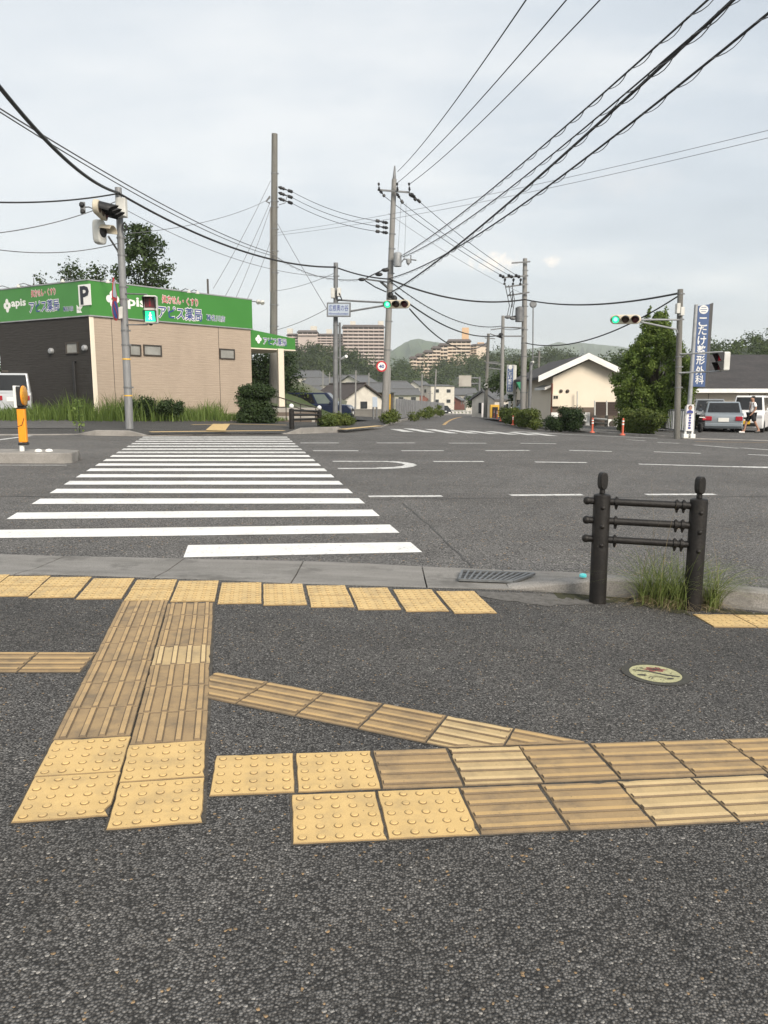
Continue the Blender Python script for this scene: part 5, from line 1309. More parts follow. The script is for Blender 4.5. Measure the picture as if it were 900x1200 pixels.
# signal hung from that pole out in front of the big utility pole
vehicle_signal('green-lit traffic light on long arms from the place-name pole', P(464.5, 356.5, 33.0), V(1, -.16, -.005), V(-.22, -1, -.06), 1.18, 1)
arms('signal_bracket', 'two long dark arms reaching from the place-name pole to its traffic light', [[P(396, 351.5, 33.4), P(420, 353, 33.2), P(452, 354.6, 33.1)], [P(396, 367.8, 33.4), P(412, 364.5, 33.3), P(452, 357.8, 33.1)]], 'galv_d', .04)
sl, a, b = pole('street_lamp', 'thin grey lamp post just past the place-name pole', 399, 490, 398, 378, 40, .07, .06, 'galv_d', None, cat='street lamp')
mb = MB(); mb.tube([P(400, 421, 40), P(406, 417.5, 39.6)], [.06, .09], 6); mb.build('lamp_head', 'white', sl, smooth=True)
# --- the big junction pole
jp, a, b = pole('utility_pole', 'concrete junction pole with transformer and spiked top where most wires meet', 450.5, 492, 462, 210, 38.5, .185, .12, 'pconc', 'utility poles')
band_rings(jp, a, b, (.30, .42, .48, .55, .62, .67, .72, .78), .185, .12)
d = (b-a).normalized(); mb = MB(); mb.cyl(b-d*.1, b+d*.62, .10, .03, 10); mb.build('spike_cap', 'galv_d', jp, smooth=True)
Yj = 38.5
def xarm(parent, u0, v0, u1, v1, Y0, Y1, w=.09, nm='crossarm', mat='galv_d'):
    a, b = P(u0, v0, Y0), P(u1, v1, Y1); mb = MB(); mb.tube([a, b], w*.6, 4); return mb.build(nm, mat, parent), a, b
xarm(jp, 442.5, 222.5, 480.5, 225.5, 38.2, 38.2)
for u in (444.5, 466, 480): hv_insulator(jp, P(u, 224, 38.1), P(u-.8, 214, 38.1), .05)
for (u, v, u2, v2) in ((445, 223, 451, 230.5), (464.5, 226, 472.5, 238.5), (481, 226, 493, 237.5), (479, 227, 488, 235)): hv_insulator(jp, P(u, v, 38.2), P(u2, v2, 38.2), .065)
for k in range(3): hv_insulator(jp, P(455, 261.5+5.8*k, 38.3), P(440, 258.5+6.2*k, 38.2), .07)
mb = MB(); mb.lathe(P(466, 304.5, 38.0), [(.001, -.32), (.19, -.31), (.20, .30), (.12, .36), (.001, .38)], 16); mb.build('transformer', 'galv', jp, smooth=True)
mb = MB(); mb.tube([P(460, 310, 38.3), P(468, 310.5, 38.1), P(473.5, 303.5, 38), P(488, 305, 38)], .035, 5); mb.tube([P(481.5, 299, 38), P(481.5, 308, 38)], .03, 5); mb.build('service_arm', 'galv_d', jp)
mb = MB(); mb.lathe(P(478.5, 306.5, 38), [(.001, -.2), (.10, -.08), (.12, .08), (.001, .16)], 10); mb.build('dead_end', 'galv', jp)
xarm(jp, 427, 327, 456, 331, 36.5, 38.4, .08); xarm(jp, 446, 330, 454, 337, 37.9, 38.4, .1, 'arm_gusset')
mb = MB(); mb.tube([P(426, 328, 36.5), P(436, 322.5, 37), P(454, 314, 38.3)], .03, 5); mb.tube([P(428, 329, 36.5), P(440, 336.5, 37), P(452.5, 342, 38.3)], .03, 5); mb.build('tie_cable', 'wire', jp)
for (u, v) in ((444, 321.5), (451.5, 316.5)): mb = MB(); mb.ball(P(u, v, 37.6), .12, 8, (1.6, 1, .8)); mb.build('splice_box', 'black', jp)
mb = MB(); mb.ball(P(424, 327.5, 36.5), .12, 8, (1.5, 1, .7)); mb.build('end_clamp', 'black', jp)
for (u, v) in ((457.5, 345.5), (462, 349.5)): mb = MB(); mb.ball(P(u, v, 38.1), .13, 8, (1.2, 1, 1.2)); mb.build('splice_box', 'black', jp)
t, X, Z_ = disc_sign('speed_limit_sign', 'round red-ringed 40 speed limit sign on the junction pole', 'road sign', P(447.2, 429.3, 38.0), V(.05, -1, 0), .27, ((1, 'signred', 'rim'), (.72, 'white', 'face')))
lettering(t, '40', 'navy', P(447.2, 429.3, 38.0)-X*.125-Z_*.085+V(.05, -1, 0).normalized()*.009, X, Z_, .25, .17, .03)

# --- clinic corner signal pole and its two signals
cp, a, b = pole('signal_pole', 'weathered signal pole beside the tall blue clinic sign', 793.2, 511.5, 797.3, 339, 28.2, .115, .10, 'pconc_d', None)
band_rings(cp, a, b, (.34, .48, .55, .80, .86, .97), .115, .10, 'galv_d')
mb = MB(); mb.box(P(794.2, 361.5, 28.0), (.13, .2, .36)); mb.box(P(799, 365, 28.0), (.14, .2, .30)); mb.build('junction_box', 'lightgrey', cp, bevel=.015)
vehicle_signal('green-lit traffic light held out before the tall conical tree', P(733, 374.3, 27.0), V(1, -.2, -.01), V(-.38, -1, -.06), 1.05, 1)
arms('signal_bracket', 'two pale arms holding the traffic light in front of the conical tree', [[P(796, 374.8, 28.1), P(770, 374.6, 27.6), P(748, 374.5, 27.1)], [P(794, 390, 28.1), P(792.5, 386, 28.05), P(786, 384.5, 27.9), P(751, 377.2, 27.1)]], 'galv', .033)
arms('signal_bracket', 'two pale arms reaching past the clinic sign to the side-on pedestrian signal', [[P(797, 415, 28.1), P(822, 413.8, 27.7), P(847, 412.3, 27.3)], [P(796, 437, 28.1), P(822, 436, 27.7), P(846, 434.8, 27.3)]], 'galv', .03)
ped_signal('pedestrian signal turned side-on past the blue clinic sign', P(848.6, 423.4, 27.2), V(-.955, -.20, -.02), .36, .66, False)
# --- tall clinic sign tower
cs = thing('clinic_sign_tower', 'tall blue clinic sign board hung beside a steel column', 'sign', P(811, 505, 33))
Yc = 33.0; q = lambda u, v, Y=Yc: P(u, v, Y)
mb = MB(); mb.cyl(q(805.5, 512), q(815.8, 357), .10, .075, 16); mb.build('column', 'galv', cs, smooth=True)
A0, A1, B1, B0 = q(812.0, 453), q(826.2, 453.3, Yc-.1), q(831.8, 356.5, Yc-.1), q(818.2, 358.5)
nf = (A1-A0).cross(B0-A0).normalized(); nf = nf if nf.y < 0 else -nf
mb = MB(); mb.prism([A0, A1, B1, B0], nf*-.45); bd = mb.build('board', 'signblue', cs)
C0, C1 = q(836.0, 354.8, Yc+.5), q(829.5, 452, Yc+.5)
mb = MB(); mb.prism([A1+V(.01, .02, 0), C1, C0, B1+V(.01, .02, 0)], (-.02, .12, 0)); mb.build('board_edge', 'bronze', cs)
Xb = (A1-A0).normalized(); Ub = ((B0-A0)-Xb*(B0-A0).dot(Xb)).normalized()
H_ = (B0-A0).length; Wt = (A1-A0).length
cl_at = lambda f: A0.lerp(B0, f).lerp(A1.lerp(B1, f), .5)
for k, ch in enumerate('こたけ整形外科'):
    f = (.792, .69, .565, .45, .325, .195, .083)[k]; c = cl_at(f); U2 = (B0.lerp(B1, .5)-A0.lerp(A1, .5)).normalized(); s = .168
    lettering(bd, ch, 'white', c-Xb*s-U2*s, Xb, U2, 2*s, 2*s*1.1, .012, lift=.006, name='character')
c = cl_at(.946); mb = MB(); mb.face([c+Xb*.185*math.cos(t)+U2*.185*math.sin(t)+nf*.006 for t in np.linspace(0, 6.283, 25)[:-1]]); em = mb.build('emblem', 'white', bd)
mb = MB()
for z_, w_ in ((.09, .10), (.0, .14), (-.09, .10)): mb.face([c+Xb*w_*k+U2*(z_+.012*j)+nf*.011 for k, j in ((-1, -1), (1, -1), (1, 1), (-1, 1))])
mb.build('emblem_bars', 'signblue', em)
for v in (372, 440): mb = MB(); mb.box(q(817.3-(v-372)*.072, v, Yc+.12), (.16, .2, .14)); mb.build('bracket', 'white', cs)

# ================================================================ clinic and its car park
YG = 44.0
z0 = zat(500.5, YG)-.3
def at(u, v, Y=YG): return P(u, v, Y)
cb = thing('clinic_building', 'cream clinic wing with white-edged gable roof and brown base', 'building', at(690, 500))
uL, uR, uA = 647, 735, 690.5
xl, xr, xa = xat(uL, 470, YG), xat(uR, 470, YG), xat(uA, 420, YG)
ze, za = zat(442.0, YG), zat(421.5, YG)
mb = MB(); mb.prism([V(xl, YG, z0), V(xr, YG, z0), V(xr, YG, ze), V(xa, YG, za), V(xl, YG, ze)], (0, 9, 0)); mb.build('wall', 'creamwall', cb)
mb = MB(); mb.box(((xl+xr)/2, YG-.02, (zat(477.3, YG)+z0)/2), (xr-xl+.04, .08, zat(477.3, YG)-z0)); mb.build('base_wall', 'brownwall', cb)
# roof planes with deep white verge boards
xe0, ze0 = xat(631, 445, YG-.6), zat(445.5, YG-.6); xp, zp = xat(690, 418.5, YG-.6), zat(418.6, YG-.6); xe1, ze1 = 2*xp-xe0, ze0
for (x0, zz0, x1, zz1) in ((xe0, ze0, xp, zp), (xp, zp, xe1, ze1)):
    mb = MB(); mb.prism([V(x0, YG-.55, zz0+.02), V(x1, YG-.55, zz1+.02), V(x1, YG-.55, zz1+.17), V(x0, YG-.55, zz0+.17)], (0, 10, 0)); rp_ = mb.build('roof', 'roofs', cb)
    mb = MB(); mb.prism([V(x0, YG-.62, zz0-.10), V(x1, YG-.62, zz1-.10), V(x1, YG-.62, zz1+.24), V(x0, YG-.62, zz0+.24)], (0, .06, 0)); mb.build('verge_board', 'white', rp_)
mb = MB(); xa_, xb_ = xat(636, 452, YG+.8), xat(646.5, 452, YG+.8)
mb.prism([V(xa_, YG+.2, zat(457, YG)), V(xb_+.02, YG+.2, zat(452, YG)), V(xb_+.02, YG+.2, zat(449.5, YG)), V(xa_, YG+.2, zat(454, YG))], (0, 3, 0)); mb.build('porch_roof', 'white', cb)
mb = MB(); mb.cyl(V(xl-.05, YG-.1, z0), V(xl-.05, YG-.1, zat(449, YG)), .05, None, 8); mb.build('downpipe', 'brickred', cb)
for u, v in ((657.3, 458.3), (665, 458.3)): mb = MB(); mb.lathe(at(u, v), [(.10, 0), (.10, .06), (.06, .09), (.001, .1)], 12, axis=(0, -1, 0)); mb.build('vent_hood', 'bronze', cb)
mb = MB(); mb.box(at(651.5, 469, YG-.12), (.46, .22, .72)); mbx = mb.build('meter_box', 'creamwall', cb, bevel=.02)
for du in (-1.6, 1.2): mb = MB(); mb.box(at(651.5+du, 465.5, YG-.24), (.11, .03, .17)); mb.build('meter_window', 'black', mbx)
mb = MB(); mb.box(at(649.5, 491, YG-.1), (.42, .2, .75)); mb.build('cabinet', 'white', cb, bevel=.02)
mb = MB(); mb.cyl(at(676.3, 492, YG-.3), at(676.6, 458.5, YG-.3), .04, None, 8); mb.build('conduit', 'lightgrey', cb)
mb = MB(); mb.box(at(688, 491.5, YG-.3), (.26, .25, .8)); mb.build('water_heater', 'white', cb, bevel=.02)
def fan_unit(label, c, w=.75, h=.6):
    t = thing('air_conditioner', label, 'air conditioner', c); mb = MB(); mb.box(c, (w, .3, h)); mb.build('casing', 'white', t, bevel=.02)
    mb = MB(); mb.lathe(V(*c)+V(-w*.12, -.152, 0), [(h*.36, 0), (h*.36, .012), (h*.30, .02), (.05, .02), (.001, .03)], 20, axis=(0, -1, 0)); mb.build('fan_grille', 'bronze', t); return t
fan_unit('white air conditioner unit on the ground before the brown panel', at(718, 496.8, 42.5), .62, .52)
fan_unit('small air conditioner partly hidden behind the clinic shrub', at(682, 489, 43.5), .55, .5)
pn = thing('slatted_screen', 'dark brown slatted screen standing on posts by the clinic wall', 'screen', at(711, 500, 42.8))
mb = MB(); a, b = at(697.5, 487, 42.8), at(724.5, 471, 42.8)
for k in range(8): zz = a.z+(b.z-a.z)*(k+.5)/8; mb.box(((a.x+b.x)/2, 42.8, zz), (b.x-a.x, .04, (b.z-a.z)/8-.025))
mb.box(((a.x+b.x)/2, 42.84, (a.z+b.z)/2), (b.x-a.x-.02, .03, b.z-a.z)); mb.build('slats', 'brownpanel', pn)
for u in (697, 711, 725): mb = MB(); mb.cyl(at(u, 502, 42.8), at(u, 469.5, 42.8), .045, None, 8); mb.build('post', 'lightgrey', pn)
fn = thing('timber_fence', 'short grey timber fence at the pavement edge by the clinic', 'fence', at(705, 504, 40.5))
for u in (697, 710.5): mb = MB(); mb.box(at(u, 496, 40.5), (.16, .14, .85)); mb.build('post', 'pconc_d', fn, bevel=.02)
for v in (490.5, 495.5, 500): mb = MB(); a, b = at(696, v, 40.4), at(711.5, v+1.2, 40.4); mb.tube([a, b], .05, 6); mb.build('rail', 'pconc_d' if v > 491 else 'lightgrey', fn)
# notice board
nb = thing('notice_board', 'green framed notice board with pinned sheets under the conical tree', 'notice board', at(738, 498, 40))
mb = MB(); a, b = at(727.5, 483, 40), at(748.5, 466, 40); mb.box(((a.x+b.x)/2, 40, (a.z+b.z)/2), (b.x-a.x, .12, b.z-a.z)); mb.build('frame', surf('notice_green', (.03, .13, .09), (.025, .11, .075), 2, .5), nb, bevel=.02)
for k in range(3): mb = MB(); mb.box((a.x+(b.x-a.x)*(.2+.3*k), 39.93, (a.z+b.z)/2-.02), (.20, .012, .50)); mb.build('notice_sheet', 'plaster', nb)
for u in (730, 746): mb = MB(); mb.cyl(at(u, 500, 40.05), at(u, 483, 40.05), .04, None, 8); mb.build('post', 'galv_d', nb)
# long dark-roofed wing
YW = 46.0
wg = thing('clinic_wing', 'long cream clinic wing under a broad charcoal shingle roof', 'building', at(860, 495, YW))
x0, x1 = xat(800, 470, YW), xat(1010, 470, YW); zev, zrd = zat(457.5, YW-.8), zat(415.5, YW+6)
mb = MB(); mb.box(((x0+x1)/2, YW+5, (zev+z0-.4)/2+.1), (x1-x0, 10, zev-z0+.4)); mb.build('wall', 'creamwall', wg)
mb = MB(); mb.box(((x0+x1)/2, YW-.03, (zat(475, YW)+z0-.4)/2), (x1-x0+.06, .1, zat(475, YW)-z0+.4)); mb.build('base_wall', 'brownwall', wg)
mb = MB(); xh = x0-.5
mb.prism([V(xh, YW-.8, zev), V(xh, YW+6, zrd), V(xh, YW+12.8, zev)], (x1-x0+1, 0, 0)); mb.build('roof', 'roofs', wg)
mb = MB(); mb.box(((x0+x1)/2, YW-.86, zev-.02), (x1-x0+1.1, .1, .24)); mb.build('gutter_board', 'white', wg)
mb = MB()
for u in (830, 878): p = at(u, 466, YW); mb.box((p.x, YW-.004, (zev+zat(475, YW))/2-.1), (.03, .02, zev-zat(475, YW)-.2))
mb.build('wall_joint', 'brownwall', wg)
# railing
rf = thing('steel_railing', 'grey vertical-bar railing at the clinic car park edge', 'railing', at(785, 508, 31))
a, b = on(770, 503.5, walk_z), on(812, 510.5, walk_z); hh_ = .98
for zf in (hh_, .12): mb = MB(); mb.tube([a+up*zf, b+up*zf], .034, 6); mb.build('rail', 'galv_d', rf)
mb = MB(); nbar = 20
for k in range(nbar+1): p = a.lerp(b, k/nbar); mb.cyl(p+up*.12, p+up*hh_, .019 if k % 5 else .04, None, 6)
o = mb.build('bars', 'galv', rf)
# portrait banner on white posts
bn = thing('campaign_banner', 'white upright banner with a portrait and blue vertical strip on posts', 'banner', at(808, 512, 28.6))
for u in (803.5, 811.5): mb = MB(); mb.cyl(at(u-.6, 512, 28.6), at(u+.6, 476, 28.6), .045, None, 8); mb.box(at(u-.7, 511, 28.6), (.18, .22, .16)); mb.build('post', 'white', bn)
mb = MB(); a, b = at(803.2, 505, 28.55), at(812.8, 484.5, 28.55); mb.box(((a.x+b.x)/2, 28.55, (a.z+b.z)/2), (b.x-a.x, .03, b.z-a.z)); sh = mb.build('sheet', 'poster', bn)
mb = MB(); c = V((a.x+b.x)/2, 28.53, 0)
for k in range(6): zz = b.z-.07-.095*k; mb.box((c.x, 28.53, zz), (.07+.03*(k % 2), .006, .07))
mb.build('blue_strip', 'navy', sh)
mb = MB(); a2, b2_ = at(804.2, 484.3, 28.5), at(813, 474.2, 28.5); mb.box(((a2.x+b2_.x)/2, 28.5, (a2.z+b2_.z)/2), (b2_.x-a2.x, .03, b2_.z-a2.z)); pt = mb.build('portrait_panel', 'poster', bn)
c = V((a2.x+b2_.x)/2, 28.483, (a2.z+b2_.z)/2)
def oval(cx, cz, rx_, rz_, dy, m, nm, par): mb = MB(); mb.face([c+V(cx+rx_*math.cos(t), -dy, cz+rz_*math.sin(t)) for t in np.linspace(0, 6.283, 17)[:-1]]); mb.build(nm, m, par)
oval(0, .05, .075, .09, .002, 'hair', 'portrait_hair', pt); oval(.008, .03, .058, .075, .005, 'skin', 'portrait_face', pt)
mb = MB(); mb.face([c+V(x, -.003, z) for x, z in ((-.125, -.155), (.125, -.155), (.11, -.08), (.03, -.045), (-.03, -.045), (-.11, -.08))]); mb.build('portrait_jacket', 'navy', pt)

# conical tree and hedges
Yk = 36.0; b = V(xat(765, 500, Yk), Yk, 0); b.z = walk_z(b.x, b.y)
htop = zat(357, Yk)-b.z; wmax = (xat(806, 450, Yk)-xat(713, 450, Yk))/2*1.07
def conical(t): return wmax*(.62+.38*math.sin(min(1, t/.38)*1.57)) if t < .38 else wmax*(1-((t-.38)/.62)**1.25)*.98+.10
cl = []
for i in range(520):
    t = rng.random()**.85; a_ = rng.random()*6.283; R_ = conical(t)*(.30+.70*rng.random()**.35); rr = (.16+.20*rng.random())*(1.15-.5*t); q_ = max(0, R_-rr*.5)
    cl.append((q_*math.cos(a_), q_*math.sin(a_), htop*(.05+.87*t), rr))
for dx_ in (-.62, .42):
    for k in range(9): cl.append((dx_*(1-.04*k)+rng.normal()*.03, rng.normal()*.08, htop*(.82+.020*k), .24-.021*k))
bushy('conical_tree', 'dense bright green conical tree with two leading tips', 'tree', b, cl, 2100, .055, 'lf_cone', None, limbs(htop, cl, .16, 14), 1.0, .2)
def hedge(label, u0, v0, u1, v1, hgt, dep, mat, name='hedge', k=30, dens=3600, size=.042, rr=(.2, .36), group=None):
    a, b = on(u0, v0, walk_z), on(u1, v1, walk_z); c = (a+b)/2; cl = []
    for i in range(k):
        t = rng.random(); p = a.lerp(b, t)-c; r = rng.uniform(*rr); cl.append((p.x+rng.normal()*.05, p.y+rng.random()*dep, max(r*.6, rng.random()**.7*hgt-r*.5), r))
    return bushy(name, label, name.replace('_', ' '), c, cl, dens, size, mat, group, [([(0, .2, 0), (0, .2, hgt*.5)], .03)], stem='stems', crown='foliage')
hedge('glossy green hedge spilling under the conical tree', 733, 506.5, 772, 509, .95, 1.3, 'lf_hedge', k=52, size=.045)
hedge('rounded dark green shrub in front of the clinic wall', 660, 503.5, 680, 504.5, 1.0, .7, 'lf_dark', 'shrub', 26)
hedge('low dark shrub at the clinic downpipe', 646, 503, 660, 503.5, .62, .6, 'lf_dark', 'shrub', 14)
hedge('yellow-green hedge running behind the pair of roadside poles', 593, 495.5, 634, 502, .85, 1.4, 'lf_hedge', k=52, size=.05)
hedge('sparse grass-like shrub beside the dark minivan', 378, 500, 395, 499, .45, .5, 'lf_hedge', 'shrub', 10)
hedge('low weedy shrub at the foot of the place-name pole', 396, 499, 410, 498, .4, .4, 'lf_hedge', 'shrub', 9)
hedge('roadside weeds along the grey metal fence', 478, 492.5, 520, 487.5, .8, 1.2, 'lf_hedge', 'shrub', 26, 1100, .06)
hedge('weeds at the foot of the junction pole', 452, 496, 462, 494.5, .7, .5, 'lf_hedge', 'shrub', 10, 1800, .05)

# red-orange lane poles
dl = None
for i, (u, v0, v1) in enumerate(((694, 507, 490), (729.5, 510, 490.5), (601, 498, 487.5), (586.5, 493.5, 482), (582.5, 491, 481.5), (579, 489, 480.5), (576.5, 487.5, 480))):
    p = on(u, v0, walk_z) if i else on(u, v0, walk_z); lab = ['red-orange lane pole by the short timber fence', 'red-orange lane pole in front of the glossy hedge', 'red-orange lane pole just before the pair of roadside poles', 'nearest red-orange pole of the cluster at the street bend', 'second red-orange pole of the cluster at the street bend', 'third red-orange pole of the cluster at the street bend', 'farthest red-orange pole of the cluster at the street bend'][i]
    h = zat(v1, p.y)-p.z
    t = thing('lane_pole', lab, 'lane pole', p, 'red-orange lane poles')
    mb = MB(); mb.lathe(p, [(.10, 0), (.09, .04), (.038, .06), (.036, h), (.001, h+.02)], 12); mb.build('post', 'cone', t, smooth=True)
    for f in (.62, .80): mb = MB(); mb.lathe(p+up*h*f, [(.040, 0), (.040, h*.09)], 12); mb.build('reflective_band', 'white', t)
pw = on(658+6, 504, walk_z)
mb = MB(); q0_, q1_ = at(654.5, 503.5, 41.5), at(654, 491.5, 41.5); mb.cyl(q0_, q1_, .09, .085, 10); tag(mb.build('stone_post', 'plaster2', bevel=.02), 'short pale stone post by the low dark shrub', 'post')

# ================================================================ cars
def car(name, label, cat, loc, yaw, L, W, H, belt, cabin, hood, paint, light_front=True, plate='plate', glass='carglass', sidewin=2, rearglass=None):
    """y is forward. cabin = (rear base y, rear top y, front top y, front base y); hood = height at the nose"""
    t = thing(name, label, cat, (0, 0, 0)); yr, yf = -L/2, L/2; hw = W/2; gz = .17
    rb, rt, ft, fb = cabin
    low = [(yr+.06, gz+.03), (yr, .45), (yr+.02, belt-.12), (yr+.10 if rb-yr > .25 else rb, belt), (rb, belt), (fb, belt), (yf-.22, hood), (yf-.04, hood-.16), (yf, .48), (yf-.08, gz+.03)]
    mb = MB(); mb.prism([V(-hw, y, z) for y, z in low], (W, 0, 0)); bd = mb.build('body', paint, t, smooth=True, bevel=.06, seg=3)
    tw = hw*.80; bw_ = hw-.025
    base = [(-bw_, rb+.01), (bw_, rb+.01), (bw_, fb-.01), (-bw_, fb-.01)]; top = [(-tw, rt), (tw, rt), (tw, ft), (-tw, ft)]
    mb = MB(); mb.idx([V(x, y, belt-.04) for x, y in base]+[V(x, y, H) for x, y in top], [(3, 2, 1, 0), (4, 5, 6, 7)]+[(k, (k+1) % 4, 4+(k+1) % 4, 4+k) for k in range(4)]); mb.build('cabin', paint, t, smooth=True, bevel=.05, seg=3)
    def pt(side, y_, z): # on the side plane
        f = (z-belt+.04)/(H-belt+.04); return V(side*(bw_+(tw-bw_)*f+.006), y_, z)
    z0_, z1_ = belt+.05, H-.10
    yy = lambda f, z: (lambda g: (rb+(rt-rb)*g)*(1-f)+(fb+(ft-fb)*g)*f)((z-belt+.04)/(H-belt+.04))
    for s in (-1, 1):
        for k in range(sidewin):
            f0, f1 = .07+.86*k/sidewin+(.018 if k else 0), .07+.86*(k+1)/sidewin-.018
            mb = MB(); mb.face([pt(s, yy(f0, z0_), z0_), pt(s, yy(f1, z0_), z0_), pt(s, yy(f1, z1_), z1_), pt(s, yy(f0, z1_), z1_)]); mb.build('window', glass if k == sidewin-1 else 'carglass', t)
    for nm, b_, t_, sg in (('windscreen', fb, ft, 1), ('rear_window', rb, rt, -1)):
        g = lambda f, x: V(x*(bw_+(tw-bw_)*f), b_+(t_-b_)*f+sg*.008, belt-.04+(H-belt+.04)*f+.004)
        mb = MB(); mb.face([g(.14, -.88), g(.14, .88), g(.90, .90), g(.90, -.90)]); mb.build(nm, 'carglass' if sg < 0 or not rearglass else rearglass, t)
    for sx in (-1, 1):
        for y in (yr+L*.185, yf-L*.19):
            r = .30 if H < 1.7 else .28; mb = MB(); mb.lathe((sx*(hw-.19), y, r), [(r*.62, 0), (r*.96, .005), (r, .04), (r, .16), (r*.95, .195), (r*.60, .20)], 22, axis=(sx, 0, 0)); w_ = mb.build('wheel', 'tyre', t, smooth=True)
            mb = MB(); mb.lathe((sx*(hw-.005), y, r), [(r*.61, 0), (r*.55, .012), (r*.25, -.005), (.001, .0)], 12, axis=(sx, 0, 0)); mb.build('rim', 'rim', w_)
            mb = MB(); mb.lathe((sx*(hw-.20), y, r), [(r*1.16, 0), (r*1.16, .2005)], 22, axis=(sx, 0, 0)); mb.build('wheel_arch', 'black', t)
        mb = MB(); mb.box((sx*(hw-.19), yr+.0, belt-.24), (.30, .08, .20)); mb.build('tail_lamp', 'taillight', t, bevel=.02)
        mb = MB(); mb.box((sx*(hw-.21), yf-.09, hood-.20), (.32, .16, .16)); mb.build('headlight', 'headlight', t, bevel=.03)
        mb = MB(); mb.box((sx*(hw+.10), fb-.45, belt+.10), (.18, .10, .13)); mb.build('wing_mirror', paint, t, bevel=.03)
    mb = MB(); mb.box((0, yr-.005, belt-.30), (.46, .03, .18)); mb.build('rear_plate', plate, t)
    mb = MB(); mb.box((0, yf+.012, .50), (.36, .03, .17)); mb.build('front_plate', plate, t)
    mb = MB(); mb.box((0, yf-.01, .40), (W*.62, .05, .16)); mb.box((0, yf-.035, hood-.28), (W*.45, .05, .09)); mb.build('grille', 'black', t, bevel=.02)
    mb = MB(); mb.box((0, yr+.02, .38), (W*.96, .10, .16)); mb.build('rear_bumper', paint, t, bevel=.03)
    t.location = loc; t.rotation_euler[2] = yaw
    return t
def lotp(u, v): return on(u, v, walk_z)
def lot(u, Y): q = V(xat(u, 495, Y), Y, 0); q.z = walk_z(q.x, q.y); return q
p = lot(844.5, 37.5)
car('estate_car', 'silver estate car seen from behind with red tail lamps', 'car', p, R(-21), 4.4, 1.70, 1.46, .92, (-2.05, -1.62, .45, 1.05), .88, 'carsilver')
p = lot(879, 37.8)
car('kei_van', 'white boxy kei van parked nose out with a yellow plate', 'van', p, R(148), 3.4, 1.50, 1.78, 1.02, (-1.62, -1.50, .95, 1.22), .98, 'carwhite', plate='platey', sidewin=3)
p = lot(830, 41.5)
car('grey_car', 'pale grey car parked nose out behind the silver estate', 'car', p, R(160), 4.3, 1.72, 1.62, .98, (-1.95, -1.6, .55, 1.15), .98, 'cargrey')
p = on(402, 494.5, walk_z); p.y = 46; p = V(xat(371, 480, 46), 46, zat(493.5, 46))
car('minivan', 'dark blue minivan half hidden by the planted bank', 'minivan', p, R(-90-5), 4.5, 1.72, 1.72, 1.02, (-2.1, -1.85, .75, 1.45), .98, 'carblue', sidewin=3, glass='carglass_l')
p = V(xat(20, 470, 33.5), 34.3, zat(489, 33)); 
car('kei_van', 'pale silver van with black rear window parked beside the charcoal wall', 'van', p, R(8), 3.4, 1.50, 1.90, 1.08, (-1.66, -1.50, 1.15, 1.45), .98, 'carlight', sidewin=3)
mb = MB(); mb.box(p+V(-.2, .2, 2.0), (1.0, 1.6, .1)); tag(mb.build('roof_carrier', 'bronze', bevel=.02), 'dark carrier on the roof of the pale silver van', 'roof carrier')
p = V(xat(632, 482, 54), 54, zat(492, 54))
car('saloon_car', 'silver car parked behind the hedge beyond the pair of poles', 'car', p, R(180+25), 4.4, 1.7, 1.5, .93, (-1.6, -1.0, .35, 1.05), .88, 'carsilver')
p = V(xat(519, 482, 112), 112, zat(487.3, 112)); car('black_car', 'small black car at the far end of the metal fence', 'car', p, R(205), 4.0, 1.65, 1.5, .93, (-1.9, -1.5, .3, .95), .9, 'carblack')
# scooter beside the silver estate
p = lot(820.5, 34.6)
sc_ = thing('motor_scooter', 'black motor scooter parked beside the silver estate car', 'scooter', p)
for y in (-.15, 1.0): mb = MB(); mb.lathe(p+V(-.05, y, .22), [(.12, -.04), (.21, -.05), (.23, 0), (.21, .05), (.12, .04)], 18, axis=(1, 0, 0)); mb.build('wheel', 'tyre', sc_, smooth=True)
mb = MB(); mb.box(p+V(0, .35, .42), (.34, .95, .26)); mb.box(p+V(0, .05, .62), (.36, .5, .22)); mb.box(p+V(0, .92, .62), (.40, .14, .62)); mb.build('fairing', 'carblack', sc_, bevel=.05)
mb = MB(); mb.box(p+V(0, .15, .77), (.28, .7, .10)); mb.build('saddle', 'black', sc_, bevel=.04)
mb = MB(); mb.tube([p+V(-.33, .82, 1.02), p+V(0, .92, .98), p+V(.33, .82, 1.02)], .02, 6); mb.build('handlebar', 'black', sc_)
mb = MB(); mb.box(p+V(0, -.40, .62), (.16, .06, .09)); mb.build('tail_lamp', 'taillight', sc_, bevel=.01)
for s in (-1, 1): mb = MB(); mb.tube([p+V(s*.25, .84, 1.02), p+V(s*.32, .84, 1.17)], .008, 5); mb.ball(p+V(s*.33, .84, 1.21), .06, 8, (1, .3, .8)); mb.build('mirror', 'black', sc_)

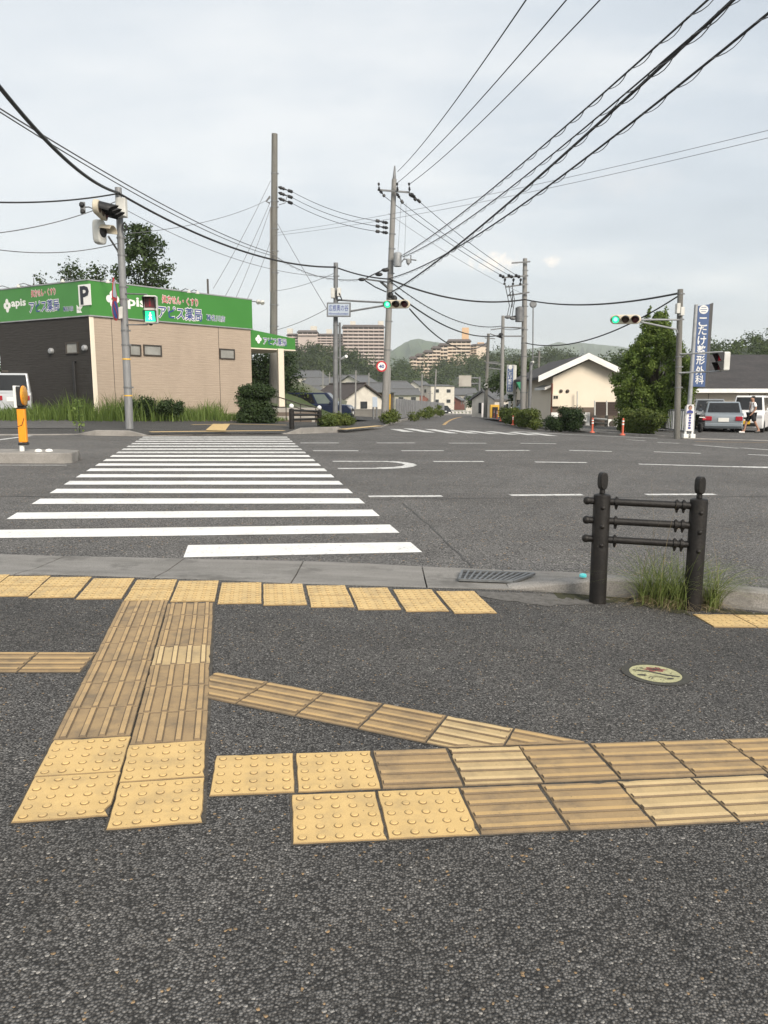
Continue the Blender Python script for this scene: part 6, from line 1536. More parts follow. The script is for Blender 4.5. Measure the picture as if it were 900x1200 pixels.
# ================================================================ the walking man
def skin_mesh(verts, edges, radii, root=0, sub=2):
    me = bpy.data.meshes.new('figure'); me.from_pydata(verts, edges, []); o = bpy.data.objects.new('figure', me); col.objects.link(o)
    m = o.modifiers.new('s', 'SKIN'); m.use_smooth_shade = True
    d = me.skin_vertices[0].data if me.skin_vertices else None
    if d is None:
        bpy.context.view_layer.objects.active = o; d = me.skin_vertices.new().data if hasattr(me.skin_vertices, 'new') else None
    for i, r in enumerate(radii): d[i].radius = r if isinstance(r, tuple) else (r, r)
    d[root].use_root = True
    ss = o.modifiers.new('u', 'SUBSURF'); ss.levels = sub; ss.render_levels = sub
    dg = bpy.context.evaluated_depsgraph_get(); out = bpy.data.meshes.new_from_object(o.evaluated_get(dg)); vs = [tuple(v.co) for v in out.vertices]; fs = [tuple(p.vertices) for p in out.polygons]
    bpy.data.objects.remove(o); bpy.data.meshes.remove(me); bpy.data.meshes.remove(out); return vs, fs
pm = lot(880.5, 35.2); per = thing('person', 'man in white T-shirt and black shorts walking past the white van', 'person', pm)
# x = walking direction reversed: he walks toward -X; y depth; z up (metres, 1.72 m tall)
J = dict(pelvis=(0, 0, .90), belly=(.0, 0, 1.03), chest=(.005, 0, 1.25), neck=(.005, 0, 1.44), head0=(-.01, 0, 1.52), head1=(-.02, 0, 1.61), head2=(-.01, 0, 1.68), nose=(-.125, 0, 1.585),
 sL=(.0, -.17, 1.38), eL=(.06, -.22, 1.13), wL=(-.08, -.21, .93), hL=(-.13, -.205, .87), sR=(.01, .17, 1.38), eR=(.09, .22, 1.13), wR=(.03, .23, .90), hR=(.0, .23, .83),
 pL=(-.02, -.09, .86), kL=(.12, -.10, .50), aL=(.33, -.10, .14), tL=(.20, -.105, .045), heL=(.37, -.10, .09), pR=(-.02, .09, .86), kR=(-.20, .10, .49), aR=(-.27, .10, .09), tR=(-.44, .105, .045), heR=(-.25, .10, .05))
rad = dict(pelvis=(.15, .115), belly=(.145, .11), chest=(.165, .12), neck=.056, head0=.072, head1=(.088, .098), head2=.066, nose=.016, sL=.06, eL=.043, wL=.030, hL=(.042, .02), sR=.06, eR=.043, wR=.030, hR=(.042, .02), pL=.088, kL=.060, aL=.040, tL=(.042, .03), heL=.035, pR=.088, kR=.060, aR=.040, tR=(.042, .03), heR=.035)
ed = [('pelvis', 'belly'), ('belly', 'chest'), ('chest', 'neck'), ('neck', 'head0'), ('head0', 'head1'), ('head1', 'head2'), ('head1', 'nose'), ('chest', 'sL'), ('sL', 'eL'), ('eL', 'wL'), ('wL', 'hL'), ('chest', 'sR'), ('sR', 'eR'), ('eR', 'wR'), ('wR', 'hR'), ('pelvis', 'pL'), ('pL', 'kL'), ('kL', 'aL'), ('aL', 'tL'), ('aL', 'heL'), ('pelvis', 'pR'), ('pR', 'kR'), ('kR', 'aR'), ('aR', 'tR'), ('aR', 'heR')]
for s in 'LR':
    h = Vector(J['h'+s]); w = Vector(J['w'+s]); d = (h-w).normalized(); sd_ = V(0, 0, 1).cross(d).normalized(); f_ = V(-1, 0, 0)
    for k, (off, ln) in enumerate(((-.027, .075), (-.009, .085), (.009, .08), (.026, .066))):
        J[f'f{k}{s}'] = tuple(h+f_*off*1.0+d*ln*.6); J[f'g{k}{s}'] = tuple(h+f_*off+d*ln+f_*.012); rad[f'f{k}{s}'] = .0095; rad[f'g{k}{s}'] = .008; ed += [('h'+s, f'f{k}{s}'), (f'f{k}{s}', f'g{k}{s}')]
    J['th'+s] = tuple(w.lerp(h, .5)+f_*.05+d*.03); rad['th'+s] = .010; ed.append(('h'+s, 'th'+s))
def figure(keys, edges, scale_r=1.0, grow_=0.0, root='pelvis', mats=None):
    ks = list(keys); ix = {k: i for i, k in enumerate(ks)}; rr = [tuple((q*scale_r+grow_) for q in (rad[k] if isinstance(rad[k], tuple) else (rad[k],)*2)) for k in ks]
    return skin_mesh([J[k] for k in ks], [(ix[a], ix[b]) for a, b in edges if a in ix and b in ix], rr, ix[root])
fs_ = 1.0
def put(vf, name, mat, parent):
    mb = MB(); mb.idx([pm+Vector(v)*fs_ for v in vf[0]], vf[1]); return mb.build(name, mat, parent, smooth=True)
body = put(figure(J.keys(), ed), 'body', 'skin', per)
J0 = dict(J); mid = lambda a, b, f: tuple(Vector(J0[a]).lerp(Vector(J0[b]), f))
J['slL'], J['slR'] = mid('sL', 'eL', .75), mid('sR', 'eR', .75); rad['slL'] = rad['slR'] = .058
J['hem'] = (0, 0, .86); rad['hem'] = (.16, .125); rad['collar'] = .06; J['collar'] = (.005, 0, 1.425)
put(figure(['hem', 'belly', 'chest', 'collar', 'sL', 'slL', 'sR', 'slR'], [('hem', 'belly'), ('belly', 'chest'), ('chest', 'collar'), ('chest', 'sL'), ('sL', 'slL'), ('chest', 'sR'), ('sR', 'slR')], 1.0, .020, 'belly'), 'tshirt', 'tshirt', per)
J['shL'], J['shR'] = mid('pL', 'kL', .93), mid('pR', 'kR', .93); rad['shL'] = rad['shR'] = .085
put(figure(['pelvis', 'pL', 'shL', 'pR', 'shR'], [('pelvis', 'pL'), ('pL', 'shL'), ('pelvis', 'pR'), ('pR', 'shR')], 1.0, .026), 'shorts', 'shorts', per)
mb = MB(); mb.ball(pm+V(.012, 0, 1.655), .098, 14, (.98, .85, .72)); mb.build('hair', 'hair', per, smooth=True)
for s in 'LR':
    a_, t_ = pm+Vector(J0['a'+s]), pm+Vector(J0['t'+s]); mb = MB(); mb.tube([pm+Vector(J0['he'+s])-V(0, 0, .02), a_.lerp(t_, .5)-V(0, 0, .03), t_-V(.06, 0, .005)], [.045, .05, .04], 10); mb.build('shoe', 'tshirt' if s == 'R' else 'black', per, smooth=True)

# ================================================================ roadside poles on the clinic side
up1, a, b = pole('utility_pole', 'concrete pole with stacked crossarms and transformer beside the yellow-green hedge', 613, 498, 615.3, 303, 43.5, .20, .12, 'pconc', 'utility poles')
band_rings(up1, a, b, (.2, .3, .42, .5, .58, .66, .72, .85, .93), .20, .12)
for (u0, v0, u1, v1) in ((599.5, 308.3, 621.5, 306.5), (589, 325.5, 619, 323), (592, 336.5, 617, 333), (595, 346.5, 620.5, 342.5), (588, 383.5, 615, 384.5), (588, 394, 615, 394)): xarm(up1, u0, v0, u1, v1, 43.3, 43.2, .085)
for u in (590, 600, 608.5): hv_insulator(up1, P(u+1, 325, 43.1), P(u-4.5, 322.5, 42.9), .075); hv_insulator(up1, P(u+2, 326, 43.2), P(u+1, 334, 43.2), .06)
mb = MB(); mb.lathe(P(609, 368.5, 43.0), [(.001, -.42), (.24, -.40), (.25, .36), (.14, .42), (.001, .45)], 16); mb.build('transformer', 'galv_d', up1, smooth=True)
mb = MB()
for k in range(3): mb.tube([P(592+4*k, 334, 43.1), P(597+3*k, 358-3*k, 43), P(594+3*k, 372, 43), P(604+2*k, 370, 42.9)], .022, 5)
mb.tube([P(596, 346, 43.1), P(601, 340, 43.1), P(600, 360, 43)], .03, 5); mb.build('drop_leads', 'wire', up1)
for (u, v) in ((595, 371.5), (601, 373)): mb = MB(); mb.ball(P(u, v, 43), .13, 8, (1.4, 1, .8)); mb.build('splice_box', 'galv_d', up1)
up2, a, b = pole('street_lamp', 'smooth grey lamp post standing beside the stacked-crossarm pole', 619.6, 499, 622.5, 424, 43.2, .10, .085, 'galv_d', None, cat='street lamp')
mb = MB(); mb.tube([P(622, 425, 43.2), P(625, 424, 43.0)], .06, 6); mb.build('lamp_head', 'lightgrey', up2)
up3, a, b = pole('utility_pole', 'slimmer utility pole behind, joined by double arms at mid height', 587.5, 492, 589.5, 370, 58, .18, .12, 'pconc', 'utility poles')
for (u0, v0, u1, v1) in ((575, 386.5, 590, 384.5), (574, 391, 590, 397), (570, 425, 588, 427), (572, 431, 588, 433)): xarm(up3, u0, v0, u1, v1, 58, 57.9, .09)
mb = MB(); mb.ball(P(587, 393, 57.7), .2, 8); mb.build('splice_box', 'black', up3)
up4, a, b = pole('utility_pole', 'leaning utility pole with white lamp globe near the yellow shop', 568.5, 489, 572.5, 391, 66, .18, .12, 'pconc_d', 'utility poles')
mb = MB(); mb.ball(P(569.7, 452.5, 65.7), .22, 10); mb.build('meter_globe', 'lightgrey', up4)
for (u0, v0, u1, v1) in ((568, 396, 580, 397), (568, 424, 585, 424.5)): xarm(up4, u0, v0, u1, v1, 66, 65.8, .09)
up5, a, b = pole('utility_pole', 'distant pole rising over the clinic roof before the wooded hill', 629.5, 470, 632, 411, 80, .17, .11, 'pconc_d', 'utility poles'); xarm(up5, 625.5, 418, 636, 418.5, 80, 80, .08)
for u, Y in ((623, 70), (625.3, 70)):
    pass
st2, a, b = pole('signal_pole', 'pair-wired thin mast with a coil top beyond the stacked-crossarm pole', 624, 470, 624.8, 354, 62, .05, .05, 'galv_d', None, cat='mast')
mb = MB(); mb.lathe(P(624.8, 356.5, 62), [(.20, -.05), (.30, 0), (.20, .05)], 14, axis=(0, 1, 0)); mb.build('coil', 'galv_d', st2)
# second clinic sign
s2 = thing('clinic_sign', 'smaller blue clinic sign on a pale post behind the yellow-green hedge', 'sign', P(603, 488, 52))
mb = MB(); mb.cyl(P(602.5, 491, 52), P(604, 428, 52), .09, .085, 10); mb.build('post', 'lightgrey', s2)
A0, A1, B0 = P(593.2, 462, 51.9), P(601.4, 462, 51.7), P(594.6, 427.5, 51.9); X = (A1-A0).normalized(); U = (B0-A0); U = (U-X*U.dot(X)); hS = U.length; U.normalize(); w = (A1-A0).length; nf = X.cross(U); nf = nf if nf.y < 0 else -nf
mb = MB(); mb.prism([A0, A1, A1+U*hS, A0+U*hS], nf*-.25); b2 = mb.build('board', 'lightgrey', s2)
mb = MB(); mb.prism([A0+X*.05+U*.18+nf*.001, A1-X*.05+U*.18+nf*.001, A1-X*.05+U*(hS-.06)+nf*.001, A0+X*.05+U*(hS-.06)+nf*.001], nf*.006); f2 = mb.build('face', 'signblue', b2)
for k, ch in enumerate('こたけ整形外科'): lettering(f2, ch, 'white', A0+X*w*.24+U*(hS*(.79-.105*k)-.10)+nf*.007, X, U, w*.52, hS*.085, .012, name='character')
c = A0+X*w*.5+U*hS*.915; mb = MB(); mb.face([c+X*.15*math.cos(t)+U*.15*math.sin(t)+nf*.009 for t in np.linspace(0, 6.283, 19)[:-1]]); mb.build('emblem', 'white', f2)
# brown guardrail across the street, in front of the pharmacy steps
g1_, g2_ = on(342, 502.5, walk_z), on(374.5, 499.5, walk_z)
gr2 = thing('guardrail', 'brown post and rail guardrail with white knobs across the crossing', 'guardrail', g1_)
hh1, hh2 = zat(479, g1_.y)-g1_.z, zat(480.5, g2_.y)-g2_.z
for g_, h in ((g1_, hh1), (g2_, hh2)):
    mb = MB(); mb.lathe(g_, [(.09, -.2), (.09, h-.02), (.07, h), (.001, h+.01)], 14); q_ = mb.build('post', 'rail', gr2, smooth=True)
    mb = MB(); mb.ball(g_+up*(h+.09), .085, 10); mb.build('knob', 'white', q_, smooth=True)
for f in (.92, .70, .46): mb = MB(); mb.tube([g1_+up*hh1*f, g2_+up*hh2*f], .04, 8); mb.build('rail', 'rail', gr2, smooth=True)
# pale notice on two legs by the junction pole
nbp = P(439, 492, 44); n2 = thing('information_board', 'pale blue board on grey legs beside the junction pole', 'sign board', nbp)
mb = MB(); a, b = P(436.5, 477, 44), P(442.2, 465, 44); mb.box(((a.x+b.x)/2, 44, (a.z+b.z)/2), (b.x-a.x, .06, b.z-a.z)); mb.build('board', 'signgrey', n2, bevel=.01)
for u in (437.5, 441.3): mb = MB(); mb.cyl(P(u, 492.5, 44), P(u, 477, 44), .06, None, 8); mb.build('leg', 'galv_d', n2)

# ================================================================ far side: fences, houses, woods
mf = thing('metal_fence', 'corrugated grey steel fence along the street beyond the junction pole', 'fence', P(485, 490, 60))
a, b = P(463, 492.5, 47), P(520, 487, 82); mb = MB(); n = 64; tops = []
for k in range(n):
    p, q = a.lerp(b, k/n), a.lerp(b, (k+1)/n); d = (b-a).normalized(); s = V(-d.y, d.x, 0)*(.06 if k % 2 else -.06)
    h0, h1 = zat(478.5-.2*k/n*4, p.y), zat(478.5-.2*(k+1)/n*4, q.y)
    h0 = p.z+1.35-.0*k; h1 = q.z+1.35
    mb.face([p+s-V(0, 0, .3), q+s-V(0, 0, .3), V(q.x+s.x, q.y+s.y, h1), V(p.x+s.x, p.y+s.y, h0)]); mb.face([q+s-V(0, 0, .3), q-s-V(0, 0, .3), V(q.x-s.x, q.y-s.y, h1), V(q.x+s.x, q.y+s.y, h1)])
mb.build('panels', 'greyfence', mf)
mb = MB(); d = (b-a).normalized()
for k in range(8): p = a.lerp(b, k/7)+V(-d.y, d.x, 0)*.12; mb.cyl(p-V(0, 0, .3), p+V(0, 0, 1.4), .04, None, 6)
mb.build('posts', 'galv_d', mf)
lw = thing('block_wall', 'low pale block wall behind the dark minivan', 'wall', P(428, 490, 50))
mb = MB(); a, b = P(405, 491.5, 52), P(449, 491, 50); d = (b-a); d.z = 0
for (z_, w_, m_) in ((0, .16, 0),): mb.prism([a-V(0, 0, .5), b-V(0, 0, .5), V(b.x, b.y, zat(480, 50)), V(a.x, a.y, zat(480, 52))], (0, .16, 0))
mb.build('blocks', 'plaster2', lw); mb = MB(); mb.prism([V(a.x, a.y-.03, zat(480, 52)), V(b.x, b.y-.03, zat(480, 50)), V(b.x, b.y-.03, zat(479.3, 50)), V(a.x, a.y-.03, zat(479.3, 52))], (0, .22, 0)); mb.build('capping', 'plaster', lw)
wf = thing('road_barrier', 'white posted barrier at the street bend', 'barrier', P(543, 487, 92))
a, b = P(531, 488, 93), P(557, 487, 92)
for k in range(7): p = a.lerp(b, k/6); mb = MB(); mb.box(p+V(0, 0, .2), (.30, .12, .95)); mb.build('post', 'whitefence', wf, bevel=.02)
for z_ in (.28, .55): mb = MB(); mb.box((a+b)/2+V(0, 0, z_), ((b-a).length+.4, .08, .14), rz=math.atan2(b.y-a.y, b.x-a.x)); mb.build('rail', 'whitefence', wf)
mb = MB(); mb.box((a+b)/2+V(0, 0, .60), ((b-a).length+.5, .16, .10), rz=math.atan2(b.y-a.y, b.x-a.x)); mb.build('top_rail', 'whitefence', wf)
gs = thing('gantry_sign', 'grey overhead gantry with the back of a road sign', 'gantry', P(561, 487, 90))
mb = MB(); mb.cyl(P(561, 488, 90), P(562, 441.5, 90), .16, .13, 10); mb.build('post', 'galv_d', gs)
for v in (443, 449.5): mb = MB(); mb.tube([P(561.5, v, 90), P(536, v, 89)], .09, 6); mb.build('arm', 'galv_d', gs)
mb = MB(); a, b = P(537.5, 453, 89), P(552.2, 440, 89); mb.box(((a.x+b.x)/2, 88.9, (a.z+b.z)/2), (b.x-a.x, .08, b.z-a.z)); mb.build('sign_back', 'plaster2', gs)

def house(name, label, u, vb, Y, w, d, hw, hr, yaw, wall, roof, ridge='x', wins=3, over=.5, storeys=1, hip=0.0, group='houses beyond the field', cat='house', trim=None):
    """ridge along local x; yaw turns it; base at pixel row vb"""
    if name in ('tiled_house', 'small_house'): hw, hr = hw*1.22, hr*.86
    c = P(u, vb, Y); t = thing(name, label, cat, c, group); ca, sa = math.cos(yaw), math.sin(yaw)
    T_ = lambda x, y, z: V(c.x+x*ca-y*sa, c.y+x*sa+y*ca, c.z+z)
    hx, hy = w/2, d/2
    mb = MB()
    if hip >= 1 or hr <= 0: mb.prism([T_(-hx, -hy, -1.5), T_(hx, -hy, -1.5), T_(hx, hy, -1.5), T_(-hx, hy, -1.5)], (0, 0, hw+1.5))
    else: mb.prism([T_(-hx, -hy, -1.5), T_(-hx, -hy, hw), T_(-hx, 0, hw+(hr if hip == 0 else 0)*.96), T_(-hx, hy, hw), T_(-hx, hy, -1.5)], T_(hx, 0, 0)-T_(-hx, 0, 0))
    mb.build('wall', wall, t)
    ox, oy = hx+over, hy+over; ez = hw-hr*over/hy
    mb = MB(); rx_ = ox-hip*hx*.8 if hip else ox; th = .16
    lo = [T_(-ox, -oy, ez), T_(ox, -oy, ez), T_(ox, oy, ez), T_(-ox, oy, ez)]; ri = [T_(-rx_, 0, hw+hr), T_(rx_, 0, hw+hr)]
    U_ = V(0, 0, th); pts = lo+ri+[p+U_ for p in lo+ri]
    mb.idx(pts, [(0, 1, 5, 4), (2, 3, 4, 5), (6, 10, 11, 7), (8, 11, 10, 9), (0, 6, 7, 1), (2, 8, 9, 3)]+([(1, 7, 8, 2), (3, 9, 6, 0), (3, 0, 4), (1, 2, 5), (6, 9, 10), (7, 11, 8)] if hip else [(0, 4, 10, 6), (4, 3, 9, 10), (1, 7, 11, 5), (5, 11, 8, 2)])); rf_ = mb.build('roof', roof, t)
    mb = MB(); mb.tube([ri[0]+U_*1.4, ri[1]+U_*1.4], .14, 6); mb.build('ridge_cap', roof, rf_)
    if trim: mb = MB(); mb.prism([T_(-ox-.02, -oy, ez-.06), T_(-ox-.02, 0, hw+hr-.05), T_(-ox-.02, oy, ez-.06), T_(-ox-.02, oy, ez+.2), T_(-ox-.02, 0, hw+hr+.2), T_(-ox-.02, -oy, ez+.2)][0:6], (T_(0, 0, 0)-T_(.1, 0, 0))); mb.build('barge_board', trim, rf_)
    for s in range(storeys):
        zc = hw*(s+.55)/storeys
        for k in range(wins):
            x = -hx+w*(k+.5)/wins; ww, wh = min(1.5, w/wins*.55), min(1.1, hw/storeys*.42)
            for (fx_, fy_, rot_) in ((x, -hy-.03, 0),):
                mb = MB(); mb.prism([T_(fx_-ww/2, fy_, zc-wh/2), T_(fx_+ww/2, fy_, zc-wh/2), T_(fx_+ww/2, fy_, zc+wh/2), T_(fx_-ww/2, fy_, zc+wh/2)], T_(0, -.05, 0)-T_(0, 0, 0)); f_ = mb.build('window', 'galv', t)
                mb = MB(); q = ww/2-.08; r_ = wh/2-.08; mb.prism([T_(fx_-q, fy_-.055, zc-r_), T_(fx_+q, fy_-.055, zc-r_), T_(fx_+q, fy_-.055, zc+r_), T_(fx_-q, fy_-.055, zc+r_)], T_(0, -.01, 0)-T_(0, 0, 0)); mb.build('pane', 'glass', f_)
        for sx in (-1, 1):
            mb = MB(); y0_ = -.6; mb.prism([T_(sx*(hx+.03), y0_, zc-.5), T_(sx*(hx+.03), -y0_, zc-.5), T_(sx*(hx+.03), -y0_, zc+.5), T_(sx*(hx+.03), y0_, zc+.5)], T_(sx*.05, 0, 0)-T_(0, 0, 0)); mb.build('window', 'glass', t)
    return t
s_ = lambda px, Y: px*Y/F
house('gabled_house', 'white gabled house with dark brown roof behind the block wall', 407, 484, 112, 8.2, 6.6, 2.2, 1.9, R(-52), 'plaster', 'roofb', wins=2, trim='roofb')
house('tiled_house', 'dark timber house with layered grey tile roof behind the junction pole', 428, 478, 175, 11.5, 9, 3.0, 2.2, R(-14), 'wood', 'rooft', wins=4, hip=.35)
house('tiled_house', 'upper grey tiled gable rising behind the dark timber house', 420, 466, 190, 7.5, 7.5, 2.8, 2.2, R(58), 'plaster', 'rooft', wins=2, hip=0)
house('tiled_house', 'grey tiled house next to the dark minivan roof, lowest of the hillside group', 360, 474, 185, 8, 7, 2.2, 1.9, R(20), 'plaster2', 'rooft', wins=3, hip=.4)
house('tiled_house', 'white-walled house highest of the group below the wooded slope', 363, 455, 250, 9, 7, 3.0, 2.2, R(-20), 'plaster', 'rooft', wins=3, hip=.3)
house('tiled_house', 'long grey tiled house in the middle of the hillside group', 381, 462, 235, 13, 7, 2.4, 2.4, R(10), 'plaster2', 'rooft', wins=4, hip=.3)
house('tiled_house', 'pale-walled tiled house left open to view between the two grey poles', 407, 458, 240, 10, 7, 2.4, 2.0, R(5), 'plaster', 'rooft', wins=3, hip=.3)
house('small_house', 'small ochre house with grey roof just past the junction pole', 463, 472, 215, 8, 7, 3.4, 2.0, R(25), 'yelpl', 'rooft', wins=2, hip=.2, storeys=1)
house('small_house', 'low grey-walled outhouse beside the ochre house', 474, 473, 205, 7, 5, 2.0, 1.6, R(15), 'plaster2', 'rooft', wins=2)
house('long_shed', 'long cream shed under a rust red roof by the rice field', 481, 479, 235, 11.5, 6.0, 2.2, 1.5, R(-20), 'plaster', 'roofred', wins=2, cat='shed')
house('tiled_house', 'grey tiled house with steep roof above the long shed', 491, 468, 280, 9, 8.5, 3.2, 3.0, R(60), 'plaster', 'rooft', wins=2, hip=0, storeys=1)
house('flat_roofed_house', 'two-storey beige box house with flat grey roof at the field edge', 512, 476.5, 235, 8.5, 6.5, 6.2, .25, R(28), 'plaster', 'rooft', wins=2, storeys=2, over=.25)
house('tiled_house', 'broad farmhouse with dark grey tiled roof at the field edge', 541, 473, 300, 13, 8, 3.0, 2.6, R(-8), 'plaster2', 'rooft', wins=4, hip=.3)
house('tiled_house', 'low annex with white gable beside the broad farmhouse', 534, 476, 270, 6, 5, 1.8, 1.5, R(70), 'brickred', 'rooft', wins=2)
house('tiled_house', 'pale low house behind the gantry post', 560, 474.5, 290, 9, 6, 2.2, 1.6, R(5), 'plaster', 'rooft', wins=3, hip=.2)
house('shop', 'small cream shop with grey roof at the street bend', 577.5, 490, 72, 2.4, 3.5, 1.75, .75, R(30), 'plaster', 'rooft', wins=1, over=.2, cat='shop', group='shops at the bend')
house('shop', 'building with green metal roof behind the stacked-crossarm pole', 634, 489, 60, 3.6, 5, 1.6, 1.1, R(3), 'creamwall', 'roofg', wins=1, over=.3, cat='shop', group='shops at the bend')
mb = MB(); mb.box(P(579.5, 484, 69), (.85, .6, 1.5)); t_ = tag(mb.build('vending_machine', 'yellowv', bevel=.03), 'yellow framed vending machine outside the cream shop', 'vending machine'); mb = MB(); mb.box(P(580.2, 483.5, 68.65), (.48, .06, 1.0)); mb.build('front_panel', 'black', t_)
mb = MB(); mb.box(P(570.2, 481.5, 71), (.95, .12, 1.5)); tag(mb.build('shop_banner', 'poster', bevel=.01), 'white panel standing at the bend beside the cream shop', 'panel')
mb = MB(); mb.box(P(597, 480, 55), (.16, .16, 1.2)); tag(mb.build('white_post', 'white', bevel=.01), 'short white post left of the small clinic sign', 'post'); bpy.context
mb = MB(); mb.box(P(637.5, 486, 50), (.16, .5, 1.4)); tag(mb.build('flag_banner', 'poster', bevel=.01), 'narrow white banner by the clinic downpipe', 'banner')
yp, a, b = pole('lane_post', 'slim yellow post beyond the junction pole', 456.5, 489, 457, 462, 50, .05, .05, 'yellowv', None, cat='post')
for (u0, v0, u1, v1, Y, lab) in ((456, 478, 456.8, 430, 60, 'thin grey post just beyond the junction pole'), (508.5, 486, 511, 433, 84, 'brown wooden pole at the end of the metal fence'), (494, 484, 494.5, 438, 95, 'slim grey pole in front of the long shed'), (504, 480, 504.5, 458, 88, 'short service pole beside the beige box house'), (378, 470, 378.5, 434, 120, 'thin pole among the hillside houses'), (386, 470, 386.3, 436, 124, 'second thin pole among the hillside houses, by the long roof'), (416.5, 478, 417, 434, 90, 'pole in front of the dark timber house'), (432, 460, 432.3, 437, 110, 'short aerial pole above the tiled gable')):
    t_, a, b = pole('utility_pole', lab, u0, v0, u1, v1, Y, .11, .08, 'pconc', 'thin poles in the distance', n=8)
    xarm(t_, u1-3, v1+3, u1+3, v1+3, Y, Y, .06)
mb = MB(); a, b = P(546, 475.5, 240), P(568, 476, 240); mb.prism([a-V(0, 0, 2), b-V(0, 0, 2), b+V(0, 0, 1.5), a+V(0, 0, 1.5)], (0, .3, 0)); w_ = tag(mb.build('garden_wall', 'plaster'), 'long white garden wall beyond the rice field', 'wall')

# ---- apartments on the ridge
def block(label, u0, u1, vt, vb, Y, floors, wall, yaw=0, dep=14, rooftop=(), bays=6, group='apartment blocks on the ridge', roof=True):
    a, b = P(u0, vb, Y), P(u1, vb, Y); c = (a+b)/2; w = (b-a).length; H_ = P(u0, vt, Y).z-a.z
    t = thing('apartment_block', label, 'apartment block', c, group); ca, sa = math.cos(yaw), math.sin(yaw); T_ = lambda x, y, z: V(c.x+x*ca-y*sa, c.y+x*sa+y*ca, c.z+z)
    bx = lambda x0, x1, y0, y1, z0_, z1_: [T_(x0, y0, z0_), T_(x1, y0, z0_), T_(x1, y1, z0_), T_(x0, y1, z0_)]
    mb = MB(); mb.prism(bx(-w/2, w/2, 0, dep, -25, H_), (0, 0, H_+25)); mb.build('wall', wall, t)
    fh = H_/floors
    for k in range(floors):
        z_ = k*fh
        mb = MB(); mb.prism(bx(-w/2+.4, w/2-.4, -.05, 0, z_+fh*.46, 0), (0, 0, fh*.46)); mb.build('recess_shade', 'aptdark', t)  # dark strip paints the shade of the balcony recess
        mb = MB(); mb.prism(bx(-w/2+.2, w/2-.2, -1.5, -.06, z_, 0), (0, 0, fh*.44)); mb.build('balcony', wall, t)
    for k in range(bays+1):
        x = -w/2+w*k/bays; mb = MB(); mb.prism(bx(max(-w/2, x-.18), min(w/2, x+.18), -1.3, -.07, 0, 0), (0, 0, H_)); mb.build('party_wall', wall, t)
    if roof:
        mb = MB(); lo = bx(-w/2-.8, w/2+.8, -2.0, dep+.8, H_, 0); up_ = bx(-w/2+.6, w/2-.6, 1.5, dep-1.5, H_+fh*.8, 0)
        lo = [V(p.x, p.y, c.z+H_+.02) for p in lo]; up_ = [V(p.x, p.y, c.z+H_+fh*.75) for p in up_]; mb.idx(lo+up_, [(3, 2, 1, 0), (4, 5, 6, 7)]+[(k, (k+1) % 4, 4+(k+1) % 4, 4+k) for k in range(4)]); mb.build('roof', 'aptroof', t)
    for f, ww, hh in rooftop:
        mb = MB(); x = -w/2+w*f; z_ = H_+fh*.5; mb.prism(bx(x-ww/2, x+ww/2, 3, 8, z_, 0), (0, 0, hh)); mb.build('lift_tower', 'plaster' if wall == 'apt' else 'aptor', t)
    return t
block('tallest pink-beige apartment slab with many balcony rows', 402, 450, 383.5, 436, 600, 13, 'apt', R(3), 16, ((.25, 4.2, 3.6), (.93, 4.2, 3.8)), 8)
block('long lower wing joined to the tallest apartment slab', 337, 402, 393, 405, 610, 4, 'apt', R(2), 16, ((.04, 4.4, 4.6), (.47, 5, 6.5), (.75, 4.5, 4)), 10)
block('raised centre bay of the long lower apartment wing', 349, 372, 389.5, 393.2, 606, 1, 'apt', R(2), 14, (), 4)
for (u0, u1, vt, vb, lab) in ((480, 488, 420.5, 441, 'lowest step of the terraced cream apartments'), (487.5, 497, 417, 441, 'second step up of the terraced cream apartments'), (496.5, 507, 413, 441, 'third step up of the terraced cream apartments'), (506, 516, 408.5, 441, 'fourth step up of the terraced cream apartments'), (514, 524.5, 405, 438, 'top step of the terraced cream apartments')):
    block(lab, u0, u1, vt, vb, 545+(u0-480)*.3, max(5, round((vb-vt)/4.2)), 'apt2', R(-6), 14, (), 2)
block('cream apartment block with orange lift tower on the ridge', 524.5, 551, 400.2, 416, 560, 4, 'apt2', R(-4), 14, ((.78, 5.0, 9.0),), 5)
block('receding end of the cream ridge block with grey balconies', 551, 560, 405, 416, 575, 4, 'apt2', R(-38), 12, (), 2)
block('small pale apartment roofline farthest along the ridge', 561, 571, 405, 416, 600, 3, 'apt2', R(0), 12, ((.3, 5, 1.5),), 3)
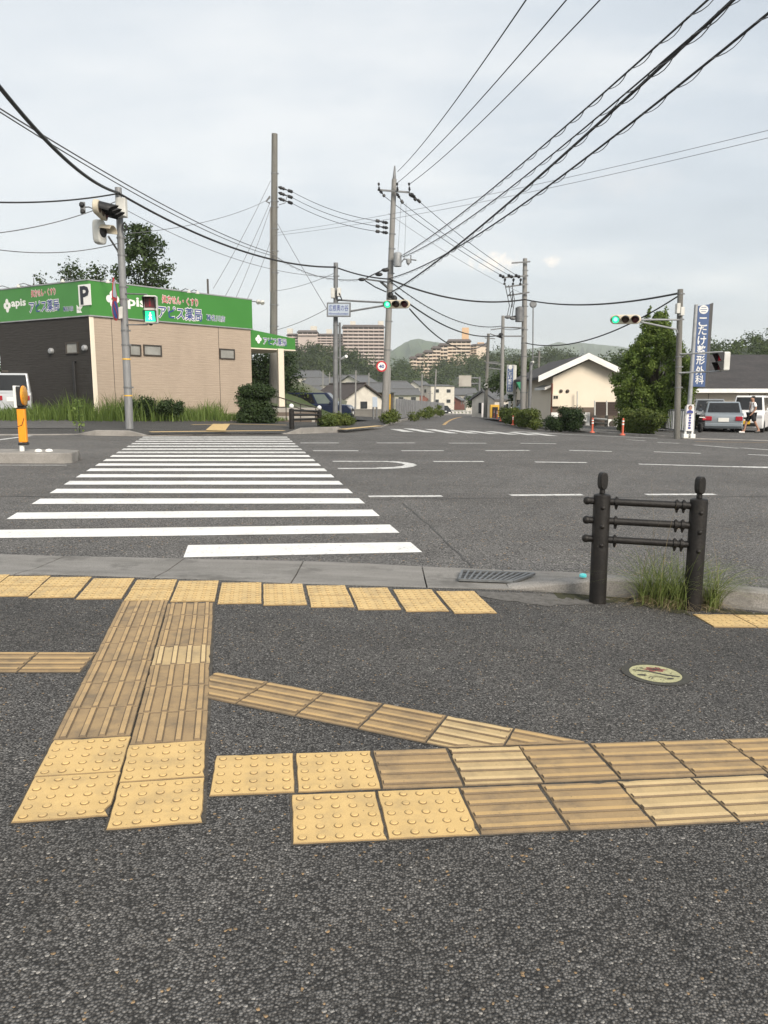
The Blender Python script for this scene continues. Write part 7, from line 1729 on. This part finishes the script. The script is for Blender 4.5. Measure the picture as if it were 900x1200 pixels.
# ---- wooded hills
def wooded(name, label, top, vbase, Y0, Y1, crowns, cr, mat, leaf, dens, y_out=40, lo=.2, hi=.8):
    """slope rising from row vbase at distance Y0 to the outline 'top' at distance Y1, covered in crowns"""
    us = [p[0] for p in top]; vs = [p[1] for p in top]; n = 36; mb = MB(); m_ = 8
    def surfp(u, f):
        v = np.interp(u, us, vs); Y = Y0+(Y1-Y0)*f; zb_, zt_ = zat(vbase, Y0), P(u, v, Y1).z-cr*1.3
        return V(xat(u, v, Y1)*(.35+.65*f) if False else P(u, v, Y1).x*(Y/Y1), Y, zb_+(zt_-zb_)*f**.85)
    for i in range(n+1):
        u = us[0]+(us[-1]-us[0])*i/n
        for j in range(m_+1): mb.v.append(tuple(surfp(u, j/m_)))
        q = surfp(u, 1); mb.v.append((q.x, q.y+y_out, q.z-12))
    k = m_+2
    mb.f = [(i*k+j, (i+1)*k+j, (i+1)*k+j+1, i*k+j+1) for i in range(n) for j in range(k-1)]; mb.m = [0]*len(mb.f)
    structure(mb.build(name, 'hill', smooth=True))
    cs, ns, ss, sh = [], [], [], []
    for i in range(crowns):
        u = rng.uniform(us[0], us[-1]); f = rng.random()**.6; p = surfp(u, f); r = cr*rng.uniform(.65, 1.25); b0 = rng.uniform(lo, hi)
        for q in range(5):
            o = rng.normal(size=3)*[r*.5, r*.4, r*.35]; rr = r*rng.uniform(.4, .65); c = np.array(p)+o+[0, 0, r*.35]; kk = int(dens)
            pt, d = clump_points(c, rr, kk, .8, .6); cs.append(pt); ns.append(d+rng.normal(size=d.shape)*.6+[0, 0, .3]); ss.append(cr*.085*(.6+.8*rng.random(kk))); sh.append(np.clip(b0+rng.normal()*.12+(rng.random(kk)-.5)*.35, 0, 1))
    o = leaves(name+'_trees', np.concatenate(cs), np.concatenate(ns), np.concatenate(ss), leaf, None, np.concatenate(sh), .8)
    tag(o, label, 'woodland', None, 'stuff')
wooded('wooded_knoll', 'dark wooded knoll below the tall apartment slab', ((288, 425), (300, 415), (322, 408), (340, 402), (368, 397), (392, 399), (415, 404), (432, 414), (446, 426), (462, 440)), 470, 330, 420, 130, 5.2, None, 'lf_wood', 44)
wooded('wooded_gap', 'paler wood between the knoll and the terraced apartments', ((446, 434), (456, 420), (466, 414), (480, 421), (492, 426), (505, 434), (525, 445)), 468, 380, 500, 60, 5.6, None, 'lf_wood2', 40)
wooded('wooded_ridge', 'long wooded ridge behind the farmhouses and clinic', ((500, 444), (508, 430), (520, 418), (540, 414), (562, 411), (590, 406), (618, 403), (640, 401), (655, 404), (675, 409), (700, 414), (730, 417), (780, 410)), 472, 370, 520, 220, 6.0, None, 'lf_wood', 42, lo=.3, hi=.9)
wooded('wooded_hillside', 'wooded hillside rising behind the clinic wing', ((700, 420), (760, 408), (800, 402), (830, 398), (850, 393), (875, 389), (900, 386), (960, 378), (1040, 372)), 440, 150, 220, 110, 3.0, None, 'lf_wood2', 50)
cl = [(rng.normal()*1.0, rng.normal()*.8, rng.uniform(1.0, 4.2), rng.uniform(.5, .9)) for _ in range(30)]
b = P(607, 489, 62); bushy('broad_tree', 'broad dark tree behind the small blue clinic sign', 'tree', b, cl, 420, .11, 'lf_tree', None, limbs(5, cl, .2), .85, .3)
cl = [(rng.normal()*1.6, rng.normal()*1.0, rng.uniform(.8, 2.6), rng.uniform(.5, .9)) for _ in range(16)]
b = P(563, 480, 140); bushy('round_tree', 'round garden tree beside the gantry post', 'tree', b, cl, 300, .16, 'lf_tree', None, limbs(3, cl, .2), .85, .3)
# ---- mountains
def mountain(name, pts, Y, depth=900):
    us = np.linspace(pts[0][0], pts[-1][0], 70); vs = np.interp(us, [p[0] for p in pts], [p[1] for p in pts]); mb = MB(); m_ = 14
    for i, (u, v) in enumerate(zip(us, vs)):
        top = P(u, v, Y); w = math.sin(u*.9)*.5+math.sin(u*2.3+1)*.3
        for j in range(m_+1):
            f = j/m_; y = Y-depth*(1-f)*(1+.12*math.sin(u*.35+3*f)); z = -40+(top.z+40)*f**(.8+.25*math.sin(u*.55))
            mb.v.append((top.x*(y/Y)+ (1-f)*60*math.sin(u*.4), y, z+(9*w*f*(1-f)*2)+(rng.normal()*.7)))
        mb.v.append((top.x, Y+depth, -60))
    k = m_+2; mb.f = [(i*k+j, (i+1)*k+j, (i+1)*k+j+1, i*k+j+1) for i in range(len(us)-1) for j in range(k-1)]; mb.m = [0]*len(mb.f)
    structure(mb.build(name, 'mount', smooth=True))
mountain('near_mountain', ((425, 424), (445, 419), (456, 413), (465, 407), (475, 401), (484, 398), (490, 396.8), (500, 399), (512, 401), (530, 403), (560, 408), (600, 416)), 2400)
mountain('far_mountain', ((560, 418), (585, 408), (610, 409), (630, 408), (643, 404), (654, 400.5), (664, 403), (676, 401.5), (690, 402.5), (710, 404.5), (740, 408), (800, 416)), 3200)

# ================================================================ overhead wires
def wire(label, a, b, sag, r, mat='wire', group='overhead wires', n=26, wob=0, ext=0, spiral=0):
    a, b = P(*a), P(*b)
    if ext: a = a+(a-b).normalized()*ext
    pts = []
    for i in range(n+1):
        t = i/n; p = a.lerp(b, t); p.z -= sag*4*t*(1-t); pts.append(p)
    mb = MB(); mb.tube(pts, r, 6)
    o = mb.build('overhead_wire', mat, smooth=True); tag(o, label, 'overhead wire', group)
    if spiral:
        d = (b-a).normalized(); s = d.orthogonal().normalized(); q = d.cross(s); L_ = (b-a).length; k = int(L_/spiral*8); pp = []
        for i in range(k+1):
            t = i/k; p = a.lerp(b, t); p.z -= sag*4*t*(1-t)+.03; ph_ = i/8*6.283; pp.append(p+(s*math.cos(ph_)+q*math.sin(ph_))*(r+.018))
        mb = MB(); mb.tube(pp, .008, 4); mb.build('spiral_hanger', 'wire_l', o)
    return o
wire('thick black cable dropping from overhead to the pharmacy signal pole', (-10, 90, 14), (139, 226, 23.8), .35, .042)
wire('thick black cable from the pharmacy signal pole to the place-name pole', (140, 227, 23.8), (393, 313, 33.4), .55, .036)
wire('thick black cable from the place-name pole to the junction pole', (393, 313, 33.4), (456, 327, 38.2), .1, .034)
wire('thick black cable from the junction pole past the stacked-crossarm pole', (456, 327, 38.2), (615, 351, 43.2), .5, .042)
wire('thick black cable from the stacked-crossarm pole to the clinic signal pole', (615, 351, 43.2), (796, 343.5, 28.2), .35, .036)
wire('pale twin cable passing over the pharmacy roof, upper strand', (-10, 121, 17), (321, 297, 41.5), .35, .018, 'wire_l')
wire('pale twin cable passing over the pharmacy roof, lower strand', (-10, 125, 17), (321, 300, 41.5), .4, .016, 'wire_l')
wire('pale cable with loops from the tall bare pole to the junction pole', (321, 299, 41.5), (427, 327, 36.5), .45, .018, 'wire_l', spiral=.5)
wire('dark wire running to the pharmacy signal pole from beyond the frame, highest of three', (-20, 236.5, 20), (137, 227, 23.8), .1, .022)
wire('thin wire crossing behind the end-on signal head, middle of three', (-20, 275, 20), (136, 236, 23.8), .15, .012, 'wire_l')
wire('thin wire crossing behind the signal pods, lowest of three', (-20, 290, 20), (139, 285, 23.8), .2, .012, 'wire_l')
wire('thin wire sagging from the pharmacy signal pole to the place-name pole', (146, 245, 23.8), (391, 324, 33.4), .5, .010, 'wire_l')
wire('thin wire from the pharmacy signal pole rising to the tall bare pole', (146, 274, 23.8), (318, 232, 41.5), .3, .010, 'wire_l')
for (v0, u1, v1, lab) in ((212, 250, 338, 'highest'), (236, 264, 347, 'second'), (243, 276, 350, 'third'), (282, 289, 352, 'lowest')):
    wire(f'service drop from the tall bare pole to the pharmacy roof, {lab} on the pole', (317, v0, 41.5), (u1, v1, 38), .15, .013, 'wire_l')
wire('steel guy wire slanting from the tall bare pole to the place-name pole', (323, 258, 41.5), (383, 362, 33.4), .05, .014, 'wire_l')
for k, lab in enumerate(('top', 'middle', 'bottom')):
    wire(f'{lab} high-voltage wire between the tall bare pole and the junction pole', (343, 225+6.8*k, 41.5), (440, 258.5+6.2*k, 38.2), .2, .013)
wire('upper thin wire from the tall bare pole rising across the sky over the clinic', (322, 273, 41.5), (960, 138, 20), .25, .007, 'wire_l', n=40)
wire('lower thin wire from the tall bare pole rising across the sky over the clinic', (322, 276, 41.5), (960, 147, 20), .3, .007, 'wire_l', n=40)
wire('thin wire between the tall bare pole and the place-name pole top', (322, 341, 41.5), (392, 320, 33.4), .12, .010, 'wire_l')
wire('thin wire from low on the tall bare pole to the place-name sign', (322, 387, 41.5), (383, 362, 33.4), .1, .012, 'wire_l')
wire('high-voltage wire overhead from the spiked junction pole, first of three', (607, -4, 15), (466, 201, 38.1), .35, .014, ext=8)
wire('high-voltage wire overhead from the spiked junction pole, second of three', (652, -4, 15), (466, 214, 38.1), .35, .014, ext=8)
wire('high-voltage wire overhead from the spiked junction pole, third of three', (690, -4, 15), (481, 215, 38.1), .35, .014, ext=8)
wire('bundled cable with spiral hangers overhead, reaching the transformer', (812, -3, 11), (470, 300, 38.1), .35, .017, ext=6, spiral=.9)
wire('second bundled cable overhead, alongside the spiral-hung one', (830, -3, 11), (472, 301, 38.1), .55, .016, ext=6, spiral=1.1)
wire('thickest black cable overhead, ending low on the junction pole', (834, 0, 11.2), (456, 344, 38.2), .45, .029, ext=6, spiral=1.0)
wire('black cable overhead nearest the clinic side, looping to the junction pole', (875, -3, 11), (457, 326, 38.2), .75, .021, ext=6, spiral=1.0)
for k, (a, b) in enumerate((((451, 230.5), (588, 323)), ((472.5, 238.5), (597, 322.8)), ((493, 237.5), (605, 322.5)))):
    wire(f'high-voltage wire from the junction pole down the far street, {ordn[k]} of three', (a[0], a[1], 38.2), (b[0], b[1], 42.9), .15, .014)
wire('thin signal wire with a tag from the junction pole to the stacked-crossarm pole', (455, 250, 38.3), (612, 344, 43.2), .2, .009, 'wire_l')
wire('spiral-hung cable from the junction pole down the far street', (459, 331, 38.3), (588, 382, 57), .75, .026, spiral=.6)
wire('dark cable from the junction pole to the slimmer pole behind', (463, 343, 38.1), (587, 392.5, 57.7), .8, .04)
wire('dark cable under the traffic light toward the leaning pole', (480, 362, 38), (571, 401, 65.8), 1.2, .035)
wire('slack black cable from the stacked-crossarm pole to the clinic traffic light', (616, 402, 43.2), (797, 345.5, 28.2), .75, .028)
wire('thin wire on the slimmer pole side of the far street', (589, 385, 57.7), (614, 384, 43.3), .1, .02)
wire('thin vertical stay hanging beside the junction pole', (470, 238, 38), (466, 300, 38), 0, .008, 'wire_l', n=3)
wire('second thin vertical stay hanging beside the junction pole', (476, 238, 38), (474, 305, 38), 0, .008, 'wire_l', n=3)

# ---------------------------------------------------------------- haze
mb = MB(); mb.box((0, 0, 93), (9400, 9600, 320)); hz = mb.build('haze', 'earth')
m = bpy.data.materials.new('haze_air'); m.use_nodes = True; N, L = m.node_tree.nodes, m.node_tree.links; N.remove(N['Principled BSDF'])
pv = N.new('ShaderNodeVolumePrincipled'); pv.inputs['Color'].default_value = (.94, .97, 1, 1); pv.inputs['Density'].default_value = .00019; pv.inputs['Anisotropy'].default_value = .2
L.new(pv.outputs[0], N['Material Output'].inputs['Volume']); hz.data.materials[0] = m; tag(hz, None, None, None, 'stuff'); hz['label'] = 'faint haze in the air toward the mountains'
